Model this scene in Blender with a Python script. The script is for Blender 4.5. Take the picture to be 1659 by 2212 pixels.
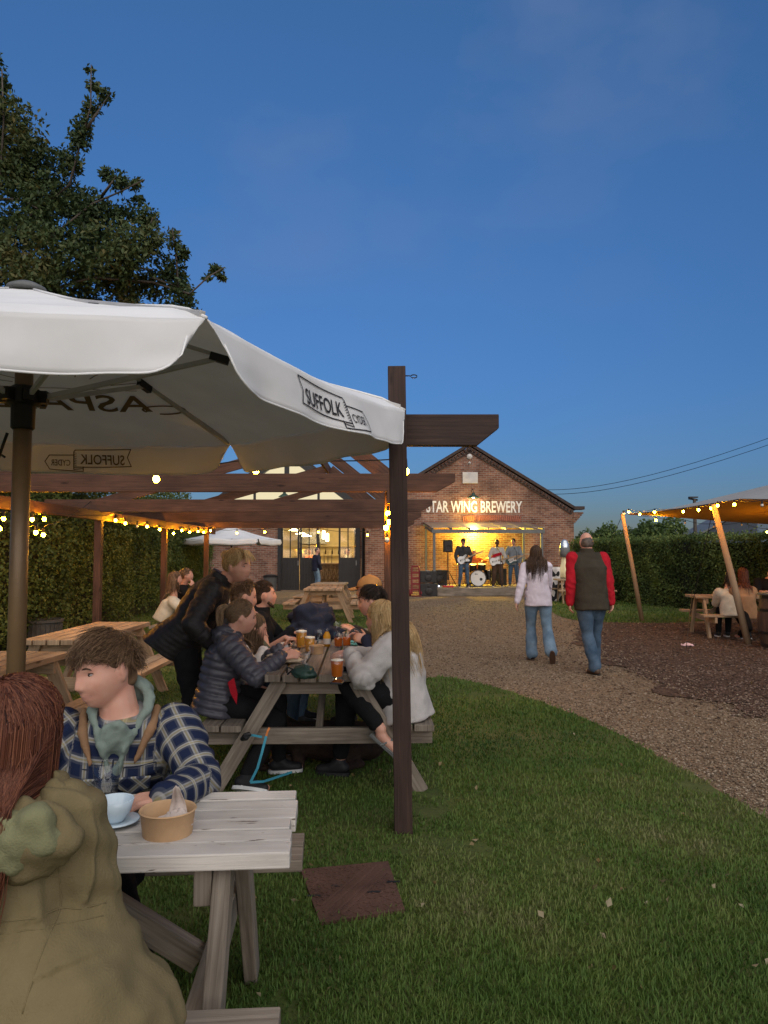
import bpy, bmesh, math, random
import numpy as np
from mathutils import Vector, Matrix, noise, Quaternion
R = math.radians
V = Vector
for _o in list(bpy.data.objects): bpy.data.objects.remove(_o)
scene = bpy.context.scene
COL = scene.collection
rng = np.random.default_rng(7); random.seed(7)

# ---------------------------------------------------------------- camera
F = 1600.0; H0 = 1.5; PITCH = math.atan(92/1600.0)
cam = bpy.data.cameras.new('camera'); cam_ob = bpy.data.objects.new('camera', cam); COL.objects.link(cam_ob)
cam.sensor_fit = 'VERTICAL'; cam.sensor_height = 36; cam.sensor_width = 27; cam.lens = F/2212*36
cam.clip_start = .05; cam.clip_end = 4000
cam_ob.location = (0, 0, H0); cam_ob.rotation_euler = (R(90)+PITCH, 0, 0)
scene.camera = cam_ob
# ---------------------------------------------------------------- sky, sun, exposure
SUN_EL, SUN_AZ = R(5), R(168)      # the sun has just gone behind the photographer
world = bpy.data.worlds.new('World'); scene.world = world; world.use_nodes = True
wn = world.node_tree; wn.nodes.clear()
def wnode(t, **k):
    n = wn.nodes.new(t)
    for a, b in k.items(): setattr(n, a, b)
    return n
sky = wnode('ShaderNodeTexSky', sky_type='NISHITA', sun_disc=False, sun_elevation=SUN_EL, sun_rotation=SUN_AZ,
            altitude=0, air_density=1.0, dust_density=.5, ozone_density=4.5)
wtc = wnode('ShaderNodeTexCoord')
wmap = wnode('ShaderNodeMapping'); wmap.inputs['Scale'].default_value = (1.3, 1.3, 2.2)
wno = wnode('ShaderNodeTexNoise'); wno.inputs['Scale'].default_value = 1.7; wno.inputs['Detail'].default_value = 6; wno.inputs['Roughness'].default_value = .5
wr = wnode('ShaderNodeMapRange'); wr.inputs['From Min'].default_value = .46; wr.inputs['From Max'].default_value = .74; wr.inputs['To Max'].default_value = .75
wtint = wnode('ShaderNodeMix', data_type='RGBA', blend_type='MULTIPLY'); wtint.inputs[0].default_value = 1.0
wsep = wnode('ShaderNodeSeparateXYZ'); wzr = wnode('ShaderNodeMapRange'); wzr.inputs['From Min'].default_value = 0; wzr.inputs['From Max'].default_value = .62
wzc = wnode('ShaderNodeMix', data_type='RGBA'); wzc.inputs[6].default_value = (.68, .60, .80, 1); wzc.inputs[7].default_value = (1.50, 1.23, 1.22, 1)
wcl = wnode('ShaderNodeMix', data_type='RGBA'); wcl.inputs[7].default_value = (1.05, 1.38, 2.3, 1)
wbg = wnode('ShaderNodeBackground'); wbg.inputs['Strength'].default_value = .15
wout = wnode('ShaderNodeOutputWorld')
L = wn.links.new
L(wtc.outputs['Generated'], wmap.inputs['Vector']); L(wmap.outputs[0], wno.inputs['Vector']); L(wno.outputs['Fac'], wr.inputs['Value'])
L(wtc.outputs['Generated'], wsep.inputs[0]); L(wsep.outputs['Z'], wzr.inputs['Value']); L(wzr.outputs[0], wzc.inputs[0]); L(wzc.outputs[2], wtint.inputs[7])
L(sky.outputs[0], wtint.inputs[6]); L(wtint.outputs[2], wcl.inputs[6]); wmk = wnode('ShaderNodeMapRange'); wmk.inputs['From Min'].default_value = .30; wmk.inputs['From Max'].default_value = .62; wmk.inputs['To Min'].default_value = .12
wmm = wnode('ShaderNodeMath', operation='MULTIPLY'); L(wsep.outputs['Z'], wmk.inputs['Value']); L(wmk.outputs[0], wmm.inputs[0]); L(wr.outputs[0], wmm.inputs[1]); L(wmm.outputs[0], wcl.inputs[0])
L(wcl.outputs[2], wbg.inputs['Color']); L(wbg.outputs[0], wout.inputs['Surface'])
sun = bpy.data.lights.new('sun', 'SUN'); sun.energy = 2.7; sun.angle = R(100); sun.color = (1, .92, .80)
sun_ob = bpy.data.objects.new('sun', sun); COL.objects.link(sun_ob)
sun_ob.rotation_euler = (R(52), 0, R(12))      # the broad afterglow of that sky
scene.view_settings.view_transform = 'Standard'; scene.view_settings.look = 'None'
scene.view_settings.exposure = 0.3; scene.view_settings.gamma = 1; scene.view_settings.use_curve_mapping = False
scene.render.engine = 'CYCLES'
try:
    scene.cycles.use_denoising = True; scene.cycles.max_bounces = 6; scene.cycles.transparent_max_bounces = 12
    scene.cycles.sample_clamp_indirect = 4
except Exception: pass

# ---------------------------------------------------------------- picture <-> place
_cp, _sp = math.cos(PITCH), math.sin(PITCH)
def ray(px, py):
    a = (px-829.5)/F; b = (1106-py)/F
    return V((a, _cp - b*_sp, _sp + b*_cp))
def P(px, py, Y):
    d = ray(px, py); t = Y/d.y
    return V((d.x*t, Y, H0 + d.z*t))
def G(px, py, z=0.0):
    d = ray(px, py); t = (z-H0)/d.z
    return V((d.x*t, d.y*t, z))

# ---------------------------------------------------------------- naming
def tag(o, label=None, cat=None, group=None, kind=None):
    if label: o['label'] = label
    if cat: o['category'] = cat
    if group: o['group'] = group
    if kind: o['kind'] = kind
    return o
def empty(name, loc=(0, 0, 0), rz=0, label=None, cat=None, group=None):
    o = bpy.data.objects.new(name, None); COL.objects.link(o); o.empty_display_size = .1
    o.location = loc; o.rotation_euler = (0, 0, rz)
    return tag(o, label, cat, group)
def link(name, me, mats, parent=None):
    o = bpy.data.objects.new(name, me); COL.objects.link(o)
    for m in (mats if isinstance(mats, (list, tuple)) else [mats]): me.materials.append(m)
    if parent: o.parent = parent
    return o
def copy_tree(o, parent=None):
    c = o.copy(); COL.objects.link(c)
    if parent: c.parent = parent
    for ch in list(o.children): copy_tree(ch, c)
    return c

# ---------------------------------------------------------------- materials
def _new(name):
    m = bpy.data.materials.new(name); m.use_nodes = True
    nt = m.node_tree; nt.nodes.clear()
    b = nt.nodes.new('ShaderNodeBsdfPrincipled'); o = nt.nodes.new('ShaderNodeOutputMaterial')
    nt.links.new(b.outputs[0], o.inputs['Surface'])
    return m, nt, b, o
def _n(nt, t, ins=None, **k):
    n = nt.nodes.new(t)
    for a, v in k.items(): setattr(n, a, v)
    for a, v in (ins or {}).items(): n.inputs[a].default_value = v
    return n
def c4(c): return (c[0], c[1], c[2], 1)
def mat(name, col, rough=.75, var=.18, sc=7, bump=.15, bsc=80, metal=0, spec=.3, col2=None, stretch=(1, 1, 1), coord='Object', trans=0):
    """plain procedural surface: noise-mottled colour and a fine bump"""
    m, nt, b, o = _new(name)
    tc = _n(nt, 'ShaderNodeTexCoord'); mp = _n(nt, 'ShaderNodeMapping', {'Scale': stretch})
    nt.links.new(tc.outputs[coord], mp.inputs[0])
    n1 = _n(nt, 'ShaderNodeTexNoise', {'Scale': sc, 'Detail': 5, 'Roughness': .6})
    nt.links.new(mp.outputs[0], n1.inputs['Vector'])
    a = col2 and col or [max(0, x*(1-var)) for x in col]; bb = col2 or [x*(1+var) for x in col]
    rp = _n(nt, 'ShaderNodeValToRGB'); rp.color_ramp.elements[0].position = .32; rp.color_ramp.elements[1].position = .68
    rp.color_ramp.elements[0].color = c4(a); rp.color_ramp.elements[1].color = c4(bb)
    nt.links.new(n1.outputs['Fac'], rp.inputs[0]); nt.links.new(rp.outputs[0], b.inputs['Base Color'])
    b.inputs['Roughness'].default_value = rough; b.inputs['Metallic'].default_value = metal; b.inputs['Specular IOR Level'].default_value = spec
    if bump:
        n2 = _n(nt, 'ShaderNodeTexNoise', {'Scale': bsc, 'Detail': 3}); nt.links.new(mp.outputs[0], n2.inputs['Vector'])
        bp = _n(nt, 'ShaderNodeBump', {'Strength': bump, 'Distance': .01}); nt.links.new(n2.outputs['Fac'], bp.inputs['Height'])
        nt.links.new(bp.outputs[0], b.inputs['Normal'])
    if trans:
        t = _n(nt, 'ShaderNodeBsdfTranslucent'); nt.links.new(rp.outputs[0], t.inputs[0])
        mx = _n(nt, 'ShaderNodeMixShader', {0: trans}); nt.links.new(b.outputs[0], mx.inputs[1]); nt.links.new(t.outputs[0], mx.inputs[2])
        nt.links.new(mx.outputs[0], o.inputs['Surface'])
    return m
def wood(name, c1, c2, rough=.8, knots=(.05, .035, .025), worn=None, wornat=.62, gloss=.25):
    """sawn timber: grain runs along the U of the beam's UV map"""
    m, nt, b, o = _new(name); LN = nt.links.new
    uv = _n(nt, 'ShaderNodeTexCoord')
    mp = _n(nt, 'ShaderNodeMapping', {'Scale': (1.6, 38, 1)}); LN(uv.outputs['UV'], mp.inputs[0])
    n1 = _n(nt, 'ShaderNodeTexNoise', {'Scale': 1.6, 'Detail': 6, 'Roughness': .62, 'Distortion': .6}); LN(mp.outputs[0], n1.inputs['Vector'])
    rp = _n(nt, 'ShaderNodeValToRGB'); rp.color_ramp.elements[0].position = .3; rp.color_ramp.elements[1].position = .7
    rp.color_ramp.elements[0].color = c4(c1); rp.color_ramp.elements[1].color = c4(c2); LN(n1.outputs['Fac'], rp.inputs[0])
    mp2 = _n(nt, 'ShaderNodeMapping', {'Scale': (2.2, 4.5, 1)}); LN(uv.outputs['UV'], mp2.inputs[0])
    n2 = _n(nt, 'ShaderNodeTexNoise', {'Scale': 1.0, 'Detail': 4}); LN(mp2.outputs[0], n2.inputs['Vector'])
    mr = _n(nt, 'ShaderNodeMapRange', {'From Min': .3, 'From Max': .7, 'To Min': .62, 'To Max': 1.28}); LN(n2.outputs['Fac'], mr.inputs['Value'])
    mu = _n(nt, 'ShaderNodeMix', data_type='RGBA', blend_type='MULTIPLY'); mu.inputs[0].default_value = 1
    LN(rp.outputs[0], mu.inputs[6]); LN(mr.outputs[0], mu.inputs[7])
    mp3 = _n(nt, 'ShaderNodeMapping', {'Scale': (2.4, 9, 1)}); LN(uv.outputs['UV'], mp3.inputs[0])
    vo = _n(nt, 'ShaderNodeTexVoronoi', {'Scale': 1.0, 'Randomness': 1.0}); LN(mp3.outputs[0], vo.inputs['Vector'])
    kr = _n(nt, 'ShaderNodeMapRange', {'From Min': .06, 'From Max': .13, 'To Min': .85, 'To Max': 0}); LN(vo.outputs['Distance'], kr.inputs['Value'])
    kx = _n(nt, 'ShaderNodeMix', data_type='RGBA'); kx.inputs[7].default_value = c4(knots)
    LN(kr.outputs[0], kx.inputs[0]); LN(mu.outputs[2], kx.inputs[6])
    last = kx.outputs[2]
    if worn:      # bare patches where the paint has come off
        mp4 = _n(nt, 'ShaderNodeMapping', {'Scale': (6, 34, 1)}); LN(uv.outputs['UV'], mp4.inputs[0])
        n4 = _n(nt, 'ShaderNodeTexNoise', {'Scale': 1.5, 'Detail': 5, 'Roughness': .55}); LN(mp4.outputs[0], n4.inputs['Vector'])
        r4 = _n(nt, 'ShaderNodeMapRange', {'From Min': wornat, 'From Max': wornat+.03, 'To Min': 0, 'To Max': .9}); LN(n4.outputs['Fac'], r4.inputs['Value'])
        wx = _n(nt, 'ShaderNodeMix', data_type='RGBA'); wx.inputs[7].default_value = c4(worn); LN(r4.outputs[0], wx.inputs[0]); LN(last, wx.inputs[6]); last = wx.outputs[2]
    LN(last, b.inputs['Base Color']); b.inputs['Roughness'].default_value = rough; b.inputs['Specular IOR Level'].default_value = gloss
    bp = _n(nt, 'ShaderNodeBump', {'Strength': .35, 'Distance': .006}); LN(n1.outputs['Fac'], bp.inputs['Height']); LN(bp.outputs[0], b.inputs['Normal'])
    return m
def emit(name, col, s):
    m, nt, b, o = _new(name); nt.nodes.remove(b)
    e = _n(nt, 'ShaderNodeEmission', {'Color': c4(col), 'Strength': s}); nt.links.new(e.outputs[0], o.inputs['Surface'])
    return m
def glass(name, col=(1, 1, 1), rough=0.0, ior=1.3, thin=True, alpha=.15):
    """clear vessel: mostly see-through with a glossy sheen"""
    m, nt, b, o = _new(name); nt.nodes.remove(b)
    t = _n(nt, 'ShaderNodeBsdfTransparent', {'Color': c4(col)}); g = _n(nt, 'ShaderNodeBsdfGlossy', {'Roughness': .05 + rough, 'Color': (1, 1, 1, 1)})
    f = _n(nt, 'ShaderNodeLayerWeight', {'Blend': .5}); pw = _n(nt, 'ShaderNodeMath', {1: 3.5}, operation='POWER'); nt.links.new(f.outputs['Facing'], pw.inputs[0])
    a = _n(nt, 'ShaderNodeMath', {1: .45, 2: alpha}, operation='MULTIPLY_ADD'); nt.links.new(pw.outputs[0], a.inputs[0])
    mx = _n(nt, 'ShaderNodeMixShader'); nt.links.new(a.outputs[0], mx.inputs[0]); nt.links.new(t.outputs[0], mx.inputs[1]); nt.links.new(g.outputs[0], mx.inputs[2])
    nt.links.new(mx.outputs[0], o.inputs['Surface'])
    return m
def leafmat(name, cols, rough=.55, trans=.25):
    m, nt, b, o = _new(name); LN = nt.links.new
    at = _n(nt, 'ShaderNodeAttribute', attribute_name='rnd')
    rp = _n(nt, 'ShaderNodeValToRGB'); el = rp.color_ramp.elements
    while len(el) < len(cols): el.new(.5)
    for i, c in enumerate(cols): el[i].position = i/(len(cols)-1); el[i].color = c4(c)
    LN(at.outputs['Fac'], rp.inputs[0]); LN(rp.outputs[0], b.inputs['Base Color'])
    b.inputs['Roughness'].default_value = rough; b.inputs['Specular IOR Level'].default_value = .25
    t = _n(nt, 'ShaderNodeBsdfTranslucent'); LN(rp.outputs[0], t.inputs[0])
    mx = _n(nt, 'ShaderNodeMixShader', {0: trans}); LN(b.outputs[0], mx.inputs[1]); LN(t.outputs[0], mx.inputs[2]); LN(mx.outputs[0], o.inputs['Surface'])
    return m
def brick(name, c1, c2, mortar, axes='XZ', dark=(.05, .035, .03)):
    m, nt, b, o = _new(name); LN = nt.links.new
    tc = _n(nt, 'ShaderNodeTexCoord'); sp = _n(nt, 'ShaderNodeSeparateXYZ'); cb = _n(nt, 'ShaderNodeCombineXYZ')
    LN(tc.outputs['Object'], sp.inputs[0]); LN(sp.outputs['X' if axes[0] == 'X' else 'Y'], cb.inputs[0]); LN(sp.outputs['Z'], cb.inputs[1])
    bt = _n(nt, 'ShaderNodeTexBrick', {'Scale': 1.0, 'Mortar Size': .009, 'Brick Width': .225, 'Row Height': .078, 'Color1': c4(c1), 'Color2': c4(c2), 'Mortar': c4(mortar), 'Bias': -.1, 'Mortar Smooth': .2})
    LN(cb.outputs[0], bt.inputs['Vector'])
    n1 = _n(nt, 'ShaderNodeTexNoise', {'Scale': .9, 'Detail': 7, 'Roughness': .65}); LN(cb.outputs[0], n1.inputs['Vector'])
    r1 = _n(nt, 'ShaderNodeMapRange', {'From Min': .3, 'From Max': .72, 'To Min': .45, 'To Max': 1.4}); LN(n1.outputs['Fac'], r1.inputs['Value'])
    mu = _n(nt, 'ShaderNodeMix', data_type='RGBA', blend_type='MULTIPLY'); mu.inputs[0].default_value = 1; LN(bt.outputs['Color'], mu.inputs[6]); LN(r1.outputs[0], mu.inputs[7])
    mp = _n(nt, 'ShaderNodeMapping', {'Scale': (4.4, 12.8, 1)}); LN(cb.outputs[0], mp.inputs[0])
    wn_ = _n(nt, 'ShaderNodeTexNoise', {'Scale': 1, 'Detail': 2}); LN(mp.outputs[0], wn_.inputs['Vector'])
    r2 = _n(nt, 'ShaderNodeMapRange', {'From Min': .62, 'From Max': .72, 'To Min': 0, 'To Max': .65}); LN(wn_.outputs['Fac'], r2.inputs['Value'])
    dx = _n(nt, 'ShaderNodeMix', data_type='RGBA'); dx.inputs[7].default_value = c4(dark); LN(r2.outputs[0], dx.inputs[0]); LN(mu.outputs[2], dx.inputs[6])
    LN(dx.outputs[2], b.inputs['Base Color']); b.inputs['Roughness'].default_value = .9; b.inputs['Specular IOR Level'].default_value = .15
    bp = _n(nt, 'ShaderNodeBump', {'Strength': .7, 'Distance': .02}); bp.invert = True; LN(bt.outputs['Fac'], bp.inputs['Height']); LN(bp.outputs[0], b.inputs['Normal'])
    return m

# ---------------------------------------------------------------- mesh building
class MB:
    def __init__(s): s.v = []; s.f = []; s.uv = []; s.mi = []
    def add(s, vs, fs, uvs=None, mi=0):
        n = len(s.v); s.v += [tuple(x) for x in vs]
        for i, f in enumerate(fs):
            s.f.append([n+j for j in f]); s.uv.append(uvs[i] if uvs else [(0, 0)]*len(f)); s.mi.append(mi)
    def beam(s, a, b, w, h, up=(0, 0, 1), mi=0, taper=1.0, cut=(0, 0)):
        """rectangular timber from a to b (centre line); w across, h along `up`; cut = angled ends (m the lower edge is drawn back)"""
        a, b = V(a), V(b); d = b-a; ln = d.length; d.normalize(); u = V(up)
        x = d.cross(u)
        if x.length < 1e-5: u = V((0, 1, 0)); x = d.cross(u)
        x.normalize(); u = x.cross(d).normalized()
        vs = []
        for e, (p, k, c) in enumerate(((a, 1, cut[0]), (b, taper, cut[1]))):
            sg = 1 if e == 0 else -1
            for sx, su in ((-1, -1), (1, -1), (1, 1), (-1, 1)):
                vs.append(p + x*(sx*w*k/2) + u*(su*h*k/2) + d*(sg*(c if su < 0 else 0)))
        fs = [(0, 1, 5, 4), (1, 2, 6, 5), (2, 3, 7, 6), (3, 0, 4, 7), (3, 2, 1, 0), (4, 5, 6, 7)]
        o = random.random()*20; q = random.random()*9; uvs = []
        for k in range(4):
            wd = w if k % 2 == 0 else h; t = q + k*.37
            uvs.append([(o, t), (o, t+wd), (o+ln, t+wd), (o+ln, t)])
        for k in range(2): uvs.append([(o, q), (o+.02, q+w), (o+.02+h*.1, q+w), (o+h*.1, q)])
        s.add(vs, fs, uvs, mi)
    def box(s, c, d, rz=0, mi=0):
        c = V(c); m = Matrix.Rotation(rz, 3, 'Z'); ax = 0 if d[0] >= d[1] else 1
        if d[2] > max(d[0], d[1]): s.beam(c-V((0, 0, d[2]/2)), c+V((0, 0, d[2]/2)), d[0], d[1], up=m@V((0, 1, 0)), mi=mi)
        elif ax == 0: e = m@V((d[0]/2, 0, 0)); s.beam(c-e, c+e, d[1], d[2], mi=mi)
        else: e = m@V((0, d[1]/2, 0)); s.beam(c-e, c+e, d[0], d[2], mi=mi)
    def tube(s, pts, r, n=8, mi=0, caps=True):
        pts = [V(p) for p in pts]; rs = r if isinstance(r, (list, tuple)) else [r]*len(pts)
        vs, fs = [], []; ref = V((.31, .2, .93))
        for i, p in enumerate(pts):
            d = (pts[min(i+1, len(pts)-1)]-pts[max(i-1, 0)]).normalized()
            if abs(d.dot(ref)) > .95: ref = V((.9, .3, -.1))
            x = d.cross(ref).normalized(); y = d.cross(x); ref = x.cross(d) if False else ref
            for k in range(n):
                t = 2*math.pi*k/n; vs.append(p + (x*math.cos(t)+y*math.sin(t))*rs[i])
        for i in range(len(pts)-1):
            for k in range(n):
                k2 = (k+1) % n; fs.append((i*n+k, i*n+k2, (i+1)*n+k2, (i+1)*n+k))
        if caps: fs.append(tuple(range(n-1, -1, -1))); fs.append(tuple(range((len(pts)-1)*n, len(pts)*n)))
        s.add(vs, fs, None, mi)
    def lathe(s, prof, c=(0, 0, 0), n=24, axis=(0, 0, 1), mi=0, sx=1.0):
        """prof = [(radius, height)...] turned about axis through c; closed when it starts/ends at r=0"""
        c = V(c); q = V((0, 0, 1)).rotation_difference(V(axis)); vs, fs = [], []
        for r, z in prof:
            for k in range(n):
                t = 2*math.pi*k/n; vs.append(c + q@V((max(r, 1e-5)*math.cos(t)*sx, max(r, 1e-5)*math.sin(t), z)))
        for i in range(len(prof)-1):
            for k in range(n):
                k2 = (k+1) % n; fs.append((i*n+k, i*n+k2, (i+1)*n+k2, (i+1)*n+k))
        s.add(vs, fs, None, mi)
    def prism(s, outline, d, mi=0):
        """planar outline (3D points) pushed along vector d"""
        o = [V(p) for p in outline]; d = V(d); n = len(o)
        vs = o + [p+d for p in o]; fs = [tuple(range(n-1, -1, -1)), tuple(range(n, 2*n))]
        fs += [(i, (i+1) % n, n+(i+1) % n, n+i) for i in range(n)]
        s.add(vs, fs, [[(vs[i].x+vs[i].y, vs[i].z) for i in f] for f in fs], mi)
    def poly(s, pts, mi=0): s.add(pts, [tuple(range(len(pts)))], None, mi)
    def grid(s, fn, nu, nv, mi=0, uvs=(1, 1), wrap=False):
        vs = [fn(i/nu, j/nv) for j in range(nv+1) for i in range(nu+1)]; fs, uv = [], []
        for j in range(nv):
            for i in range(nu):
                a = j*(nu+1)+i; fs.append((a, a+1, a+nu+2, a+nu+1))
                uv.append([(x/nu*uvs[0], y/nv*uvs[1]) for x, y in ((i, j), (i+1, j), (i+1, j+1), (i, j+1))])
        s.add(vs, fs, uv, mi)
    def sphere(s, c, r, n=12, m=8, mi=0, sc=(1, 1, 1)):
        c = V(c); pr = [(r*math.sin(math.pi*i/m), -r*math.cos(math.pi*i/m)) for i in range(m+1)]
        vs, fs = [], []
        for q, z in pr:
            for k in range(n):
                t = 2*math.pi*k/n; vs.append(c+V((max(q, 1e-5)*math.cos(t)*sc[0], max(q, 1e-5)*math.sin(t)*sc[1], z*sc[2])))
        for i in range(m):
            for k in range(n):
                k2 = (k+1) % n; fs.append((i*n+k, i*n+k2, (i+1)*n+k2, (i+1)*n+k))
        s.add(vs, fs, None, mi)
    def mesh(s, name):
        me = bpy.data.meshes.new(name); me.from_pydata(s.v, [], s.f)
        ul = me.uv_layers.new(name='UVMap'); flat = [c for f in s.uv for p in f for c in p]
        ul.data.foreach_set('uv', flat); me.polygons.foreach_set('material_index', s.mi)
        me.update(); return me
    def build(s, name, mats, parent=None, smooth=False, bevel=0, weld=False, solid=0, angle=None):
        me = s.mesh(name)
        if weld:
            bm = bmesh.new(); bm.from_mesh(me); bmesh.ops.remove_doubles(bm, verts=bm.verts, dist=1e-4); bmesh.ops.recalc_face_normals(bm, faces=bm.faces); bm.to_mesh(me); bm.free()
        if smooth or angle: me.polygons.foreach_set('use_smooth', [True]*len(me.polygons))
        if angle:
            try: me.set_sharp_from_angle(angle=R(angle))
            except Exception: pass
        o = link(name, me, mats, parent)
        if solid: md = o.modifiers.new('solid', 'SOLIDIFY'); md.thickness = solid; md.offset = 0
        if bevel: md = o.modifiers.new('bevel', 'BEVEL'); md.width = bevel; md.segments = 2; md.limit_method = 'ANGLE'; md.angle_limit = R(40)
        return o
def np_mesh(name, verts, faces, rnd=None, smooth=False):
    """mesh from arrays; rnd = one value per vertex, read by the leaf materials"""
    verts = np.asarray(verts, dtype=np.float32); faces = np.asarray(faces, dtype=np.int32)
    me = bpy.data.meshes.new(name); k = faces.shape[1]
    me.vertices.add(len(verts)); me.vertices.foreach_set('co', verts.ravel())
    me.loops.add(faces.size); me.loops.foreach_set('vertex_index', faces.ravel())
    me.polygons.add(len(faces)); me.polygons.foreach_set('loop_start', np.arange(0, faces.size, k, dtype=np.int32))
    try: me.polygons.foreach_set('loop_total', np.full(len(faces), k, dtype=np.int32))
    except Exception: pass
    if smooth: me.polygons.foreach_set('use_smooth', np.ones(len(faces), dtype=bool))
    if rnd is not None:
        a = me.attributes.new('rnd', 'FLOAT', 'POINT'); a.data.foreach_set('value', np.asarray(rnd, dtype=np.float32))
    me.update(calc_edges=True); return me
def leaf_mesh(name, pts, size, rnd, aspect=.5, droop=.3, out=None):
    """one folded four-point leaf at every point"""
    n = len(pts); pts = np.asarray(pts); size = np.broadcast_to(size, (n,))*rng.uniform(.65, 1.25, n)
    d = rng.normal(size=(n, 3)); d[:, 2] -= droop
    if out is not None: d += out
    d /= np.linalg.norm(d, axis=1)[:, None]
    t = rng.normal(size=(n, 3)); s = np.cross(d, t); s /= np.linalg.norm(s, axis=1)[:, None]; nn = np.cross(s, d)
    L_ = size[:, None]; W_ = L_*aspect*.5
    a = pts; m1 = pts + d*L_*.45 + s*W_ + nn*L_*.1; tip = pts + d*L_ - nn*L_*.12; m2 = pts + d*L_*.45 - s*W_ + nn*L_*.1
    vs = np.stack([a, m1, tip, m2], 1).reshape(-1, 3); b = np.arange(n)[:, None]*4
    fs = np.concatenate([b+np.array([0, 1, 2]), b+np.array([0, 2, 3])], 0)
    return np_mesh(name, vs, fs, np.repeat(rnd, 4))
_text_cache = {}
def text_shape(s, bold=0.0, shear=0.0):
    """outlines of a word as filled triangles: (verts (n,2) with height about 1 for capitals, faces)"""
    k = (s, bold, shear)
    if k in _text_cache: return _text_cache[k]
    cu = bpy.data.curves.new('word', 'FONT'); cu.body = s; cu.size = 1.0; cu.offset = bold; cu.shear = shear; cu.resolution_u = 3; cu.align_x = 'CENTER'
    o = bpy.data.objects.new('word', cu); COL.objects.link(o)
    dg = bpy.context.evaluated_depsgraph_get(); me = bpy.data.meshes.new_from_object(o.evaluated_get(dg))
    bm = bmesh.new(); bm.from_mesh(me); bmesh.ops.triangulate(bm, faces=bm.faces)
    vs = [(v.co.x, v.co.y) for v in bm.verts]; bm.verts.index_update(); fs = [[v.index for v in f.verts] for f in bm.faces]; bm.free()
    bpy.data.objects.remove(o); bpy.data.curves.remove(cu); bpy.data.meshes.remove(me)
    x = [v[0] for v in vs]; y0 = 0; c = (min(x)+max(x))/2
    vs = [((a-c), b/.73) for a, b in vs]
    _text_cache[k] = (vs, fs); return vs, fs
def add_text(mb, s, fn, width, height, mi=0, bold=.0, mirror=False, shear=0):
    """word mapped through fn(x, y) -> point, x in +-width/2, y in 0..height"""
    vs, fs = text_shape(s, bold, shear); xs = [v[0] for v in vs]; w = max(xs)-min(xs)
    k = width/w*(-1 if mirror else 1)
    mb.add([fn(a*k, b*height) for a, b in vs], [list(f) for f in fs], None, mi)
def line_strip(mb, pts, w, fn, mi=0, closed=False):
    """a drawn line of width w through 2D pts, mapped through fn"""
    n = len(pts); segs = range(n if closed else n-1)
    for i in segs:
        a, b = np.array(pts[i]), np.array(pts[(i+1) % n]); d = b-a; l = np.hypot(*d)
        if l < 1e-6: continue
        d = d/l; q = np.array((-d[1], d[0]))*w/2; a = a-d*w*.4; b = b+d*w*.4
        k = max(1, int(l/.06)); prev = None
        for j in range(k+1):
            c = a+(b-a)*j/k; cur = (fn(*(c-q)), fn(*(c+q)))
            if prev: mb.add([prev[0], cur[0], cur[1], prev[1]], [(0, 1, 2, 3)], None, mi)
            prev = cur
# ---------------------------------------------------------------- shared materials
M_post = wood('stained timber', (.048, .024, .016), (.105, .050, .031), knots=(.015, .006, .004), rough=.7)
M_grey = wood('weathered timber', (.12, .095, .072), (.275, .23, .18), knots=(.07, .05, .035))
M_warmgrey = wood('pale warm timber', (.24, .16, .095), (.42, .30, .19), knots=(.09, .055, .03))
M_white = wood('white painted timber', (.44, .405, .365), (.49, .455, .41), knots=(.43, .395, .355), worn=(.09, .065, .05), wornat=.635, rough=.55)
M_black = mat('black paint', (.012, .013, .014), rough=.45, var=.3, spec=.4)
M_iron = mat('dark iron', (.03, .028, .027), rough=.5, metal=.6, spec=.5)
M_steel = mat('grey steel', (.22, .23, .24), rough=.4, metal=.8)
M_greypaint = mat('grey paint', (.12, .125, .12), rough=.55)
M_brick = brick('red brick', (.165, .068, .046), (.29, .145, .095), (.27, .235, .19))
M_brick_s = brick('red brick side', (.165, .068, .046), (.29, .145, .095), (.27, .235, .19), axes='YZ')
M_arch = mat('rubbed brick', (.25, .085, .055), var=.35, sc=18)
M_tile = mat('clay roof tile', (.045, .03, .025), var=.4, sc=14, bump=.5, bsc=30)
M_stone = mat('pale stone', (.50, .47, .43), var=.12)
M_signpaint = mat('white sign paint', (.62, .60, .56), var=.22, sc=30, rough=.8)
M_cream = mat('cream plaster', (.62, .55, .38), var=.06, rough=.8)
M_floor = mat('inside floor', (.2, .13, .08), var=.2)
M_canvas = mat('parasol canvas', (.73, .725, .71), var=.07, sc=2.2, bump=.45, bsc=5, rough=.85, trans=.06)
M_valance = mat('valance canvas', (.74, .735, .72), var=.06, sc=2.2, bump=.35, bsc=6, rough=.85, trans=.30)
M_print = mat('dark print', (.02, .018, .02), var=.1, rough=.8)
M_printin = mat('show-through print', (.16, .11, .055), var=.15, rough=.85)
M_cable = mat('black cable', (.012, .012, .012), rough=.5, bump=0)
M_bulb = emit('lit bulb', (1.0, .385, .006), 620)
M_bulb_low = emit('softly lit bulb', (1.0, .45, .02), 150)
M_bulb_off = mat('unlit bulb', (.75, .7, .6), rough=.15, spec=.6, bump=0)
M_lampin = emit('lamp light', (1.0, .80, .36), 22)
M_shade = mat('green enamel', (.02, .05, .035), rough=.35, spec=.5)
M_glasspane = glass('window glass', alpha=.04)

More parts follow.
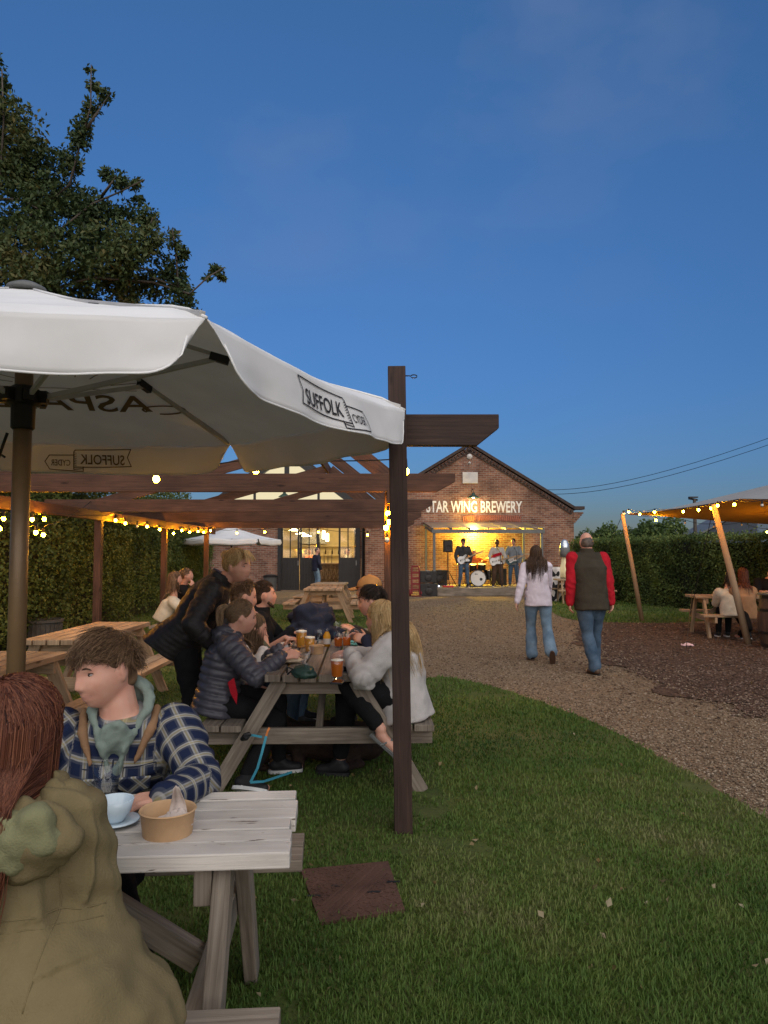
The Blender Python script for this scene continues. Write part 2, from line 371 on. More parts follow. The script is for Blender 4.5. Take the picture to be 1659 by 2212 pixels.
# ---------------------------------------------------------------- ground
def ground_mat(name, c1, c2, c3, s1, s2, bump, rough=.95, cells=0):
    m, nt, b, o = _new(name); LN = nt.links.new
    tc = _n(nt, 'ShaderNodeTexCoord')
    n1 = _n(nt, 'ShaderNodeTexNoise', {'Scale': s1, 'Detail': 6, 'Roughness': .6}); LN(tc.outputs['Object'], n1.inputs['Vector'])
    if cells:
        n2 = _n(nt, 'ShaderNodeTexVoronoi', {'Scale': cells, 'Randomness': 1}); fac = n2.outputs['Color']; hgt = n2.outputs['Distance']
    else:
        n2 = _n(nt, 'ShaderNodeTexNoise', {'Scale': s2, 'Detail': 5, 'Roughness': .7}); fac = n2.outputs['Fac']; hgt = n2.outputs['Fac']
    LN(tc.outputs['Object'], n2.inputs['Vector'])
    rp = _n(nt, 'ShaderNodeValToRGB'); rp.color_ramp.elements[0].position = .15 if cells else .35; rp.color_ramp.elements[1].position = .85 if cells else .65
    rp.color_ramp.elements[0].color = c4(c1); rp.color_ramp.elements[1].color = c4(c2); LN(fac, rp.inputs[0])
    r1 = _n(nt, 'ShaderNodeMapRange', {'From Min': .38, 'From Max': .66, 'To Min': 0, 'To Max': .75}); LN(n1.outputs['Fac'], r1.inputs['Value'])
    mx = _n(nt, 'ShaderNodeMix', data_type='RGBA'); mx.inputs[7].default_value = c4(c3); LN(r1.outputs[0], mx.inputs[0]); LN(rp.outputs[0], mx.inputs[6])
    LN(mx.outputs[2], b.inputs['Base Color']); b.inputs['Roughness'].default_value = rough; b.inputs['Specular IOR Level'].default_value = .1
    bp = _n(nt, 'ShaderNodeBump', {'Strength': bump, 'Distance': .02}); bp.invert = bool(cells); LN(hgt, bp.inputs['Height']); LN(bp.outputs[0], b.inputs['Normal'])
    return m
M_field = ground_mat('field', (.03, .045, .015), (.05, .06, .02), (.04, .04, .02), .05, 4, .3)
M_lawn = ground_mat('lawn soil', (.04, .062, .016), (.075, .11, .026), (.11, .105, .042), .9, 30, .6)
M_gravel = ground_mat('gravel', (.085, .056, .034), (.345, .255, .165), (.195, .13, .078), .8, 40, .9, cells=52)
M_mulch = ground_mat('bark mulch', (.032, .020, .014), (.15, .092, .064), (.075, .045, .032), 1.2, 40, 1.0, cells=38)
def sheet(name, pts, z, m):
    b = MB(); b.poly([(p[0], p[1], z) for p in pts]); o = b.build(name, m); return tag(o, kind='structure')
def smooth_line(pts, k=6):
    """Catmull-Rom through the points"""
    out = []; n = len(pts)
    for i in range(n-1):
        p0, p1, p2, p3 = [np.array(pts[min(max(j, 0), n-1)][:2], float) for j in (i-1, i, i+1, i+2)]
        for q in range(k):
            t = q/k; out.append(tuple(.5*((2*p1)+(p2-p0)*t+(2*p0-5*p1+4*p2-p3)*t*t+(3*p1-p0-3*p2+p3)*t**3)))
    out.append(tuple(pts[-1][:2])); return out
sheet('ground', [(-900, -300), (900, -300), (900, 1200), (-900, 1200)], 0, M_field)
sheet('gravel_yard', [(-14, -2), (10, -2), (10.2, 12), (8.6, 18), (7.2, 24), (9.2, 30.4), (-12, 31.5)], .004, M_gravel)
_edge = [G(600, 1306), G(700, 1307), G(790, 1315), G(838, 1340), G(868, 1390), G(905, 1458), G(960, 1463), G(1030, 1476), G(1150, 1511), G(1300, 1571), G(1450, 1651), G(1560, 1712), G(1659, 1775)]
_edge = [(p.x, p.y) for p in _edge] + [(2.35, 3.2), (2.5, 2.0), (2.5, -1.5)]
LAWN_EDGE = smooth_line(_edge)
LAWN = [(-11, 22.3)] + [(p[0]+.03*noise.noise((p[0]*3, p[1]*3, 0)), p[1]) for p in LAWN_EDGE] + [(-11, -1.5)]
sheet('lawn', LAWN, .008, M_lawn)
_e2 = [G(1185, 1303), G(1200, 1328), G(1262, 1343), G(1350, 1347), G(1470, 1346), G(1560, 1338), G(1659, 1330)]
LAWN2 = smooth_line([(p.x, p.y) for p in _e2]) + [(10.5, 16.5), (8.4, 20.5), (6.9, 25.6), (5.6, 25.6)]
sheet('lawn_strip', LAWN2, .012, M_lawn)
_e3 = [G(1262, 1345), G(1248, 1366), G(1300, 1420), G(1420, 1482), G(1560, 1535), G(1659, 1556)]
MULCH = smooth_line([(p.x, p.y) for p in _e3]) + [(8, 5.5), (11, 8), (11.5, 15.4), (8.6, 16.4), (6.5, 16.1)]
MULCH_R = smooth_line(MULCH, 5); MULCH_R = [(p[0]+.34*noise.noise((p[0]*1.3, p[1]*1.3, 1))+.08*noise.noise((p[0]*5, p[1]*5, 2)), p[1]+.3*noise.noise((p[0]*1.3, p[1]*1.3, 7))+.08*noise.noise((p[0]*5, p[1]*5, 5))) for a_, c_ in zip(MULCH_R, MULCH_R[1:]+MULCH_R[:1]) for p in [(a_[0]+(c_[0]-a_[0])*t_/5, a_[1]+(c_[1]-a_[1])*t_/5) for t_ in range(5)]]
sheet('mulch_bed', MULCH_R, .016, M_mulch)
def inside(poly, x, y):
    """vectorised point-in-polygon"""
    p = np.array(poly); r = np.zeros(len(x), bool); j = len(p)-1
    for i in range(len(p)):
        xi, yi = p[i]; xj, yj = p[j]
        c = ((yi > y) != (yj > y)) & (x < (xj-xi)*(y-yi)/(yj-yi+1e-12)+xi); r ^= c; j = i
    return r
def noise2(x, y, s): return np.array([noise.noise((a*s, b*s, 3.1)) for a, b in zip(x, y)])
def visible_ground(n, y0, y1, power, poly, side=.74, x0=-12):
    """scattered ground points, thicker towards the camera, only where the photo looks"""
    u = rng.random(n); y = y0*(y1/y0)**(u**power); x = rng.uniform(-1, 1, n)*y*side
    k = (x > x0) & inside(poly, x, y); return x[k], y[k]
def grass_blades(name, x, y, h, z0=.008):
    n = len(x); th = rng.uniform(0, 2*np.pi, n); hh = h*rng.uniform(.45, 1.25, n); w = (.0022+.0009*np.abs(y))*rng.uniform(.7, 1.3, n)*.55
    tall = noise2(x, y, .9); hh *= 1+.35*tall
    lx, ly = np.cos(th+1.3)*hh*rng.uniform(.2, 1.1, n), np.sin(th+1.3)*hh*rng.uniform(.2, 1.1, n)
    cx, sx = np.cos(th)*w, np.sin(th)*w; z = np.full(n, z0)
    a = np.stack([x-cx, y-sx, z], 1); b = np.stack([x+cx, y+sx, z], 1)
    c = np.stack([x-cx*.7+lx*.35, y-sx*.7+ly*.35, z+hh*.6], 1); d = np.stack([x+cx*.7+lx*.35, y+sx*.7+ly*.35, z+hh*.6], 1)
    t = np.stack([x+lx, y+ly, z+hh*.95], 1)
    vs = np.stack([a, b, c, d, t], 1).reshape(-1, 3); i = np.arange(n)[:, None]*5
    fs = np.concatenate([i+np.array([0, 1, 3]), i+np.array([0, 3, 2]), i+np.array([2, 3, 4])], 0)
    patch = np.clip(.42+.6*noise2(x, y, .55)+.4*noise2(x, y, 2.1)+.25*noise2(x, y, 6), 0, 1)
    rnd = np.clip(patch*.75+rng.uniform(0, .32, n), 0, 1)
    return tag(link(name, np_mesh(name, vs, fs, np.repeat(rnd, 5)), M_blade), kind='stuff')
M_blade = leafmat('grass blade', [(.030, .064, .012), (.056, .110, .018), (.088, .150, .026), (.138, .175, .042), (.22, .20, .10)], rough=.6, trans=.3)
MANHOLE = [G(650, 1888), G(838, 1870), G(874, 1976), G(692, 2005)]
_gx, _gy = visible_ground(390000, 1.9, 23, 1.0, LAWN)
_k = ~inside([(p.x, p.y) for p in MANHOLE], _gx, _gy); _gx, _gy = _gx[_k], _gy[_k]
_q = (noise2(_gx, _gy, 1.7)+.5*noise2(_gx, _gy, 5.3)+.5*np.exp(-((_gx+.35)**2+(_gy-2.55)**2)/.25)) < .42+.3*rng.random(len(_gx)); _gx, _gy = _gx[_q], _gy[_q]
_q = rng.random(len(_gx)) < .25; _gx = _gx+np.where(_q, rng.normal(0, .045, len(_gx)), 0)
grass_blades('grass', _gx, _gy, .026)
_gx, _gy = visible_ground(60000, 15.5, 26, 1.0, LAWN2)
grass_blades('grass_strip', _gx, _gy, .05, .012)
_lx, _ly = visible_ground(260, 2.2, 14, 1.0, LAWN); link_ = leaf_mesh('fallen_leaves', np.stack([_lx, _ly, np.full(len(_lx), .026)], 1), .035, rng.random(len(_lx)), aspect=.7, droop=0); M_fallen = leafmat('fallen leaf', [(.07, .06, .02), (.16, .11, .04), (.19, .14, .07), (.26, .22, .14)], trans=.1)
link_.transform(Matrix.Translation((0, 0, 0))); tag(link('fallen_leaves', link_, M_fallen), kind='stuff')
# loose stones lying on the gravel, and bark chips on the mulch
def chips(name, x, y, z0, s, m, flat=.6):
    n = len(x); c = np.stack([x, y, np.broadcast_to(z0, (n,))], 1); base = np.array([[1, 0, 0], [-1, 0, 0], [0, 1, 0], [0, -1, 0], [0, 0, 1], [0, 0, -1]], float)
    tri = np.array([[0, 2, 4], [2, 1, 4], [1, 3, 4], [3, 0, 4], [2, 0, 5], [1, 2, 5], [3, 1, 5], [0, 3, 5]])
    th = rng.uniform(0, 6.28, n); ax = rng.uniform(.6, 1.5, n); k = s*rng.uniform(.5, 1.3, n)
    v = base[None]*np.stack([ax, 1/ax, np.full(n, flat)], 1)[:, None, :]*k[:, None, None]*rng.uniform(.75, 1.2, (n, 6, 1))
    co, si = np.cos(th)[:, None], np.sin(th)[:, None]
    v = np.stack([v[..., 0]*co-v[..., 1]*si, v[..., 0]*si+v[..., 1]*co, v[..., 2]], -1)+c[:, None]
    fs = (np.arange(n)[:, None, None]*6+tri[None]).reshape(-1, 3)
    return tag(link(name, np_mesh(name, v.reshape(-1, 3), fs, np.repeat(rng.random(n), 6)), m), kind='stuff')
M_pebble = leafmat('pebble', [(.065, .044, .03), (.15, .105, .068), (.23, .168, .11), (.33, .27, .20)], rough=.8, trans=0)
M_chip = leafmat('bark chip', [(.03, .018, .013), (.07, .043, .031), (.13, .082, .058), (.21, .15, .115)], rough=.9, trans=0)
_gx, _gy = visible_ground(110000, 3.6, 24, 1.0, [(-3, 24), (-3, 22.6)]+LAWN_EDGE[:-18]+[(6.5, 3.2), (6.5, 24)], side=.62, x0=-3)
_jx, _jy = _gx+rng.normal(0, .45, len(_gx)), _gy+rng.normal(0, .6, len(_gx)); _k = ~inside(LAWN, _gx+rng.normal(0, .03, len(_gx)), _gy) & ~inside(MULCH, _jx, _jy) & ~inside(LAWN2, _gx, _gy)
chips('gravel_stones', _gx[_k], _gy[_k], np.where(inside(MULCH, _gx[_k], _gy[_k]), .02, .008), .0085+.0004*_gy[_k], M_pebble)
_gx, _gy = visible_ground(60000, 5.5, 17, 1.0, MULCH)
_gx = _gx+rng.normal(0, .45, len(_gx))*(rng.random(len(_gx)) < .5); _gy = _gy+rng.normal(0, .6, len(_gx))*(rng.random(len(_gx)) < .5)
chips('bark_chips', _gx, _gy, .02, .014+.0005*_gy, M_chip, flat=.35)

# ---------------------------------------------------------------- the two brick gables at the end of the yard
BX, BY, BR = 3.5, 30.0, R(2.8)
def bempty(name, u, w, z, label, cat, group=None, rz=0):
    return empty(name, (BX+u*math.cos(BR)-w*math.sin(BR), BY+u*math.sin(BR)+w*math.cos(BR), z), BR+rz, label, cat, group)
def BP(u, w, z): return V((BX+u*math.cos(BR)-w*math.sin(BR), BY+u*math.sin(BR)+w*math.cos(BR), z))
gab = bempty('brick_barn', 0, 0, 0, 'red brick gable-fronted barn with white lettering above its lit stage', 'building')
b = MB()
AP, EV, HW = 5.9, 3.3, 4.25       # apex, eaves, half width
b.prism([(-HW, 0, 0), (HW, 0, 0), (HW, 0, EV), (0, 0, AP), (-HW, 0, EV)], (0, .35, 0))
for s in (-1, 1):                 # corbelled kneelers at the eaves
    for k in range(6): b.box((s*(HW+.02+.035*k), .15, EV-.52+.075*k+.04), (.1+.06*k, .34+.004*k, .075))
b.build('wall', M_brick, gab)
b = MB()
for s in (-1, 1):
    b = MB(); b.prism([(s*HW, .35, 0), (s*HW, .35, EV-.05), (s*(HW-.3), .35, EV-.05), (s*(HW-.3), .35, 0)], (0, 14, 0)); b.build('side_wall', M_brick_s, gab)
b = MB()
for s in (-1, 1):
    n = V((s*(AP-EV), 0, HW)).normalized(); a = V((s*(HW+.12), .2, EV+.0))+n*.02; c = V((0, .2, AP))+n*.05
    d = c-a; b.prism([a, c, c+n*.09, a+n*.09], (0, 14.5, 0))
b.build('roof', M_tile, gab)
b = MB()
for s in (-1, 1):                 # coping with a toothed brick course under it
    n = V((s*(AP-EV), 0, HW)).normalized(); a = V((s*(HW+.05), .1, EV+.09)); c = V((0, .1, AP+.10)); d = (a-c).normalized(); ln = (a-c).length
    b.beam(c, a, .42, .11, up=n)
    b.beam(V((s*(HW-.02), .08, EV+.10)), V((s*(HW+.42), .08, EV+.10)), .44, .13)
    for k in range(int(ln/.16)):
        p = c+d*(.12+.16*k)-n*.17+V((0, -.155, 0)); b.beam(p, p+d*.075, .11, .10, up=n)
    b.beam(c+d*.05-n*.27+V((0, -.12, 0)), a-n*.27+V((0, -.12, 0)), .07, .05, up=n)
b.build('coping', M_tile, gab)
b = MB()                          # flat soldier arch above the stage
for k in range(30):
    u = -.26+k*2.26/29; lean = (k-14.5)*.0035
    b.beam((u, -.012, 2.82+.07*(1-((k-14.5)/14.5)**2)), (u+lean, -.012, 3.06+.05*(1-((k-14.5)/14.5)**2)), .066, .05)
b.build('brick_arch', M_arch, gab)
b = MB(); add_text(b, 'STAR WING BREWERY', lambda x, y: V((.17+x, -.008, 3.22+y)), 3.92, .47, bold=.022)
b.build('sign_lettering', M_signpaint, gab)
b = MB(); b.box((.0, -.02, 4.62), (.62, .06, .46)); b.build('stone_plaque', M_stone, gab, bevel=.006)
b = MB(); b.lathe([(0, -.03), (.115, -.03), (.12, 0), (.09, .05), (0, .07)], (-.02, -.03, 5.48), 20, axis=(0, -1, 0)); b.build('round_vent', M_stone, gab, smooth=True)
b = MB(); b.lathe([(0, -.03), (.05, -.03), (.06, 0), (0, .05)], (-.02, -.03, 5.22), 14, axis=(0, -1, 0)); b.build('flood_light', M_stone, gab, smooth=True)
def enamel_lamp(parent, u, w, z, energy):
    b = MB(); b.tube([(u, 0, z+.28), (u, w*.5, z+.36), (u, w, z+.30), (u, w, z+.18)], .014, 8); b.build('lamp_arm', M_iron, parent)
    b = MB(); b.lathe([(.0, .20), (.05, .20), (.07, .13), (.17, .06), (.26, -.01), (.25, -.015), (.16, .045), (.055, .11), (0, .13)], (u, w, z), 24); b.build('lamp_shade', M_shade, parent, smooth=True)
    b = MB(); b.sphere((u, w, z+.02), .055); b.build('lamp_bulb', M_lampin, parent, smooth=True)
    li = bpy.data.lights.new('lamp_light', 'POINT'); li.energy = energy; li.color = (1, .78, .42); li.shadow_soft_size = .05
    lo = bpy.data.objects.new('lamp_light', li); COL.objects.link(lo); lo.parent = parent; lo.location = (u, w, z-.06)
enamel_lamp(gab, .06, -.42, 3.78, 40)

hall = bempty('brick_hall', 0, 0, 0, 'brick hall with black framed glazed gable and black folding doors open to a lit bar', 'building')
W0 = 1.0
b = MB()
b.prism([(-11.4, W0, 0), (-7.78, W0, 0), (-7.78, W0, 3.25), (-11.4, W0, 3.25)], (0, .3, 0))
b.prism([(-4.48, W0, 0), (-4.2, W0, 0), (-4.2, W0, 3.25), (-4.48, W0, 3.25)], (0, .3, 0))
b.prism([(-7.78, W0, 2.95), (-4.48, W0, 2.95), (-4.48, W0, 3.25), (-7.78, W0, 3.25)], (0, .3, 0))
b.build('wall', M_brick, hall)
b = MB(); b.box((-5.3, W0+3.8, 1.7), (.1, 6.9, 3.4)); b.v = [(x-5.0 if False else x, y, z) for x, y, z in b.v]
inn = MB()
inn.box((-8.35, W0+3.9, 1.7), (.12, 7.2, 3.3)); inn.box((-4.28, W0+3.9, 1.7), (.12, 7.2, 3.3)); inn.box((-6.3, W0+7.5, 1.7), (4.1, .12, 3.3))
inn.build('inside_wall', M_cream, hall)
b = MB(); b.box((-6.3, W0+3.9, 3.29), (4.0, 7.1, .06)); b.build('ceiling', M_cream, hall)
b = MB(); b.box((-6.3, W0+3.7, .022), (4.0, 7.3, .03)); b.build('inside_floor', M_floor, hall)
UC, AZ, SL = -7.5, 5.75, .75
def gz(u): return AZ-abs(u-UC)*SL
M_pane = emit('lit gable panes', (.95, .82, .52), .75)
b = MB(); b.prism([(UC-3.1, W0+.12, 3.3), (UC+3.1, W0+.12, 3.3), (UC, W0+.12, AZ-.06)], (0, .03, 0)); b.build('gable_window', M_pane, hall)
b = MB()
b.beam((UC-3.4, W0-.02, gz(UC-3.4)), (UC, W0-.02, AZ), .3, .3, up=(SL, 0, 1)); b.beam((UC+3.4, W0-.021, gz(UC+3.4)), (UC, W0-.021, AZ), .3, .3, up=(-SL, 0, 1))
b.beam((UC, W0+.05, 4.4), (UC, W0+.05, AZ-.1), .2, .12, up=(0, 1, 0)); b.beam((UC-1.8, W0+.04, 4.45), (UC+1.8, W0+.04, 4.45), .12, .12)
for s in (-1.32, 1.32): b.beam((UC+s, W0+.05, 3.3), (UC+s, W0+.05, 4.42), .1, .1, up=(0, 1, 0))
b.beam((UC-3.3, W0+.03, 3.32), (UC+3.3, W0+.03, 3.32), .16, .14)
b.build('gable_frame', M_black, hall)
b = MB()
for s in (-1, 1):
    a = V((UC+s*3.5, W0-.1, gz(UC+3.5)+.16)); c = V((UC, W0-.1, AZ+.19)); n = V((s*SL, 0, 1)).normalized(); b.prism([a, c, c+n*.08, a+n*.08], (0, 9, 0))
b.build('roof', M_tile, hall)
enamel_lamp(hall, -7.55, W0-.45, 3.86, 8)
def door_leaf(u0, u1, w, nm='door', ang=0):
    root = bpy.data.objects.new(nm, None); COL.objects.link(root); root.parent = hall; root.location = (u0, w, 0); root.rotation_euler = (0, 0, ang)
    wd = u1-u0; b = MB()
    for x in (.04, wd-.04): b.box((x, 0, 1.45), (.08, .055, 2.88))
    b.box((wd/2, .002, 2.86), (wd-.16, .05, .1)); b.box((wd/2, .002, 1.31), (wd-.16, .05, .12)); b.box((wd/2, .002, .06), (wd-.16, .05, .1))
    b.box((wd/2, .004, 2.1), (.045, .04, 1.44))
    b.build('door_frame', M_black, root)
    b = MB(); k = max(3, int((wd-.16)/.11)); s = (wd-.16)/k
    for i in range(k): b.box((.08+s*(i+.5), .0, .68), (s-.004, .035, 1.14))
    b.box((wd/2, .022, .68), (wd-.1, .008, 1.15))  # backing sheet added so no light shows through the board gaps
    b.build('boarding', M_black, root)
    b = MB(); b.box((wd/2, .01, 2.08), (wd-.17, .006, 1.46)); b.build('pane', M_glasspane, root)
    b = MB(); b.box((wd-.05, -.05, 1.15), (.03, .04, .2)); b.build('handle', M_steel, root)
for u0, u1 in ((-7.72, -6.96), (-6.94, -6.18)): door_leaf(u0, u1, W0+.1)
door_leaf(-5.34, -4.56, W0+.1); door_leaf(-4.6, -4.05, W0+.14, ang=R(96)); door_leaf(-6.17, -5.65, W0+.15, ang=R(88))
b = MB()
for u in (-7.78, -4.52): b.box((u, W0+.05, 1.48), (.13, .22, 2.94))
b.box((-6.15, W0+.05, 2.94), (3.13, .22, .1)); b.build('door_surround', M_black, hall)
b = MB(); b.tube([(-4.33, W0-.07, 3.2), (-4.33, W0-.07, .05)], .045, 10); b.build('drainpipe', M_iron, hall)
b = MB(); b.box((-11.15, W0-.03, 1.05), (.5, .05, 2.1)); b.build('side_door', mat('pale green paint', (.30, .36, .31)), hall, bevel=.005)
b = MB()
for q in (-11.42, -10.86): b.box((q, W0-.04, 1.1), (.08, .08, 2.2))
b.build('side_door_frame', M_black, hall)
for du, ww, z, e in ((-6.9, 3.0, 2.7, 85), (-5.4, 4.6, 2.7, 85)):
    li = bpy.data.lights.new('inside_light', 'POINT'); li.energy = e; li.color = (1, .72, .33); li.shadow_soft_size = .15
    lo = bpy.data.objects.new('inside_light', li); COL.objects.link(lo); lo.parent = hall; lo.location = (du, W0+ww, z)

# ---------------------------------------------------------------- stage with its glazed canopy
st = bempty('stage', .16, 0, 0, 'low timber stage under a grey framed clear canopy against the brick gable', 'stage')
M_poly = glass('polycarbonate', (.62, .60, .56), rough=.25, alpha=.12)
b = MB()
for k in range(22): b.box((0, -3.08+.144*k+.0, .28), (4.1, .138, .04))
b.build('deck', M_grey, st)
b = MB()
b.box((0, -3.13, .205), (4.12, .05, .17)); b.box((0, -3.125, .07), (4.06, .05, .1)); b.box((-2.03, -1.55, .14), (.05, 3.1, .24)); b.box((2.03, -1.55, .14), (.05, 3.1, .24))
b.build('fascia', M_grey, st)
for u in (-1.98, 1.98):
    for w, z in ((-2.95, 2.30), (-.12, 2.62)):
        b = MB(); b.box((u, w, .3+(z-.3)/2), (.085, .085, z-.3)); b.build('post', M_greypaint, st)
b = MB()
b.box((0, -2.98, 2.35), (4.15, .11, .13)); b.box((0, -.1, 2.68), (4.15, .08, .1))
for k in range(7): u = -2.03+k*4.06/6; b.beam((u, -2.98, 2.44), (u, -.08, 2.76), .05, .06)
for s in (-2.0, 2.0): b.beam((s, -2.9, 2.32), (s, -.15, 2.60), .05, .10)
b.build('canopy_frame', M_greypaint, st)
b = MB(); b.prism([(-2.08, -3.06, 2.472), (2.08, -3.06, 2.472), (2.08, -.02, 2.808), (-2.08, -.02, 2.808)], (0, 0, .012)); b.build('canopy_roof', M_poly, st)
b = MB(); b.box((-.1, -.22, 2.56), (.5, .12, .09)); b.build('stage_lamp', M_greypaint, st)
b = MB(); b.box((-.1, -.22, 2.508), (.44, .09, .012)); b.box((-.1, -.22, 2.612), (.3, .07, .012)); b.build('stage_lamp_glass', emit('stage lamp glow', (1, .72, .12), 25), st)
for z, e in ((2.44, 800), (2.66, 110)):
    li = bpy.data.lights.new('stage_light', 'POINT'); li.energy = e; li.color = (1, .68, .07); li.shadow_soft_size = .12
    lo = bpy.data.objects.new('stage_light', li); COL.objects.link(lo); lo.parent = st; lo.location = (-.1, -.34, z)

# ---------------------------------------------------------------- hedges and trees
M_leafL = leafmat('ivy leaf', [(.042, .062, .017), (.075, .108, .026), (.12, .155, .036), (.18, .185, .055)], trans=.2)
M_leafT = leafmat('tree leaf', [(.024, .042, .017), (.042, .068, .023), (.066, .095, .031), (.10, .10, .034), (.15, .11, .03)], trans=.2)
M_leafH = leafmat('hedge leaf', [(.032, .056, .017), (.060, .096, .025), (.10, .145, .036), (.165, .20, .055)], trans=.2)
M_core = mat('dark fill', (.010, .012, .006), var=.4)  # dark filling for the added hedge cores, and for planter soil
M_bark = mat('bark', (.075, .06, .048), var=.35, sc=20, bump=.6, bsc=25)
hd = tag(bpy.data.objects.new('tall_hedge', None), 'tall shaggy dark green hedge behind the pergola and picnic tables', 'hedge'); COL.objects.link(hd); hd.location = (-5.6, 12, 0)
def hedge_x(y, z): return -5.25 - .05*(y-9) + .32*noise.noise((y*.55, z*.8, 1.2)) + .16*noise.noise((y*1.7, z*1.9, 7.7))
pts = []
for i in range(62000):
    y = random.uniform(8.2, 26.5); zt = 3.25+.35*noise.noise((y*.4, 0, 5.5)); z = zt*random.random()**.85
    if z > zt-.35 and random.random() < .5: x = hedge_x(y, z)-random.random()*1.5
    else: x = hedge_x(y, z)-abs(random.gauss(0, .16))+(.1 if random.random() < .2 else 0)
    if z < .25 and random.random() < .6: continue
    pts.append((x+5.6, y-12, z))
pts = np.array(pts); nz = np.array([noise.noise((p[0]*1.5, p[1]*1.5, p[2]*1.5)) for p in pts])
link('foliage', leaf_mesh('foliage', pts, .062, np.clip(.42+.6*nz+rng.uniform(-.25, .25, len(pts)), 0, 1), aspect=.7), M_leafL, hd)
b = MB(); b.grid(lambda u, v: V((hedge_x(8+19*u, 3*v)-.34+5.6-(1.6 if v == 1 else 0), 8+19*u-12, 2.95*v)), 50, 10); b.build('twigs', M_core, hd)  # solid dark sheet added inside the hedge to block the view through leaves

# tree above the hedge
def pxl(lst, d): return [P(x, y, d) for x, y in lst]
tr = tag(bpy.data.objects.new('leafy_tree', None), 'big dark leafy tree with reaching twigs rising behind the white parasol', 'tree'); COL.objects.link(tr); tr.location = (-7.2, 12, 0)
off = V(tr.location)
blobs = [(10, 300, 95, 0), (90, 400, 85, .3), (35, 480, 120, 0), (140, 470, 70, .5), (60, 590, 120, -.3), (165, 560, 100, .2), (255, 555, 85, -.2), (300, 605, 68, .3), (205, 462, 52, .1),
         (150, 350, 30, 0), (172, 300, 26, 0), (202, 185, 15, .1), (226, 205, 17, 0), (196, 235, 20, .1), (192, 150, 8, 0), (180, 270, 22, 0), (258, 392, 22, 0), (292, 396, 14, 0), (230, 375, 16, 0), (332, 525, 40, -.2), (318, 470, 26, 0), (366, 595, 42, .2),
         (402, 640, 36, 0), (382, 530, 13, 0), (375, 505, 8, 0), (398, 550, 10, .1), (466, 582, 15, .2), (480, 596, 10, .2), (448, 600, 6, .2), (5, 180, 18, 0), (8, 240, 34, .2), (120, 640, 90, .4), (300, 650, 62, .6), (395, 545, 14, .1), (300, 430, 12, 0), (270, 470, 34, .3),
         (-120, 300, 150, 0), (-80, 500, 190, .5), (-60, 150, 70, .3),
         (20, 700, 110, .6), (120, 760, 110, .8), (230, 760, 100, .5), (330, 760, 90, .6), (400, 720, 60, .3), (100, 900, 110, 1), (250, 900, 110, .8), (380, 880, 80, .8), (90, 1010, 60, 1.6), (190, 1005, 60, 1.4), (290, 1000, 60, 1.2), (390, 1012, 40, 1.4), (440, 1016, 24, 1.2), (420, 990, 40, 1.1)]
pts = []; rn = []
for x, y, r, dd in blobs:
    n = int(min(r*r*.55, 5200)*(1 if r > 45 else .8))+14; c = P(x, y, 11.6+dd); s = 1600/(11.6+dd); tone = random.uniform(-.12, .12)
    for i in range(n):
        q = V((random.gauss(0, 1), random.gauss(0, 1), random.gauss(0, 1))); q = q.normalized()*(random.random()**.42)*r/s*(1+.3*noise.noise(V((x, y, 0))*.05+q*1.5))
        p = c+V((q.x, q.y*1.1, q.z))
        if r > 30 and noise.noise(p*2.0+V((9, 3, 1)))+.5*noise.noise(p*4.6) < -.15: continue      # gaps that let the sky through
        pts.append(p-off); rn.append(.36+.5*noise.noise(p*1.1)+tone+random.uniform(-.2, .28)+(.35 if random.random() < .03 else 0))
link('crown', leaf_mesh('crown', np.array(pts), .088, np.clip(np.array(rn), 0, 1), aspect=.52, droop=.5), M_leafT, tr)
b = MB(); b.tube([V((0, 0, 0)), V((.1, 0, 1.5)), V((0, .1, 3.2)), V((.3, -.1, 4.8)), V((.1, 0, 6.6)), V((-.3, 0, 8.2))], [.22, .18, .15, .11, .07, .03], 10)
b.build('trunk', M_bark, tr, smooth=True)
for lst in ([(-40, 560), (60, 470), (150, 400), (176, 300), (196, 230), (197, 140)], [(180, 290), (205, 250), (240, 200)], [(-30, 640), (100, 520), (200, 440), (258, 415), (312, 388)], [(215, 430), (238, 400), (250, 380)],
            [(60, 640), (200, 600), (330, 610), (410, 635), (450, 598), (484, 578)], [(330, 600), (385, 620), (380, 545), (372, 495)], [(0, 640), (140, 600), (240, 540), (320, 500), (330, 470)], [(-60, 500), (0, 400), (8, 260), (4, 150)], [(190, 590), (270, 575), (330, 583)], [(40, 560), (70, 610), (65, 660)], [(0, 430), (50, 432), (80, 450)]):
    pp = [P(x, y, 11.5+.15*math.sin(i*2+x*.01)) - off for i, (x, y) in enumerate(lst)]
    b = MB(); k = len(pp); b.tube(pp, [.022*(1-i/k)+.005 for i in range(k)], 6); b.build('limb', M_bark, tr, smooth=True)

# clipped hedge on the right
ch = tag(bpy.data.objects.new('clipped_hedge', None), 'long clipped green hedge along the right of the yard behind the canvas tent', 'hedge'); COL.objects.link(ch)
A_, B_ = V((6.55, 26.2, 0)), V((11.3, 9.0, 0)); dirh = (B_-A_); LH = dirh.length; dirh.normalize(); nh = V((-dirh.y, dirh.x, 0)); nh = nh if nh.x < 0 else -nh
ch.location = A_
pts = []
for i in range(70000):
    t = LH*random.random()**1.0; zt = 1.92+.05*noise.noise((t*.7, 3, 0)); bump_ = .12*noise.noise((t*.9, 0, 4))+.07*noise.noise((t*2.6, 1, 4))
    if random.random() < .26: q = random.uniform(-1.1, .05); z = zt+abs(random.gauss(0, .05))*(2.2 if random.random() < .12 else 1)
    else: z = zt*random.random()**.9; q = bump_+.1*noise.noise((t*1.5, z*2, 9))-abs(random.gauss(0, .09))
    pts.append(dirh*t+nh*q+V((0, 0, z)))
pts = np.array(pts); nz = np.array([noise.noise((p[0]*1.3, p[1]*1.3, p[2]*1.6)) for p in pts])
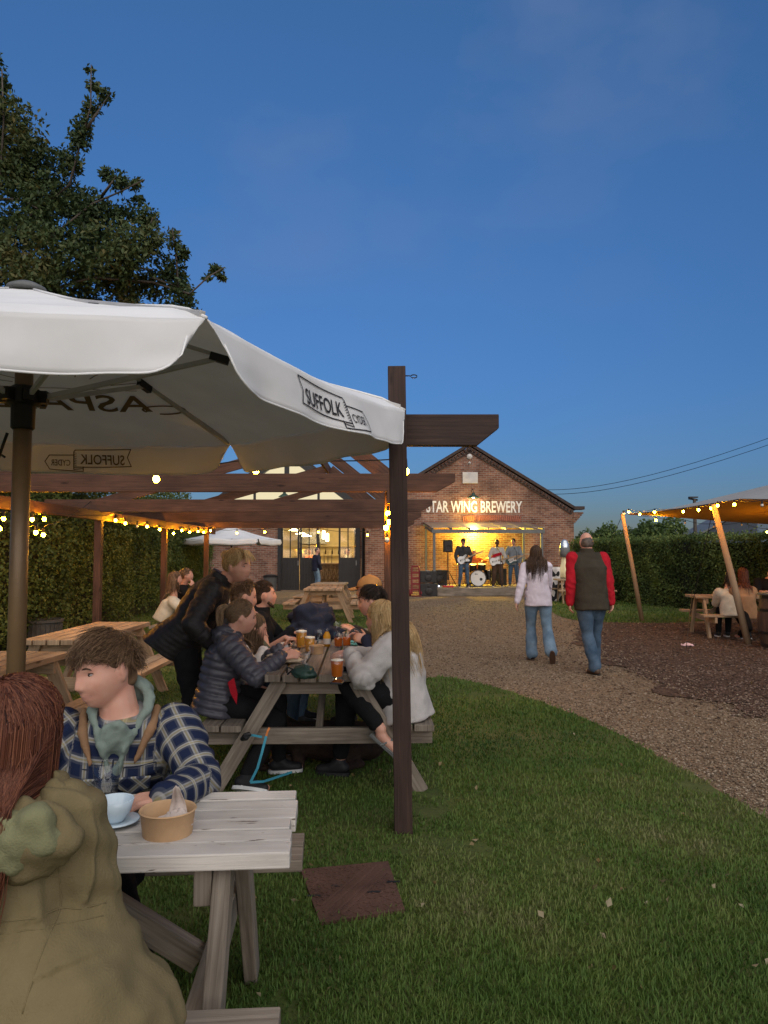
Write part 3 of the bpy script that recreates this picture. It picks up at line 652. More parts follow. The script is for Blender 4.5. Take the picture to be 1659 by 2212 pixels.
rn = np.clip(.36+.6*nz+.22*(pts[:, 2] > 1.84)+rng.uniform(-.2, .25, len(pts)), 0, 1)  # topmost leaves coloured paler, as though light fell on them
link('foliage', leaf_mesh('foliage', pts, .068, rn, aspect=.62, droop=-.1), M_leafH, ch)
b = MB(); b.prism([nh*-.15, nh*-1.0, nh*-1.0+V((0, 0, 1.8)), nh*-.15+V((0, 0, 1.8))], dirh*LH); b.build('twigs', M_core, ch)  # dark core block added inside the hedge, behind the leaves

# far trees over the right hedge
def far_tree(name, px, top, w, D, label, n=2600, base=1200):
    o = empty(name, tuple(G(px, 1208+0)[:2])+(0,), 0, label, 'tree', 'trees on the skyline beyond the clipped hedge') if False else empty(name, (P(px, 1200, D).x, D, 0), 0, label, 'tree', 'trees on the skyline beyond the clipped hedge')
    s = 1600/D; H = (1198-top)/s+1.5; W = w/s
    q = rng.normal(size=(n, 3)); q /= np.linalg.norm(q, axis=1)[:, None]; q *= (rng.random(n)**.4)[:, None]
    p = np.stack([q[:, 0]*W*.52, q[:, 1]*W*.5, H*.58+q[:, 2]*H*.42], 1); f = np.array([noise.noise((a[0]*.5+px, a[1]*.5, a[2]*.5)) for a in p])
    p *= (1+.22*f)[:, None]
    link('crown', leaf_mesh('crown', p, W*.10, np.clip(.3+.6*f+rng.uniform(-.2, .2, n), 0, 1), aspect=.8), M_leafH, o)
    b = MB(); b.tube([(0, 0, 0), (.1, 0, H*.3), (0, .1, H*.6)], [.03*H, .024*H, .012*H], 8); b.build('trunk', M_bark, o)
for px, top, w, D, lb in ((1262, 1143, 45, 75, 'small dark far tree just right of the brick gable'), (1312, 1134, 70, 80, 'dark far tree left of the slim leaning tent pole'), (1356, 1141, 50, 85, 'lowest dark far tree behind the slim leaning tent pole'),
                          (1405, 1128, 75, 80, 'tall dark far tree under the start of the light string'), (1450, 1126, 70, 82, 'tall rounded far tree beside the utility pole'), (1490, 1150, 34, 84, 'small pale far bush at the foot of the utility pole')):
    far_tree('far_tree', px, top, w, D, lb)
br = empty('barn', (P(1600, 1200, 70).x, 70, 0), R(-12), 'grey metal clad barn on the skyline under the canvas tent', 'barn')
s70 = 1600/70
b = MB(); b.prism([(-4.2, 0, 0), (1.5, 0, 0), (1.5, 0, 4.6), (-.2, 0, 5.2), (-4.2, 0, 2.9)], (0, 12, 0)); b.build('gable_wall', mat('dark cladding', (.045, .055, .07), stretch=(12, 12, .3), sc=3), br)
b = MB()
for k in range(6): b.box((1.53+k*1.6+.8, .2, 2.3), (1.58, .2, 4.6))
b.build('side_wall', mat('pale blue cladding', (.12, .16, .20), stretch=(10, 10, .3), sc=3), br)
b = MB(); b.prism([(-4.5, -.2, 2.85), (-.2, -.2, 5.3), (-.2, -.2, 5.45), (-4.6, -.2, 2.98)], (0, 12.4, 0)); b.prism([(-.2, -.2, 5.3), (11.4, -.2, 4.7), (11.4, -.2, 4.85), (-.2, -.2, 5.45)], (0, 12.4, 0)); b.build('roof', M_greypaint, br)
up = empty('utility_pole', (P(1503, 1200, 60).x, 60, 0), 0, 'dark utility pole with a crossarm rising beyond the clipped hedge', 'pole')
b = MB(); b.tube([(0, 0, 0), (0, 0, 1.5+(1198-1078)*60/1600)], [.17, .12], 10); b.build('post', M_bark, up)
b = MB(); b.beam((-.45, 0, 6.05), (.35, .3, 5.95), .14, .14); b.box((-.1, 0, 6.15), (.7, .3, .1)); b.build('crossarm', M_iron, up)
for k, (a, c) in enumerate((((1159, 1057), (1720, 925)), ((1159, 1066), (1720, 940)))):
    p0, p1 = P(a[0], a[1], 95), P(c[0], c[1], 40); b = MB()
    b.tube([p0.lerp(p1, t/14)-V((0, 0, 1.1*4*(t/14)*(1-t/14))) for t in range(15)], [.035-.0015*t for t in range(15)], 5)
    tag(b.build('overhead_wire', M_cable), ['upper of the two overhead wires crossing the sky at right', 'lower of the two overhead wires crossing the sky at right'][k], 'wire', 'overhead wires')

# ---------------------------------------------------------------- pergola
RX, LX, PZ = .055, -4.12, 2.29
pg = empty('pergola', (-2, 7.3, 0), 0, 'dark stained timber pergola of posts, tie beams and sloping rafters over the tables', 'pergola')
po = V(pg.location)
def part_beam(name, a, c, w, h, up=(0, 0, 1), cut=(0, 0), m=M_post, bev=.005):
    b = MB(); b.beam(V(a)-po, V(c)-po, w, h, up=up, cut=cut); return b.build(name, m, pg, bevel=bev)
for y in (7.3, 10.7, 13.9, 17.2):
    part_beam('post', (RX, y, 0), (RX, y, 2.3), .1, .1, up=(0, 1, 0)); part_beam('post', (LX, y, 0), (LX, y, 2.3), .1, .1, up=(0, 1, 0))
    b = MB(); b.prism([V(q)-po for q in ((LX-.62, y-.113, 2.11), (RX+.46, y-.113, 2.11), (RX+.64, y-.113, 2.21), (RX+.64, y-.113, 2.29), (LX-.75, y-.113, 2.29), (LX-.75, y-.113, 2.20))], (0, .06, 0)); b.build('tie_beam', M_post, pg, bevel=.005)
for x in (LX+.02, RX-.0):
    part_beam('eaves_beam', (x, 7.1, 2.06), (x, 17.9, 2.06), .055, .14)
part_beam('ridge_beam', (-1.05, 7.0, 3.1), (-1.05, 17.8, 3.1), .05, .16)
for y in (7.45, 10.9, 14.1, 17.3):
    part_beam('rafter', (-1.08, y, 3.14), (LX-.4, y, 2.16), .05, .15, up=(-.3, 0, 1)); part_beam('rafter', (-1.02, y, 3.14), (RX+.1, y, 2.19), .05, .15, up=(.85, 0, 1))
fp = empty('gateway_post', (.105, 4.1, 0), 0, 'tall dark timber post with a hook near its top and stub beam', 'post')
b = MB(); b.beam((0, 0, 0), (-.035, 0, 2.545), .098, .098, up=(0, 1, 0)); M_postd = wood('dark stained timber', (.024, .014, .011), (.058, .033, .025), knots=(.012, .008, .006), rough=.7); b.build('post', M_postd, fp, bevel=.004)
b = MB(); b.prism([(-.06, .05, 2.115), (.42, .05, 2.115), (.545, .05, 2.215), (.545, .05, 2.293), (-.06, .05, 2.293)], (0, .065, 0)); b.build('beam', M_postd, fp, bevel=.004)
b = MB(); hk = [(.01, -.0, 2.50), (.04, 0, 2.50)]+[(.062+.018*math.cos(t), 0, 2.497+.009*math.sin(t)) for t in np.linspace(math.pi, -math.pi*.8, 12)]; b.tube(hk, .0032, 6); b.build('hook', M_iron, fp, smooth=True)

# ---------------------------------------------------------------- big white parasol
PCX, PCY = -1.80, 3.66
VX = [(-.585, 2.40), (.115, 3.97), (-1.10, 5.27)]
VX += [(2*PCX-a, 2*PCY-c) for a, c in VX]
EZ, CZ, VH = 2.315, 2.84, .195
SAG = (.05, .012, .02, .02, .02, .03)
ps = empty('parasol', (PCX, PCY, 0), 0, 'huge white canvas parasol on a brown pole with printed banners on its hanging valance', 'parasol')
def canopy_pt(i, u, t):
    a, c = V((*VX[i], EZ)), V((*VX[(i+1) % 6], EZ)); e = a.lerp(c, u); ap = V((PCX, PCY, CZ)); p = ap.lerp(e, t)
    p.z -= SAG[i]*math.sin(math.pi*u)*t*t + .035*math.sin(math.pi*t)+.034*max(0, (t-.90)/.10)**2
    p.z += .008*noise.noise((p.x*5, p.y*5, 6))*t
    p.z += .010*noise.noise((p.x*2.2, p.y*2.2, 2))*t
    return p-V((PCX, PCY, 0))
b = MB()
for i in range(6): b.grid(lambda u, v, i=i: canopy_pt(i, u, .04+.96*v), 20, 16)
cano = b.build('canopy', M_canvas, ps, smooth=True, weld=True)
def valance_pt(i, x, d):
    """x metres along edge from its middle, d metres below the edge"""
    a, c = V((*VX[i], EZ)), V((*VX[(i+1) % 6], EZ)); ln = (c-a).length; t = (c-a)/ln; o = V((t.y, -t.x, 0))
    if o.dot((a+c)/2-V((PCX, PCY, EZ))) < 0: o = -o
    u = x/ln+.5; p = canopy_pt(i, min(max(u, 0), 1), 1.0)+V((PCX, PCY, 0))
    k = d/VH; wv = .022*math.sin(x*5.2+i*1.7)+.012*math.sin(x*13+i*2.1)+.022*noise.noise((x*2.6, d*6, i*3.3))+.009*noise.noise((x*7+d*9, d*12, i*3.3))
    return p + o*(.055*k+wv*k)+V((0, 0, -d))-V((PCX, PCY, 0)), o
def valance_edge(i, u, v):
    a, c = V(VX[i]).to_2d(), V(VX[(i+1) % 6]).to_2d(); ln = (c-a).length
    ins = .055*v**1.3+.004; h = VH
    x = (-ln/2+ins)+(ln-2*ins)*u; q = min(x+ln/2-ins, ln/2-ins-x)
    rr = .13; drop = h*v
    if q < rr: drop = v*(h-rr+math.sqrt(max(0, rr*rr-(rr-q)**2)))
    return x, drop
for i in range(6):
    b = MB(); b.grid(lambda u, v, i=i: valance_pt(i, *valance_edge(i, (1-math.cos(math.pi*u))/2*.5+u*.5, v))[0], 60, 10)
    va = b.build('valance', M_valance, ps, smooth=True, solid=.003)
    b = MB(); b.tube([valance_pt(i, *valance_edge(i, (1-math.cos(math.pi*u/60))/2*.5+u/120, 1.0))[0] for u in range(61)], .0042, 6); b.build('hem', M_canvas, va, smooth=True)
    def fo(x, y, i=i, sgn=1, dz=.006, flip=1):
        q, o = valance_pt(i, x*flip, VH*.52-y); return q+o*dz*sgn
    # the banner: SUFFOLK on the raised half, CYDER on the lower half; `s` turns it so that it reads from outside
    s = 1
    for sgn, mt, nm in () if i == 1 else ((1, M_print, 'banner_print'), (-1, M_printin, 'banner_show_through')):
        b = MB(); fn = lambda x, y: fo(x*s, y, i=i, sgn=sgn)
        line_strip(b, [(-.29, .075), (.075, .062), (.085, .05), (.085, -.055)], .006, fn); line_strip(b, [(-.29, .075), (-.265, .02), (-.29, -.04), (.085, -.055)], .006, fn)
        line_strip(b, [(.085, .028), (.245, .022), (.275, -.022), (.245, -.073), (.06, -.082), (.025, -.082), (.025, -.05)], .006, fn)
        line_strip(b, [(.025, -.062), (.085, -.07), (.085, -.05)], .005, fn)
        for k in range(8): line_strip(b, [(.085, .045-k*.012), (.068, .040-k*.012)], .003, fn)
        add_text(b, 'SUFFOLK', lambda x, y: fn(x-.1, y-.03), .29, .068, bold=.012)
        add_text(b, 'CYDER', lambda x, y: fn(x+.172, y-.046), .13, .042, bold=.008)
        b.build(nm, mt, va)
# the big lettering printed on the far panels, seen from below reversed
def canopy_print(i, nm):
    b = MB(); a, c = V((*VX[i], 0)), V((*VX[(i+1) % 6], 0)); ln = (c-a).length
    def fn(x, y):
        t = .92-y/1.45; u = .5+(x/ln)/max(t, .05); q = canopy_pt(i, u, t); return q-V((0, 0, .008))
    add_text(b, 'ASPALL', lambda x, y: fn(x, y+.30), .98, .20, bold=.012)
    ring = [(-.62+.13*math.cos(t), .34+.05*math.sin(t)) for t in np.linspace(-.5, 4.9, 30)]
    line_strip(b, [(.0+x, y) for x, y in ring], .016, lambda x, y: fn(x+.06, y-.02))
    for k in range(9):
        t = math.pi*(.12+.76*k/8); p0, p1 = (.30*math.cos(t), .55+.12*math.sin(t)), (.46*math.cos(t), .55+.2*math.sin(t)); line_strip(b, [p0, ((p0[0]+p1[0])/2+.01, (p0[1]+p1[1])/2), p1], .006, fn)
    line_strip(b, [(-.42, .545), (.42, .545)], .006, fn)
    word = 'THE CYDER HOUSE ASPALL'
    for k, chh in enumerate(word):
        if chh == ' ': continue
        ph = math.pi*(.93-.86*k/(len(word)-1)); cx, cy = .50*math.cos(ph), .60+.22*math.sin(ph); an = (ph-math.pi/2)*.55
        vs, fs = text_shape(chh, .004)
        b.add([fn(cx+.052*(q[0]*math.cos(an)-q[1]*math.sin(an)), cy+.052*(q[0]*math.sin(an)+q[1]*math.cos(an))) for q in vs], fs)
    b.build(nm, M_printin, cano)
canopy_print(2, 'canopy_lettering'); canopy_print(5, 'canopy_lettering')
b = MB(); b.tube([(0, 0, .05), (0, 0, 2.80)], .043, 20); b.build('pole', mat('bronze pole', (.20, .125, .06), rough=.38, var=.15, sc=3, metal=.15, spec=.5), ps, smooth=True)
b = MB(); b.lathe([(.0, 0), (.30, 0), (.32, .03), (.30, .07), (.08, .09), (.062, .22), (0, .22)], (0, 0, .008), 24); b.build('foot', M_iron, ps, smooth=True)
b = MB(); b.lathe([(.046, 2.12), (.056, 2.13), (.058, 2.24), (.08, 2.25), (.08, 2.32), (.05, 2.34)], (0, 0, 0), 20)
for k in range(6): t = R(8+60*k); b.box((.08*math.cos(t), .08*math.sin(t), 2.285), (.07, .05, .06), rz=t)
b.build('slider', M_iron, ps)
b = MB(); b.lathe([(0, CZ+.03), (.05, CZ+.024), (.09, CZ+.004), (.10, CZ-.02), (0, CZ-.02)], (0, 0, 0), 20); b.build('crown_cap', M_greypaint, ps, smooth=True)
M_rib = mat('pale rib', (.42, .41, .39), rough=.4, var=.1)
for i in range(6):
    b = MB(); b.tube([canopy_pt(i, .0, .06+.94*k/14)+V((0, 0, .004)) for k in range(15)], .006, 6); b.build('seam', M_canvas, cano, smooth=True)
    e = V((*VX[i], EZ))-V((PCX, PCY, 0)); top = V((0, 0, CZ)); p = top.lerp(e, .12)-V((0, 0, .045)); q = top.lerp(e, .985)-V((0, 0, .03))
    b = MB(); b.beam(p, q, .022, .032); rb = b.build('rib', M_rib, ps, bevel=.003)
    mid = p.lerp(q, .43)-V((0, 0, .02)); dirr = V((e.x, e.y, 0)).normalized()
    b = MB(); b.beam(dirr*.09+V((0, 0, 2.285)), mid, .02, .026); b.build('strut', M_rib, rb, bevel=.003)
    b = MB(); b.beam(mid-(q-p).normalized()*.05, mid+(q-p).normalized()*.05, .034, .045); b.build('joint', M_iron, rb)
b = MB(); b.tube([(-.06, -.03, 2.1), (-.12, -.04, 1.9), (-.10, -.05, 1.7), (-.055, -.04, 1.62)], .008, 6); b.tube([(-.3, .2, 2.3), (-.2, .05, 2.05), (-.07, -.03, 1.98)], .006, 6); b.build('cord', M_cable, ps)

# small parasol by the hall
sp = empty('small_parasol', (P(500, 1200, 22.5).x, 22.5, 0), R(12), 'small white parasol with drooping valance in front of the brick hall', 'parasol')
b = MB()
for i in range(6):
    a, c = R(60*i), R(60*(i+1))
    def sp_pt(u, v, a=a, c=c):
        e = V((1.5*math.cos(a), 1.5*math.sin(a), 1.95)).lerp(V((1.5*math.cos(c), 1.5*math.sin(c), 1.95)), u); p = V((0, 0, 2.36)).lerp(e, v); p.z -= .05*math.sin(math.pi*v); return p
    b.grid(sp_pt, 6, 6)
b.build('canopy', M_canvas, sp, smooth=True)
for i in range(6):
    a, c = R(60*i), R(60*(i+1)); b = MB()
    b.grid(lambda u, v: (lambda e: e*(1+.02*v)+V((0, 0, 1.95-.17*v*(1 if .04 < u < .96 else .55)+.012*math.sin(u*9))))(V((1.5*math.cos(a), 1.5*math.sin(a), 0)).lerp(V((1.5*math.cos(c), 1.5*math.sin(c), 0)), .02+.96*u)), 14, 3); b.build('valance', M_canvas, sp, smooth=True, solid=.004)
b = MB(); b.tube([(0, 0, 0), (0, 0, 2.36)], .03, 10); b.build('pole', M_iron, sp)

# ---------------------------------------------------------------- canvas tent on the right
tn = empty('canvas_tent', (6.4, 13, 0), 0, 'grey stretch canvas tent on leaning wooden poles, glowing orange underneath', 'tent')
to = V(tn.location)
M_tent = mat('tent canvas', (.34, .33, .31), var=.06, sc=2, bump=.1, bsc=6, rough=.9, trans=.12)
M_tent_lit = mat('lit tent underside', (.50, .30, .12), var=.08, sc=2, bump=.1, bsc=6, rough=.9)  # canvas underside; the orange bulb light is put into this colour
near = [P(1350, 1110, 16.3), P(1400, 1106, 15.3), P(1470, 1098, 13.7), P(1545, 1086, 12.2), P(1600, 1077, 11.4), P(1700, 1079, 10.2), P(1820, 1092, 9.0)]
peak = [P(1356, 1109, 16.3), P(1420, 1104, 15.7), P(1501, 1086, 15.0), P(1580, 1067, 14.2), P(1659, 1048, 13.2), P(1760, 1010, 12.8), P(1900, 1000, 12.0)]
far_ = [P(1360, 1111, 16.4), P(1420, 1113, 16.6), P(1477, 1118, 16.8), P(1565, 1125, 17.0), P(1655, 1131, 17.2), P(1780, 1136, 17.3), P(1950, 1140, 17.4)]
def interp(l, u):
    t = u*(len(l)-1); i = min(int(t), len(l)-2); return l[i].lerp(l[i+1], t-i)
def tent_pt(u, v, dz=0):
    a, m, c = interp(near, u), interp(peak, u), interp(far_, u)
    p = a.lerp(m, v*2) if v < .5 else m.lerp(c, v*2-1)
    return p+V((0, 0, dz))-to
b = MB(); b.grid(lambda u, v: tent_pt(u, v), 36, 20); b.build('outer_skin', M_tent, tn, smooth=True)
b = MB(); b.grid(lambda u, v: tent_pt(u, v, -.014), 36, 20); b.build('lining', M_tent_lit, tn, smooth=True)  # underside of the same canvas, coloured orange as if lit by bulbs
M_pole = wood('pale pole', (.30, .20, .12), (.46, .33, .21), knots=(.14, .09, .05))
for a, c, r in ((G(1387, 1342), P(1344, 1112, 16.3), .05), (G(1617, 1394), P(1541, 1093, 12.25), .058)):
    b = MB(); b.tube([a-to, a.lerp(c, .5)+V((.01, 0, .01))-to, c+V((0, 0, .03))-to], [r, r*.92, r*.8], 12); b.build('pole', M_pole, tn, smooth=True)
for a, c in ((P(1344, 1113, 16.3), P(1310, 1190, 17.5)), (P(1541, 1095, 12.25), P(1490, 1330, 13.2)), (G(1480, 1418), P(1496, 1275, 13.6))): b = MB(); b.tube([a-to, c-to], .006, 5); b.build('guy_rope', M_cable, tn)
# ---------------------------------------------------------------- picnic tables
def picnic_table(loc, rz, Ln, label, W=.70, n=5, th=.045, m=M_grey, H=.75, seat=.44, reach=.72, bw=.26, splay=.30, gap=.014, inset=.16, group='timber picnic tables', mtop=None, leg_w=.095):
    """table along local Y, benches at +-X"""
    t = empty('picnic_table', loc, rz, label, 'picnic table', group); mtop = mtop or m
    b = MB(); pw = (W-(n-1)*gap)/n
    for k in range(n):
        x = -W/2+pw/2+k*(pw+gap); e = random.uniform(-.012, .012)
        b.beam((x, -Ln/2+e, H-th/2+random.uniform(-.002, .002)), (x, Ln/2+e, H-th/2), pw, th)
    b.build('tabletop', mtop, t, bevel=.004)
    for s in (-1, 1):
        b = MB(); q = (bw-.012)/2
        for k in (-.5, .5): b.beam((s*reach+k*(q+.012), -Ln/2+random.uniform(-.01, .01), seat-.02), (s*reach+k*(q+.012), Ln/2, seat-.02), q, .04)
        b.build('bench', m, t, bevel=.004)
    for y in (-Ln/2+inset, Ln/2-inset):
        dy = .028 if y < 0 else -.028
        for s in (-1, 1):
            b = MB(); b.beam((s*(W/2-.09), y, H-th), (s*(W/2-.09+splay), y, 0), .045, leg_w, up=(1, 0, 0)); b.build('leg', m, t, bevel=.004)
        b = MB(); b.beam((-reach-bw/2, y+dy*1.7, seat-.095), (reach+bw/2, y+dy*1.7, seat-.095), .045, .10); b.build('cross_beam', m, t, bevel=.004)
        b = MB(); b.beam((-W/2+.02, y+dy*1.7, H-th-.05), (W/2-.02, y+dy*1.7, H-th-.05), .045, .09); b.build('top_batten', m, t, bevel=.004)
        b = MB(); b.beam((0, y+dy*3.2, seat-.1), (0, y*.35, H-th-.02), .07, .045, up=(1, 0, 0)); b.build('brace', m, t, bevel=.004)
    return t
TW = picnic_table((-1.33, 2.085, 0), R(94), 2.15, 'white painted picnic table in the foreground holding the bowl and cup', W=.49, n=6, th=.042, m=M_grey, mtop=M_white, reach=.53, bw=.25, seat=.47, splay=.42, gap=.005, inset=.17, leg_w=.09)
TB = picnic_table((-.455, 6.13, 0), R(1.5), 2.92, 'long grey picnic table crowded with beer glasses and seated people', W=.655, n=6, reach=.60, bw=.26, splay=.42, gap=.016, inset=.10)
picnic_table((-1.36, 17.0, 0), R(1), 1.5, 'nearer of the two empty end-on picnic tables facing the hall doors', W=.84, reach=.74, n=6, m=M_warmgrey, inset=.12)
picnic_table((-1.42, 19.6, 0), R(-2), 1.5, 'farther of the two empty end-on picnic tables facing the hall doors', W=.84, reach=.74, n=6, m=M_warmgrey)
picnic_table((-2.91, 7.45, 0), R(0), 1.78, 'empty picnic table beside the dark bucket planter, behind the young man', W=.60, reach=.62, n=5, m=M_warmgrey)  # the light falling on this table is put into its paler wood
picnic_table((-2.78, 4.92, 0), R(-3), 1.78, 'empty picnic table at the left edge behind the parasol pole', W=.62, reach=.62, n=5, m=M_warmgrey)  # paler wood again stands in for light on the table
picnic_table((-2.75, 11.9, 0), R(4), 1.6, 'picnic table far left with two women sitting at it, mostly hidden', W=.68, reach=.66, n=5)
picnic_table((6.62, 13.75, 0), R(84), 1.85, 'rustic picnic table under the canvas tent with women on its bench', W=.64, reach=.62, n=5, m=M_warmgrey)
picnic_table((6.15, 23.0, 0), R(86), 1.7, 'picnic table near the clipped hedge with a furled parasol', W=.68, reach=.66, n=5, m=M_warmgrey)

# ---------------------------------------------------------------- festoon lights
def festoon(pts, lit, label, sag=.06, drop=.07, r=.021, power=None, glow=None):
    """cable through pts with a hanging bulb at each; lit = indices that glow"""
    o = empty('string_lights', pts[0], 0, label, 'string lights', 'strings of festoon bulbs'); o0 = V(pts[0])
    cable = []
    for i in range(len(pts)-1):
        for k in range(6): cable.append(V(pts[i]).lerp(V(pts[i+1]), k/6)-o0-V((0, 0, sag*4*(k/6)*(1-k/6))))
    cable.append(V(pts[-1])-o0)
    b = MB(); b.tube(cable, .005, 5); b.build('cable', M_cable, o)
    for i, p in enumerate(pts):
        q = V(p)-o0; b = MB(); b.tube([q, q-V((0, 0, drop))], [.012, .016], 8); h = b.build('lamp_holder', M_cable, o)
        b = MB(); b.sphere(q-V((0, 0, drop+r*.9)), r, 12, 8, sc=(1, 1, 1.15)); b.build('bulb', (glow or M_bulb) if i in lit else M_bulb_off, h, smooth=True)
def at(lst): return [P(x, y-5, d) for x, y, d in lst]
s = at([(-40, 1105, 7.4), (8, 1108, 7.8), (70, 1110, 8.4), (96, 1110, 8.7), (250, 1116, 11.0), (271, 1123, 11.5), (297, 1130, 12.0), (318, 1131, 12.5), (345, 1138, 13.2), (375, 1147, 14.0), (393, 1141, 14.5), (410, 1145, 15.1), (428, 1144, 15.8), (440, 1146, 16.4), (455, 1143, 17.0)])
festoon(s, set(range(15))-{0, 6}, 'lit string of bulbs hung along the left eaves beam by the tall hedge', sag=.03)
s = at([(-60, 1120, 6.6), (0, 1126, 7.0), (78, 1137, 7.8), (94, 1143, 8.2), (200, 1085, 10.7)]); festoon(s, {1, 2, 3}, 'short drooping string of lit bulbs beside the parasol pole', sag=.05)
s = at([(455, 1143, 17.05), (512, 1148, 17.1), (572, 1146, 17.1), (688, 1146, 17.1), (794, 1152, 17.1), (838, 1140, 17.1)]); festoon(s, {1, 2, 3, 4}, 'lit string of bulbs across the far end of the pergola', sag=.05)
s = at([(-300, 960, 5.5), (127, 980, 5.5), (338, 1013, 5.5), (553, 994, 5.5), (876, 996, 5.3)]); festoon(s, {1, 2, 3, 4}, 'string of lit bulbs stretched low behind the big parasol', sag=.02, r=.025, glow=M_bulb_low)
s = [P(838, 1093, 7.2), P(840, 1112, 7.18), P(834, 1124, 7.16), P(836, 1150, 7.18)]; festoon(s, {0, 1, 2}, 'cluster of lit bulbs hanging down the second pergola post', sag=0, drop=.05, r=.024)
s = at([(1346, 1108, 16.25), (1358, 1104, 16.0), (1382, 1109, 15.6), (1414, 1104, 15.0), (1476, 1102, 13.6), (1509, 1098, 12.9), (1536, 1094, 12.3), (1550, 1088, 12.0), (1586, 1085, 11.4), (1646, 1086, 10.6), (1720, 1090, 9.8)])
festoon(s, {1, 2, 3, 4, 5, 6, 7, 8}, 'string of lit bulbs along the near edge of the canvas tent', sag=.02, drop=.05)
s = at([(1348, 1108, 16.3), (1417, 1122, 16.6), (1480, 1128, 16.8), (1542, 1136, 16.9), (1602, 1132, 17.0), (1657, 1147, 15.5), (1740, 1150, 15.0)]); festoon(s, {1, 5}, 'dimmer string of bulbs along the far edge of the canvas tent', sag=.04, drop=.05)

# ---------------------------------------------------------------- things standing about
M_pot = mat('grey bucket', (.085, .085, .08), var=.2)
p0 = G(88, 1402); o = empty('planter', (p0.x, p0.y, 0), 0, 'dark grey ribbed bucket planter beside the tall hedge', 'planter')
b = MB(); b.lathe([(0, 0), (.25, 0), (.30, .42), (.33, .43), (.335, .47), (.29, .47), (.285, .40), (0, .40)], n=28)
for k in range(28): t = 2*math.pi*k/28; b.beam((.262*math.cos(t), .262*math.sin(t), .03), (.303*math.cos(t), .303*math.sin(t), .40), .012, .03, up=(math.cos(t), math.sin(t), 0))
b.build('bucket', M_pot, o)
b = MB(); b.lathe([(0, .401), (.284, .401), (.2, .43), (0, .44)], n=20); b.build('soil', M_core, o)
p0 = G(584, 1277); o = empty('wheelie_bin', (p0.x, p0.y, 0), 0, 'dark grey round bin with a lid against the brick hall wall', 'bin')
b = MB(); b.lathe([(0, 0), (.23, 0), (.28, .58), (0, .58)], n=20); b.build('body', M_pot, o); b = MB(); b.lathe([(.30, .58), (.31, .62), (.2, .68), (0, .69)], n=20); b.build('lid', M_black, o)
# manhole cover sunk in the grass
M_rust = mat('rusty iron', (.060, .030, .021), col2=(.115, .058, .042), sc=5, bump=.6, bsc=70, rough=.85)
q = list(MANHOLE); cx = sum((V(p) for p in q), V())/4
o = empty('manhole_cover', (cx.x, cx.y, 0), 0, 'square rusty iron manhole cover set in the grass near the dark post', 'manhole cover')
def mq(u, v, z=.0): p = q[0].lerp(q[1], u).lerp(q[3].lerp(q[2], u), v)-cx; return V((p.x, p.y, z))
b = MB(); b.add([mq(0, 0, .0), mq(1, 0, .0), mq(1, 1, .0), mq(0, 1, .0), mq(.0, .0, .022), mq(1, 0, .022), mq(1, 1, .022), mq(0, 1, .022)], [(4, 7, 6, 5), (0, 1, 5, 4), (1, 2, 6, 5), (2, 3, 7, 6), (3, 0, 4, 7)])
for i in range(13):
    for j in range(13):
        u, v = .06+.88*i/12, .06+.88*j/12
        if abs(u+v-1) < .17: continue
        e = .018*(1 if (i+j) % 2 else -1); a, c = mq(u-.022, v-e, .023), mq(u+.022, v+e, .023); b.beam(a, c, .008, .005)
for dd in (-.19, -.07, .07, .19):
    b.beam(mq(.5+dd/2-.42+abs(dd)*.5, .5+dd/2+.42-abs(dd)*.5, .023), mq(.5+dd/2+.42-abs(dd)*.5, .5+dd/2-.42+abs(dd)*.5, .023), .014, .006)
b.build('plate', M_rust, o, bevel=.001)
for u, v in ((.34, .42), (.72, .62), (.03, .55), (.98, .47)):
    b = MB(); a = mq(u, v, .0235); b.prism([a+V((-.03, -.008, 0)), a+V((.03, -.004, 0)), a+V((.03, .010, 0)), a+V((-.03, .008, 0))], (0, 0, .0012)); b.build('key_slot', M_black, o)

# furled parasol by the hedge, table blanket
p0 = G(1221, 1300); o = empty('furled_parasol', (p0.x, p0.y, 0), 0, 'furled cream parasol with a grey sleeve and shiny silver cap by the barn corner', 'parasol')
b = MB(); b.tube([(0, 0, 0), (0, 0, 1.55)], .03, 8); b.build('pole', M_iron, o)
b = MB(); b.lathe([(.02, 1.45), (.07, 1.44), (.15, 1.05), (.22, .78), (.17, .76), (.03, .8)], n=18); 
b.v = [(x*(1+.18*math.sin(6*math.atan2(y, x))), y*(1+.18*math.sin(6*math.atan2(y, x))), z) for x, y, z in b.v]; b.build('canopy', mat('cream fabric', (.72, .62, .36), var=.06), o, smooth=True)
b = MB(); b.lathe([(.10, 1.42), (.15, 1.43), (.165, 1.72), (.13, 1.73)], n=16); b.build('sleeve', M_greypaint, o, smooth=True)
b = MB(); b.lathe([(.145, 1.725), (.14, 1.82), (.10, 1.93), (.04, 1.98), (0, 1.985)], n=16); b.build('cap', mat('silver foil', (.55, .6, .63), rough=.25, metal=.7, bump=.5, bsc=25), o, smooth=True)
o = empty('blanket', tuple(G(1203, 1300)), 0, 'black and white patched blanket hanging by the far picnic table', 'blanket')
b = MB(); b.grid(lambda u, v: V((-.22+.44*u+.03*math.sin(v*5), -.06+.08*math.sin(u*9)+.05*v, 1.08*(1-v)+.02)), 14, 12)
m, nt, bs, _o = _new('patched cloth'); tcn = _n(nt, 'ShaderNodeTexCoord'); nn_ = _n(nt, 'ShaderNodeTexNoise', {'Scale': 3.2, 'Detail': 1}); rr_ = _n(nt, 'ShaderNodeValToRGB'); rr_.color_ramp.interpolation = 'CONSTANT'
rr_.color_ramp.elements[0].color = c4((.012, .012, .014)); rr_.color_ramp.elements[1].color = c4((.6, .58, .55)); rr_.color_ramp.elements[1].position = .48
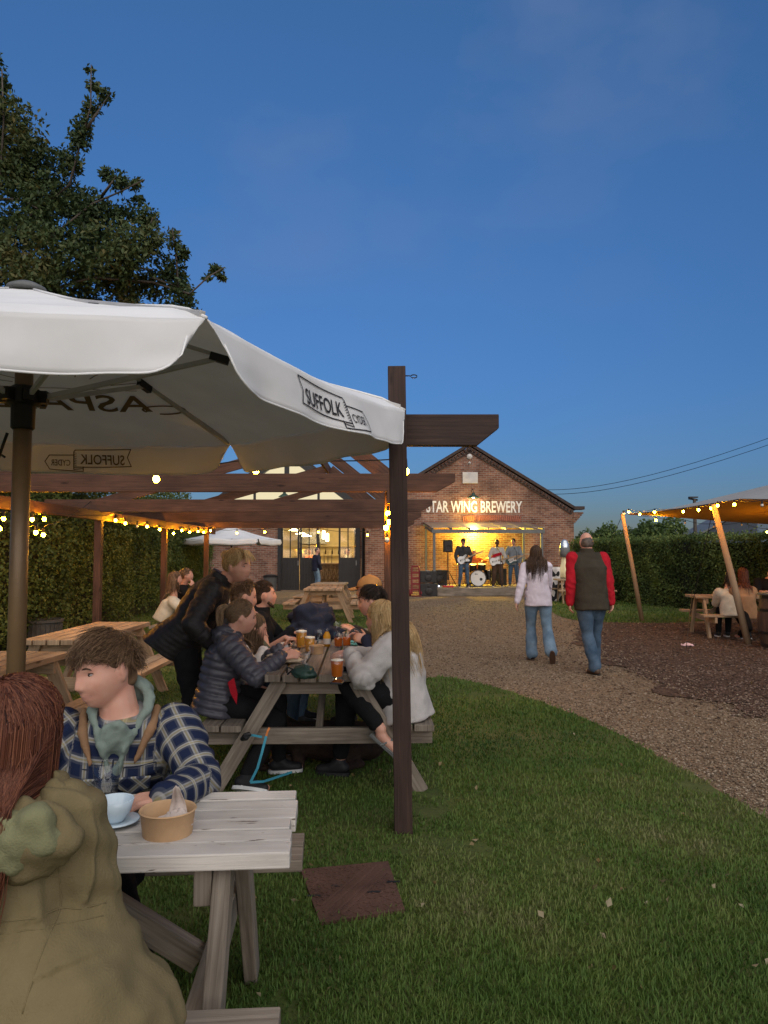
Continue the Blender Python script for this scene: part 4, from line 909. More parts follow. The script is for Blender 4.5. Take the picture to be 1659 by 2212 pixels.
nt.links.new(tcn.outputs['Object'], nn_.inputs['Vector']); nt.links.new(nn_.outputs['Fac'], rr_.inputs[0]); nt.links.new(rr_.outputs[0], bs.inputs['Base Color']); bs.inputs['Roughness'].default_value = .9
b.build('cloth', m, o, smooth=True, solid=.02)
# barrel under the tent
p0 = G(1668, 1402); o = empty('barrel', (p0.x+.18, p0.y, 0), 0, 'dark oak barrel standing at the foot of the thicker leaning pole', 'barrel')
prof = [(.30, 0)]+[(.30+.065*math.sin(math.pi*k/10), .86*k/10) for k in range(11)]+[(.27, .86), (.27, .83), (0, .83)]
b = MB(); b.lathe([(0, 0)]+prof, n=28); b.build('staves', mat('old oak', (.05, .03, .02), col2=(.11, .065, .04), stretch=(14, 14, 1.2), sc=3, bump=.4, bsc=10), o)
for z in (.05, .24, .60, .80):
    r = .30+.065*math.sin(math.pi*z/.86)+.003; b = MB(); b.lathe([(r, z), (r+.004, z+.002), (r+.004+.002, z+.045), (r, z+.047)], n=28); b.build('hoop', M_iron, o)
b = MB(); b.lathe([(0, 0), (.36, 0), (.36, .022), (0, .022)], (0, 0, .862), 28); b.build('lid', M_greypaint, o)
# litter
o = MB(); pl = G(1485, 1399); o.grid(lambda u, v: V((-.09+.18*u, -.05+.1*v, .02+.05*noise.noise((u*3, v*3, 1))+.04*u*(1-u))), 8, 6); o = o.build('paper_scrap', mat('crumpled pink paper', (.55, .36, .36), var=.2, sc=14), None, solid=.004); o.location = (pl.x, pl.y, .02)
tag(o, 'crumpled pinkish paper scrap lying on the bark mulch', 'litter')

# ---------------------------------------------------------------- bar inside the hall
o = bempty('bar_counter', -5.72, W0+2.1, .04, 'carved dark wooden bar counter inside the open doors', 'bar counter')
b = MB(); b.box((0, 0, .52), (1.0, .5, 1.04)); b.build('front', mat('carved wood', (.06, .032, .014), col2=(.20, .12, .05), sc=14, bump=.8, bsc=14), o, bevel=.01)
b = MB(); b.box((0, 0, 1.07), (1.12, .62, .055)); b.build('worktop', M_warmgrey, o, bevel=.006)
b = MB()
for k in range(5):
    u = -.34+.17*k; pr = [V((u+.055*math.cos(t), -.256, .62+.28*math.sin(t)*(.6+.4*math.sin(2*t)))) for t in np.linspace(0, 2*math.pi, 16)]; b.tube(pr, .011, 5)
b.build('carving', M_warmgrey, o)
for k in range(3):
    q0 = bempty('beer_tap', -6.0+.17*k, W0+2.05, 1.14, ['chrome beer tap nearest the doorman on the bar', 'chrome middle beer tap on the bar', 'chrome beer tap farthest from the doorman on the bar'][k], 'beer tap', 'beer taps on the bar')
    b = MB(); b.tube([(0, 0, 0), (0, 0, .28), (0, -.06, .34), (0, -.10, .28)], [.02, .018, .015, .012], 8); b.build('font', M_steel, q0, smooth=True); b = MB(); b.beam((0, -.03, .30), (0, -.06, .50), .02, .03); b.build('handle', M_black, q0)
o = bempty('shelf_unit', -6.2, W0+7.1, .04, 'pale kitchen shelf and hood along the back wall inside the hall', 'shelf')
b = MB(); b.box((0, 0, 1.9), (3.0, .35, .05)); b.box((0, 0, 1.45), (3.0, .35, .05)); b.box((0, 0, .45), (3.0, .6, .9)); b.build('shelves', M_cream, o)
b = MB(); b.prism([(-1.3, .1, 2.0), (.2, .1, 2.0), (.0, .1, 2.6), (-1.1, .1, 2.6)], (0, -.5, 0)); b.build('hood', M_steel, o)
M_bot = mat('dark bottle glass', (.05, .03, .015), rough=.15, spec=.6)
for k in range(8):
    q0 = bempty('bottle', -7.4+.33*k, W0+6.98, 1.515, ['dark bottle on the lit back shelf inside the hall'][0], 'bottle', 'bottles on the back shelf of the bar'); b = MB(); b.lathe([(0, 0), (.04, 0), (.04, .18), (.015, .23), (.015, .3), (0, .3)], n=10); b.build('glass_body', M_bot, q0, smooth=True); b = MB(); b.lathe([(.017, .285), (.017, .305), (0, .306)], n=10); b.build('cap', M_black, q0)
for k, (u, w, z) in enumerate(((-7.3, 1.6, 2.55), (-7.05, 2.3, 2.42), (-6.85, 3.0, 2.34), (-6.0, 1.3, 2.45), (-5.85, 1.5, 2.35))):
    q0 = bempty('pendant_lamp', u, W0+w, z, ['wide pendant lamp glowing nearest the left door panes', 'middle wide pendant lamp behind the left door panes', 'lowest wide pendant lamp behind the left door panes', 'tall bare pendant lamp above the left of the bar', 'tall bare pendant lamp above the right of the bar'][k], 'pendant lamp', 'pendant lamps inside the hall')
    b = MB(); b.tube([(0, 0, .05), (0, 0, 3.25-z)], .006, 5); b.build('flex', M_cable, q0)
    b = MB()
    if k < 3: b.lathe([(.03, .07), (.10, .05), (.24, 0), (.22, -.01), (0, -.01)], n=20)
    else: b.lathe([(.0, .08), (.06, .06), (.065, -.26), (0, -.28)], n=14)
    b.build('shade', M_lampin, q0, smooth=True)

# ---------------------------------------------------------------- by the stage
def cabinet(name, u, w, z, d, label, cat='speaker', rz=0, group=None):
    o = bempty(name, u, w, z, label, cat, group, rz); b = MB(); b.box((0, 0, d[2]/2), d); b.build('cabinet', M_black, o, bevel=.012)
    b = MB(); b.box((0, -d[1]/2-.006, d[2]/2), (d[0]*.88, .012, d[2]*.86)); b.build('grille', mat('speaker grille', (.02, .02, .02), sc=90, var=.6, rough=.6), o)
    for zz, r in ((d[2]*.4, min(d[0], d[2])*.30), (d[2]*.8, min(d[0], d[2])*.12)):
        b = MB(); b.lathe([(r, 0), (r*.9, .012), (r*.4, .002), (0, .012)], (0, -d[1]/2-.012, zz), 20, axis=(0, -1, 0)); b.build('cone', M_iron, o, smooth=True)
    b = MB(); b.box((0, -.02, d[2]+.008), (d[0]*.25, .03, .016)); b.build('carry_handle', M_steel, o)
    return o
cabinet('bass_cabinet', -2.05, -3.0, 0, (.62, .5, .46), 'lower black bass speaker cabinet stacked left of the stage post', group='bass cabinets'); cabinet('bass_cabinet', -2.07, -3.0, .49, (.58, .5, .42), 'upper black bass speaker cabinet stacked left of the stage post', group='bass cabinets')
cabinet('amplifier', -1.38, -1.0, .3, (.55, .35, .6), 'pale grey amplifier on the stage behind the tripod speaker', 'amplifier'); cabinet('amplifier', .98, -.7, .3, (.6, .35, .65), 'dark amplifier on the stage between the two right guitarists', 'amplifier')
o = bempty('tripod_speaker', -1.22, -2.2, .3, 'black loudspeaker raised on a tripod at the left of the stage', 'speaker')
b = MB(); b.box((0, 0, 1.52), (.34, .3, .46)); b.build('cabinet', M_black, o, bevel=.03)
b = MB(); b.lathe([(.13, 0), (.115, .01), (.05, .002), (0, .01)], (0, -.155, 1.44), 20, axis=(0, -1, 0)); b.build('cone', M_iron, o)
b = MB(); b.tube([(0, 0, .25), (0, 0, 1.32)], .02, 8); b.build('pole', M_iron, o)
for k in range(3): t = R(-90+120*k); b = MB(); b.tube([(0, 0, .62), (.42*math.cos(t), .42*math.sin(t), 0)], .014, 6); b.build('leg', M_iron, o)
def mic_stand(u, w, h, label):
    o = bempty('microphone_stand', u, w, .3, label, 'microphone stand', 'microphone stands on the stage'); b = MB(); b.tube([(0, 0, .15), (0, 0, h)], .011, 6); b.build('pole', M_iron, o); b = MB(); b.tube([(0, 0, h-.02), (-.02, .26, h+.14)], .008, 6); b.build('boom', M_iron, o)
    b = MB(); b.tube([(-.02, .24, h+.13), (-.024, .38, h+.18)], [.014, .026], 8); b.sphere((-.024, .40, h+.187), .03, 10, 6); b.build('microphone', M_black, o)
    for k in range(3): t = R(-90+120*k); b = MB(); b.tube([(0, 0, .2), (.26*math.cos(t), .26*math.sin(t), 0)], .009, 5); b.build('leg', M_iron, o)
mic_stand(-.66, -2.75, 1.3, 'microphone stand in front of the guitarist in a cap'); mic_stand(.68, -2.6, 1.25, 'microphone stand in front of the guitarist with a red strap'); mic_stand(1.30, -2.55, 1.3, 'microphone stand at the right end of the stage')
# drum kit
M_drum = mat('black drum lacquer', (.015, .014, .014), rough=.2, spec=.6, bump=0); M_skin = mat('drum head', (.72, .70, .66), rough=.5, var=.05); M_brass = mat('cymbal brass', (.75, .52, .16), rough=.25, metal=.9, bump=.2, bsc=60); M_chrome = mat('chrome', (.6, .6, .6), rough=.15, metal=1, bump=0)
o = bempty('drum_kit', -.04, -1.75, .3, 'drum kit with a big white bass drum head and brass cymbals', 'drum kit')
b = MB(); b.lathe([(.29, -.2), (.305, -.2), (.305, .2), (.29, .2)], (0, 0, .31), 32, axis=(0, 1, 0)); b.build('bass_drum', M_drum, o, smooth=False)
b = MB(); b.lathe([(0, 0), (.285, 0)], (0, -.19, .31), 32, axis=(0, -1, 0)); b.lathe([(0, 0), (.285, 0)], (0, .19, .31), 32, axis=(0, 1, 0)); hd_ = b.build('bass_drum_head', M_skin, o)
b = MB(); b.lathe([(0, 0), (.05, .0), (.055, .006), (0, .006)], (.11, -.194, .27), 18, axis=(0, -1, 0)); b.build('port', M_black, hd_); b = MB(); add_text(b, 'dw', lambda x, y: V((-.07+x, -.196, .44+y)), .12, .06, bold=.02); b.build('lettering', M_print, hd_)
b = MB(); b.lathe([(.29, -.02), (.315, -.02), (.315, .02), (.29, .02)], (0, -.2, .31), 32, axis=(0, 1, 0)); b.build('hoop', M_drum, o)
for x, y, z, r, h in ((-.16, .02, .74, .14, .2), (.18, .02, .74, .155, .22), (.52, .35, .42, .2, .36), (-.48, .35, .58, .17, .14)):
    ax = V((0, -.28, 1)).normalized() if z > .7 else V((0, 0, 1)); b = MB(); b.lathe([(0, -h/2), (r, -h/2), (r, h/2), (r*.96, h/2)], (x, y, z), 24, axis=ax); tm = b.build('drum', M_drum, o)
    b = MB(); b.lathe([(r*.97, h/2-.008), (0, h/2-.008)], (x, y, z), 24, axis=ax); b.build('drum_skin', M_skin, tm); b = MB(); b.lathe([(r, h/2-.02), (r+.012, h/2-.02), (r+.012, h/2+.008), (r, h/2+.008)], (x, y, z), 24, axis=ax); b.build('rim', M_chrome, tm)
for x, y, z, r, tl in ((-.55, .1, 1.02, .19, .2), (.55, .1, 1.1, .22, -.25), (.75, .4, .95, .2, -.2), (-.72, .45, .82, .16, 0)):
    b = MB(); b.lathe([(r, -.012), (r*.3, .008), (.03, .012), (.02, .03), (0, .032)], (x, y, z), 24, axis=V((tl, -.2, 1)).normalized()); cy = b.build('cymbal', M_brass, o, smooth=True, solid=.003)
    b = MB(); b.tube([(x, y, z-.02), (x, y, .25)], .009, 6)
    b.build('stand', M_chrome, cy)
    for k in range(3): t = R(30+120*k); b = MB(); b.tube([(x, y, .3), (x+.2*math.cos(t), y+.2*math.sin(t), 0)], .008, 5); b.build('stand_leg', M_chrome, cy)
o = bempty('effects_pedal', -1.62, -2.85, .3, 'small effects pedal with a bright blue-white light at the stage edge', 'pedal'); b = MB(); b.box((0, 0, .03), (.16, .1, .06)); b.build('case', M_steel, o, bevel=.006); b = MB(); b.sphere((-.03, -.05, .06), .022, 10, 6); b.build('light', emit('pedal light', (.55, .65, 1), 12), o)
o = bempty('effects_pedal', -1.3, -2.8, .3, 'red pedal board lying at the foot of the tripod speaker', 'pedal'); b = MB(); b.beam((-.2, 0, .04), (.2, 0, .04), .16, .06); b.build('case', mat('red paint', (.42, .03, .03), rough=.4), o, bevel=.006)
b = MB()
for k in range(4): b.lathe([(.018, 0), (.015, .018), (0, .018)], (-.14+.09*k, 0, .07), 8)
b.build('knobs', M_chrome, o)
o = bempty('effects_pedal', .78, -2.2, .9, 'glowing violet indicator on the dark amplifier', 'pedal') if False else None
o = bempty('sack_truck', -2.52, -3.2, 0, 'red two-wheeled sack truck leaning against the brick barn by the post', 'trolley'); M_red = mat('red frame paint', (.17, .015, .018), rough=.5)
b = MB()
for x in (-.14, .14): b.tube([(x, -.02, .08), (x, .10, .95), (x*.8, .14, 1.08)], .028, 8)
b.tube([(-.11, .14, 1.08), (.11, .14, 1.08)], .028, 8)
for z in (.25, .45, .65, .85): b.beam((-.14, .02+.08*z, z), (.14, .02+.08*z, z), .03, .07)
b.build('frame', M_red, o); b = MB(); b.box((0, -.16, .03), (.36, .24, .02)); b.build('toe_plate', M_red, o)
for x in (-.2, .2): b = MB(); b.lathe([(0, -.03), (.11, -.03), (.13, -.015), (.13, .015), (.11, .03), (0, .03)], (x, .06, .13), 18, axis=(1, 0, 0)); b.build('wheel', M_red, o)
o = bempty('broom', -4.62+.18, W0-.12, 0, 'thin pale broom leaning against the brickwork right of the hall doors', 'broom'); b = MB(); b.tube([(0, 0, .1), (.05, .08, 1.35)], .014, 6); b.build('handle', M_pole, o); b = MB(); b.box((0, 0, .06), (.3, .06, .1)); b.build('head', M_bark, o)

# ---------------------------------------------------------------- on the busy table
M_clear = glass('clear plastic', (.95, .96, .96), alpha=.05); M_beer = mat('amber beer', (.62, .17, .02), var=.05, rough=.2, spec=.3, bump=0, trans=.4); M_lager = mat('golden beer', (.78, .42, .06), var=.05, rough=.2, spec=.3, bump=0, trans=.4); M_juice = mat('orange juice', (.75, .38, .03), var=.05, rough=.2, bump=0, trans=.3); M_foam = mat('beer foam', (.82, .76, .62), var=.06, bump=.4, bsc=120)
def cup(name, px, py, z, h, r0, r1, label, drink=None, fill=0, foam=0, cat='glass', group=None, d=None):
    p = G(px, py, z) if d is None else V(d); o = empty(name, tuple(p), 0, label, cat, group)
    b = MB(); b.lathe([(0, .002), (r0, .0), (r1, h), (r1-.002, h), (r1-.002, h-.003)], n=24); b.build('vessel', M_clear, o, smooth=True)
    if drink:
        rr = r0+(r1-r0)*fill-.004; b = MB(); b.lathe([(0, .010), (r0-.004, .010), (rr, h*fill), (0, h*fill)], n=24); b.build('drink', drink, o, angle=40)
        if foam: b = MB(); b.lathe([(0, h*fill+.0005), (rr, h*fill+.0005), (rr+.001, h*fill+foam), (rr*.6, h*fill+foam+.004), (0, h*fill+foam+.003)], n=24); b.build('foam', M_foam, o, smooth=True)
    return o
gg = 'glasses on the busy table'
cup('pint_cup', 728, 1464, .75, .148, .036, .045, 'plastic pint of dark amber beer nearest the camera on the busy table', M_beer, .70, .006, group=gg)
cup('pint_cup', 669, 1409, .75, .125, .036, .044, 'plastic pint of orange beer beside the kraft tray on the busy table', M_lager, .86, .010, group=gg)
cup('pint_cup', 651, 1400, .75, .155, .038, .048, 'tallest pint of golden beer with thick foam on the busy table', M_lager, .82, .012, group=gg)
cup('pint_cup', 690, 1390, .75, .12, .036, .044, 'empty clear cup between the golden pint and the juice bottle', group=gg)
cup('pint_cup', 726, 1376, .75, .14, .036, .044, 'nearly empty frothy cup behind the amber glass', M_foam, .25, 0, group=gg)
cup('tumbler', 731, 1398, .75, .12, .034, .040, 'glass of amber drink with lit highlights by the teal cloth', M_beer, .62, 0, group=gg)
cup('tumbler', 627, 1398, .75, .09, .030, .036, 'small clear glass beside the puffer-jacketed woman\'s hand', group=gg)
cup('pint_cup', 664, 1441, .75, .14, .036, .044, 'empty clear plastic cup behind the dark green pouch', group=gg)
p = G(706, 1396, .75); o = empty('juice_bottle', tuple(p), 0, 'small glass bottle of orange juice with a pale label', 'bottle')
b = MB(); b.lathe([(0, 0), (.030, 0), (.030, .085), (.017, .115), (.017, .118), (0, .118)], n=20); b.build('juice', M_juice, o, smooth=True); b = MB(); b.lathe([(.018, .118), (.020, .13), (.020, .145), (0, .145)], n=16); b.build('neck', M_clear, o, smooth=True); b = MB(); b.lathe([(.0306, .02), (.0312, .022), (.0312, .062), (.0306, .064)], n=20); b.build('label_band', M_stone, o)
def lump(name, loc, r, sc, m, label, cat, seed=0, amp=.35, fq=1.6, rz=0, part='fabric'):
    o = empty(name, loc, rz, label, cat); b = MB(); b.sphere((0, 0, 0), 1, 40, 26); vs = []
    for q in b.v:
        q = V(q); k = 1+amp*noise.noise(q*fq+V((seed, 0, 0)))+amp*.5*noise.noise(q*fq*2.3+V((seed, 4, 0)))+amp*.25*abs(noise.noise(q*fq*5+V((seed, 4, 9)))); q = q*k*r; q = V((q.x*sc[0], q.y*sc[1], q.z*sc[2])); q.z = max(q.z+r*sc[2]*.75, .002); vs.append(tuple(q))
    b.v = vs; b.build(part, m, o, smooth=True); return o
M_navy = mat('navy cloth', (.018, .022, .04), var=.3, rough=.9); M_pouch = mat('dark green nylon', (.02, .045, .035), var=.25, rough=.5)
lump('folded_jacket', tuple(G(660, 1392, .75)+V((0, .42, 0))), .2, (1.15, .8, .85), M_navy, 'navy jacket heaped on the busy table behind the glasses', 'jacket', 3, .5)
lump('jacket_sleeve', tuple(G(705, 1372, .75)+V((0, .1, 0))), .1, (1.5, .6, .45), M_navy, 'dark sleeve of cloth trailing behind the juice bottle', 'cloth', 8, .4) 
o = lump('pouch', tuple(G(656, 1466, .75)), .075, (1.0, .62, .62), M_pouch, 'small dark green drawstring pouch on the busy table', 'pouch', 5, .22, 2.2, rz=R(-20)); b = MB(); b.tube([(-.07, 0, .05), (-.10, -.02, .07), (-.12, .01, .03)], .006, 6); b.tube([(-.07, -.01, .05), (-.11, .0, .02)], .005, 6); b.build('drawcord', M_cable, o)
o = empty('phone', tuple(G(730, 1475, .75)), R(-8), 'black phone lying flat in front of the amber pint', 'phone'); b = MB(); b.beam((-.035, 0, .006), (.035, 0, .006), .07*1.0, .009); b.v = [(x, y*1.9, z) for x, y, z in b.v]; b.build('body', M_black, o, bevel=.003)
b = MB(); b.prism([(-.03, -.055, .0108), (.03, -.055, .0108), (.03, .055, .0108), (-.03, .055, .0108)], (0, 0, .0004)); b.build('screen', mat('phone glass', (.01, .01, .012), rough=.1, spec=.6, bump=0), o)
lump('cloth', tuple(G(757, 1394, .75)), .07, (1.2, .8, .35), mat('teal cloth', (.16, .42, .38), var=.25, sc=20), 'small patterned teal cloth by the blonde woman\'s hand', 'cloth', 2, .35)
M_kraft = mat('kraft card', (.46, .29, .155), var=.06, sc=30, rough=.8, bump=.06)
def kraft_bowl(p, r, h, label):
    o = empty('kraft_bowl', tuple(p), 0, label, 'food bowl', 'kraft card food bowls'); b = MB(); b.lathe([(0, .003), (r*.90, 0), (r, h-.004), (r+.004, h), (r+.002, h+.003), (r-.004, h), (r*.89, .008), (0, .008)], n=48); b.build('wall', M_kraft, o, angle=60)
    return o
kraft_bowl(G(684, 1412, .75), .055, .06, 'kraft card bowl beside the orange beer on the busy table')
o = lump('paper_tray', tuple(G(612, 1432, .75)), .12, (1.0, .9, .36), mat('greasy paper', (.50, .40, .28), var=.15, sc=20), 'crumpled brown paper food wrapping by the puffer-jacketed woman', 'food wrapping', 6, .4, 2.0, part='paper')
# dog lead on the table leg
o = empty('dog_lead', (-.86, 4.62, .0), 0, 'turquoise dog lead tied round the busy table leg and trailing on the grass', 'dog lead'); b = MB()
M_lead = mat('turquoise webbing', (.05, .28, .38), rough=.7)
def ribbon(mb, pts, w, up=(0, 1, 0)):
    for i in range(len(pts)-1): mb.beam(V(pts[i]), V(pts[i+1]), w, .003, up=up)
rel = lambda x, y, Y: P(x, y, Y)-V((-.86, 4.62, 0))
ribbon(b, [rel(575, 1590, 4.6), rel(566, 1625, 4.58), rel(556, 1660, 4.58), rel(541, 1690, 4.6)], .015); b.build('strap', M_lead, o)
b = MB(); ribbon(b, [rel(541, 1690, 4.6), rel(570, 1688, 4.66), rel(600, 1678, 4.78), rel(630, 1668, 4.9)], .015); b.build('strap', M_lead, o)
b = MB(); b.tube([rel(540, 1585, 4.6), rel(530, 1592, 4.58), rel(522, 1597, 4.6)], [.015, .024, .012], 8); b.build('clip', M_iron, o); b = MB(); ribbon(b, [rel(575, 1590, 4.6), rel(578, 1580, 4.6), rel(582, 1572, 4.61)], .012); b.build('loop', mat('orange webbing', (.65, .2, .05)), o)
b = MB(); ribbon(b, [rel(526, 1592, 4.62), rel(545, 1588, 4.62), rel(566, 1592, 4.63)], .014); b.build('knot', M_lead, o)

# ---------------------------------------------------------------- on the white table
ZT = .75
p = G(362, 1800, ZT); o = kraft_bowl(p, .072, .064, 'round kraft card bowl with a crumpled napkin on the white table')
lump('napkin', (p.x+.022, p.y+.008, ZT+.010), .044, (.95, .62, .62), mat('paper napkin', (.50, .42, .37), var=.08, sc=20), 'crumpled paper napkin sticking up out of the kraft bowl', 'napkin', 11, .5, 1.8, part='paper')
np_o = [ob for ob in bpy.data.objects if ob.name.startswith('napkin')][0]
b = MB(); b.grid(lambda u, v: V((-.03+.06*u*(1-.75*v)+.022*v, .004*math.sin(u*9)+.012*math.sin(v*4), .03+.088*v-.02*abs(u-.5))), 10, 10); b.build('corner', np_o.children[0].data.materials[0], np_o, smooth=True, solid=.002)
M_cup = mat('pale blue glaze', (.50, .60, .66), var=.04, rough=.15, spec=.5, bump=0)
p = G(247, 1782, ZT); o = empty('saucer', tuple(p), 0, 'pale blue saucer under the cup on the white table', 'saucer'); b = MB(); b.lathe([(0, .002), (.03, 0), (.045, .008), (.068, .014), (.066, .017), (.04, .011), (0, .009)], n=40); b.build('dish', M_cup, o, smooth=True); b = MB(); b.lathe([(.0, .0), (.028, .0), (.028, -.001)], (0, 0, .001), 24); b.build('foot_ring', M_cup, o)
o = empty('coffee_cup', (p.x, p.y, ZT+.011), 0, 'pale blue coffee cup on its saucer on the white table', 'cup'); b = MB(); b.lathe([(0, 0), (.026, 0), (.028, .006), (.044, .028), (.052, .06), (.0505, .061), (.048, .058), (.040, .029), (.02, .010), (0, .009)], n=40); b.build('bowl', M_cup, o, smooth=True)
b = MB(); b.tube([(-.045, -.01, .05), (-.07, -.014, .048), (-.074, -.014, .03), (-.043, -.01, .022)], .005, 8); b.build('handle', M_cup, o, smooth=True); b = MB(); b.lathe([(0, .030), (.041, .030)], n=30); b.build('coffee', mat('coffee', (.03, .015, .008), rough=.15, bump=0), o)
p = G(228, 1718, ZT); cup('water_glass', 0, 0, 0, .10, .034, .040, 'clear water glass in front of the young man on the white table', d=p)
# the dog under the busy table is built with the people
# ---------------------------------------------------------------- bodies, clothes and hair
def capsule(mb, p0, r0, p1, r1, n=12, m=4):
    p0, p1 = V(p0), V(p1); d = p1-p0
    if d.length < 1e-5: d = V((0, 0, 1e-4)); p1 = p0+d
    d.normalize(); x = d.cross(V((.3, .5, .8))).normalized(); y = d.cross(x); rings = []
    for k in range(m+1): a = -math.pi/2+math.pi/2*k/m; rings.append((p0+d*(r0*math.sin(a)), r0*math.cos(a)))
    for k in range(m+1): a = math.pi/2*k/m; rings.append((p1+d*(r1*math.sin(a)), r1*math.cos(a)))
    vs = [c+(x*math.cos(2*math.pi*j/n)+y*math.sin(2*math.pi*j/n))*max(r, 1e-4) for c, r in rings for j in range(n)]
    fs = [(i*n+j, i*n+(j+1) % n, (i+1)*n+(j+1) % n, (i+1)*n+j) for i in range(len(rings)-1) for j in range(n)]
    mb.add(vs, fs)
def ellip(mb, c, r, M3=None, n=20, m=14):
    c = V(c); vs = []
    for i in range(m+1):
        a = math.pi*i/m
        for j in range(n):
            t = 2*math.pi*j/n; q = V((r[0]*max(math.sin(a), 1e-3)*math.cos(t), r[1]*max(math.sin(a), 1e-3)*math.sin(t), -r[2]*math.cos(a))); vs.append(c+(M3@q if M3 else q))
    mb.add(vs, [(i*n+j, i*n+(j+1) % n, (i+1)*n+(j+1) % n, (i+1)*n+j) for i in range(m) for j in range(n)])
def loft(mb, secs, n=24, e=2.4):
    """closed tube through (centre, right half-axis, front half-axis) sections"""
    vs = []
    for c, a, f in secs:
        for j in range(n):
            t = 2*math.pi*j/n; q = lambda w: math.copysign(abs(w)**(2/e), w); vs.append(V(c)+V(a)*q(math.cos(t))+V(f)*q(math.sin(t)))
    k = len(secs); fs = [(i*n+j, i*n+(j+1) % n, (i+1)*n+(j+1) % n, (i+1)*n+j) for i in range(k-1) for j in range(n)]
    fs += [tuple(range(n-1, -1, -1)), tuple(range((k-1)*n, k*n))]; mb.add(vs, fs)
def fuse(mb, voxel, smooth=5):
    """all the overlapping closed shapes of mb grown into ONE continuous surface"""
    me = bpy.data.meshes.new('fuse'); me.from_pydata(mb.v, [], mb.f); o = bpy.data.objects.new('fuse', me); COL.objects.link(o)
    r = o.modifiers.new('r', 'REMESH'); r.mode = 'VOXEL'; r.voxel_size = voxel
    if smooth: q = o.modifiers.new('s', 'SMOOTH'); q.factor = .5; q.iterations = smooth
    dg = bpy.context.evaluated_depsgraph_get(); out = bpy.data.meshes.new_from_object(o.evaluated_get(dg))
    bpy.data.objects.remove(o); bpy.data.meshes.remove(me); out.polygons.foreach_set('use_smooth', [True]*len(out.polygons)); return out
def mesh_np(me):
    n = len(me.vertices); v = np.empty(n*3, np.float32); me.vertices.foreach_get('co', v); nn = np.empty(n*3, np.float32); me.vertex_normals.foreach_get('vector', nn); return v.reshape(-1, 3), nn.reshape(-1, 3)
def along(vs, segs):
    """nearest limb axis for every vertex: (distance along it, angle round it, which)"""
    best = np.full(len(vs), 1e9); u = np.zeros(len(vs)); ang = np.zeros(len(vs)); wh = np.zeros(len(vs), int)
    for i, (a, b, r) in enumerate([q[:3] for q in segs]):
        a, b = np.array(a), np.array(b); d = b-a; L2 = max(d@d, 1e-9); t0 = ((vs-a)@d)/L2; t = np.clip(t0, -.25, 1.1); c = a+t[:, None]*d; w = vs-c; dist = np.linalg.norm(w, axis=1)-r
        dn = d/np.sqrt(L2); ref = np.array((0, 0, 1.)) if abs(dn[2]) < .8 else np.array((1., 0, 0)); x = np.cross(dn, ref); x /= np.linalg.norm(x); y = np.cross(dn, x)
        an = np.arctan2(w@y, w@x); k = dist < best; best[k] = dist[k]; u[k] = (t0*np.sqrt(L2))[k]; ang[k] = an[k]; wh[k] = i
    return u, ang, wh
def nz3(vs, s, off=0.0): return np.array([noise.noise((p[0]*s+off, p[1]*s+1.7*off, p[2]*s)) for p in vs])
def garment(name, mb, voxel, m, parent, segs, smooth=5, quilt=None, folds=.0, fold_s=9, off=0, drape=0, dispfn=None):
    me = fuse(mb, voxel, smooth); vs, nn = mesh_np(me); u, an, wh = along(vs.astype(float), segs); d = np.zeros(len(vs))
    if quilt: d += quilt[0]*(np.abs(np.sin(np.pi*u/quilt[1]))**.6-.6)
    if folds:
        d += folds*nz3(vs, fold_s, off)
        if voxel < .013: d += folds*.8*np.where(wh > 0, np.sin(u*60+3*np.sin(an+off)+6*nz3(vs, 5, off))*np.clip(.4+nz3(vs, 6, 5+off), 0, 1), 0) + folds*.5*nz3(vs, fold_s*2.6, off+4)
    if dispfn: d += dispfn(vs, u, an, wh)
    if drape: d += drape*np.where(wh == 0, (np.sin((vs@np.array(segs[0][3]))*34+4*nz3(vs, 3.5, off))*.7+np.sin((vs@np.array(segs[0][3]))*71+5*nz3(vs, 5, off+3))*.35)*np.clip(.35+.8*nz3(vs, 4, off+9), 0, 1), 0)
    if quilt or folds or dispfn: vs = vs+nn*d[:, None]; me.vertices.foreach_set('co', vs.astype(np.float32).ravel())
    a = me.attributes.new('cloth', 'FLOAT_VECTOR', 'POINT'); rad = np.where(wh == 0, 0, .075)
    uu = vs@np.array(segs[0][3] if len(segs[0]) > 3 else (1, 0, 0))
    for i in range(1, len(segs)):
        dq = (V(segs[i][1])-V(segs[i][0])).normalized(); k = wh == i; uu[k] = ((vs-np.array(segs[i][0]))@np.array(dq.cross(V((.1, -1, .25))).normalized()))[k]+.021*i
    a.data.foreach_set('vector', np.stack([uu, u, wh], 1).astype(np.float32).ravel()); me.update()
    return link(name, me, m, parent)
def hairmat(name, cols): 
    m = leafmat(name, cols, rough=.42, trans=.12); return m
def strand_mesh(name, P3, r, rnd):
    """tapered three-sided locks; P3 = (N, K, 3) centre lines"""
    P3 = np.asarray(P3, float); N, K, _ = P3.shape; T = np.gradient(P3, axis=1); T /= np.linalg.norm(T, axis=2, keepdims=True)+1e-9
    ref = rng.normal(size=(N, 1, 3)); X = np.cross(T, ref); X /= np.linalg.norm(X, axis=2, keepdims=True)+1e-9; Y = np.cross(T, X)
    k = np.linspace(0, 1, K); rr = (r*(1-.75*k**2))[None, :, None]*rng.uniform(.6, 1.3, (N, 1, 1)); ring = [P3+(X*math.cos(a)+Y*math.sin(a)*.5)*rr for a in (0, 2.094, 4.189)]
    vs = np.stack(ring, 2).reshape(-1, 3); b = (np.arange(N)[:, None]*K+np.arange(K-1)[None]).reshape(-1, 1)*3; fs = []
    for j in range(3): j2 = (j+1) % 3; fs.append(b+np.array([j, j2, 3+j2, 3+j]))
    return np_mesh(name, vs, np.concatenate(fs, 0), np.repeat(rnd, K*3), smooth=True)
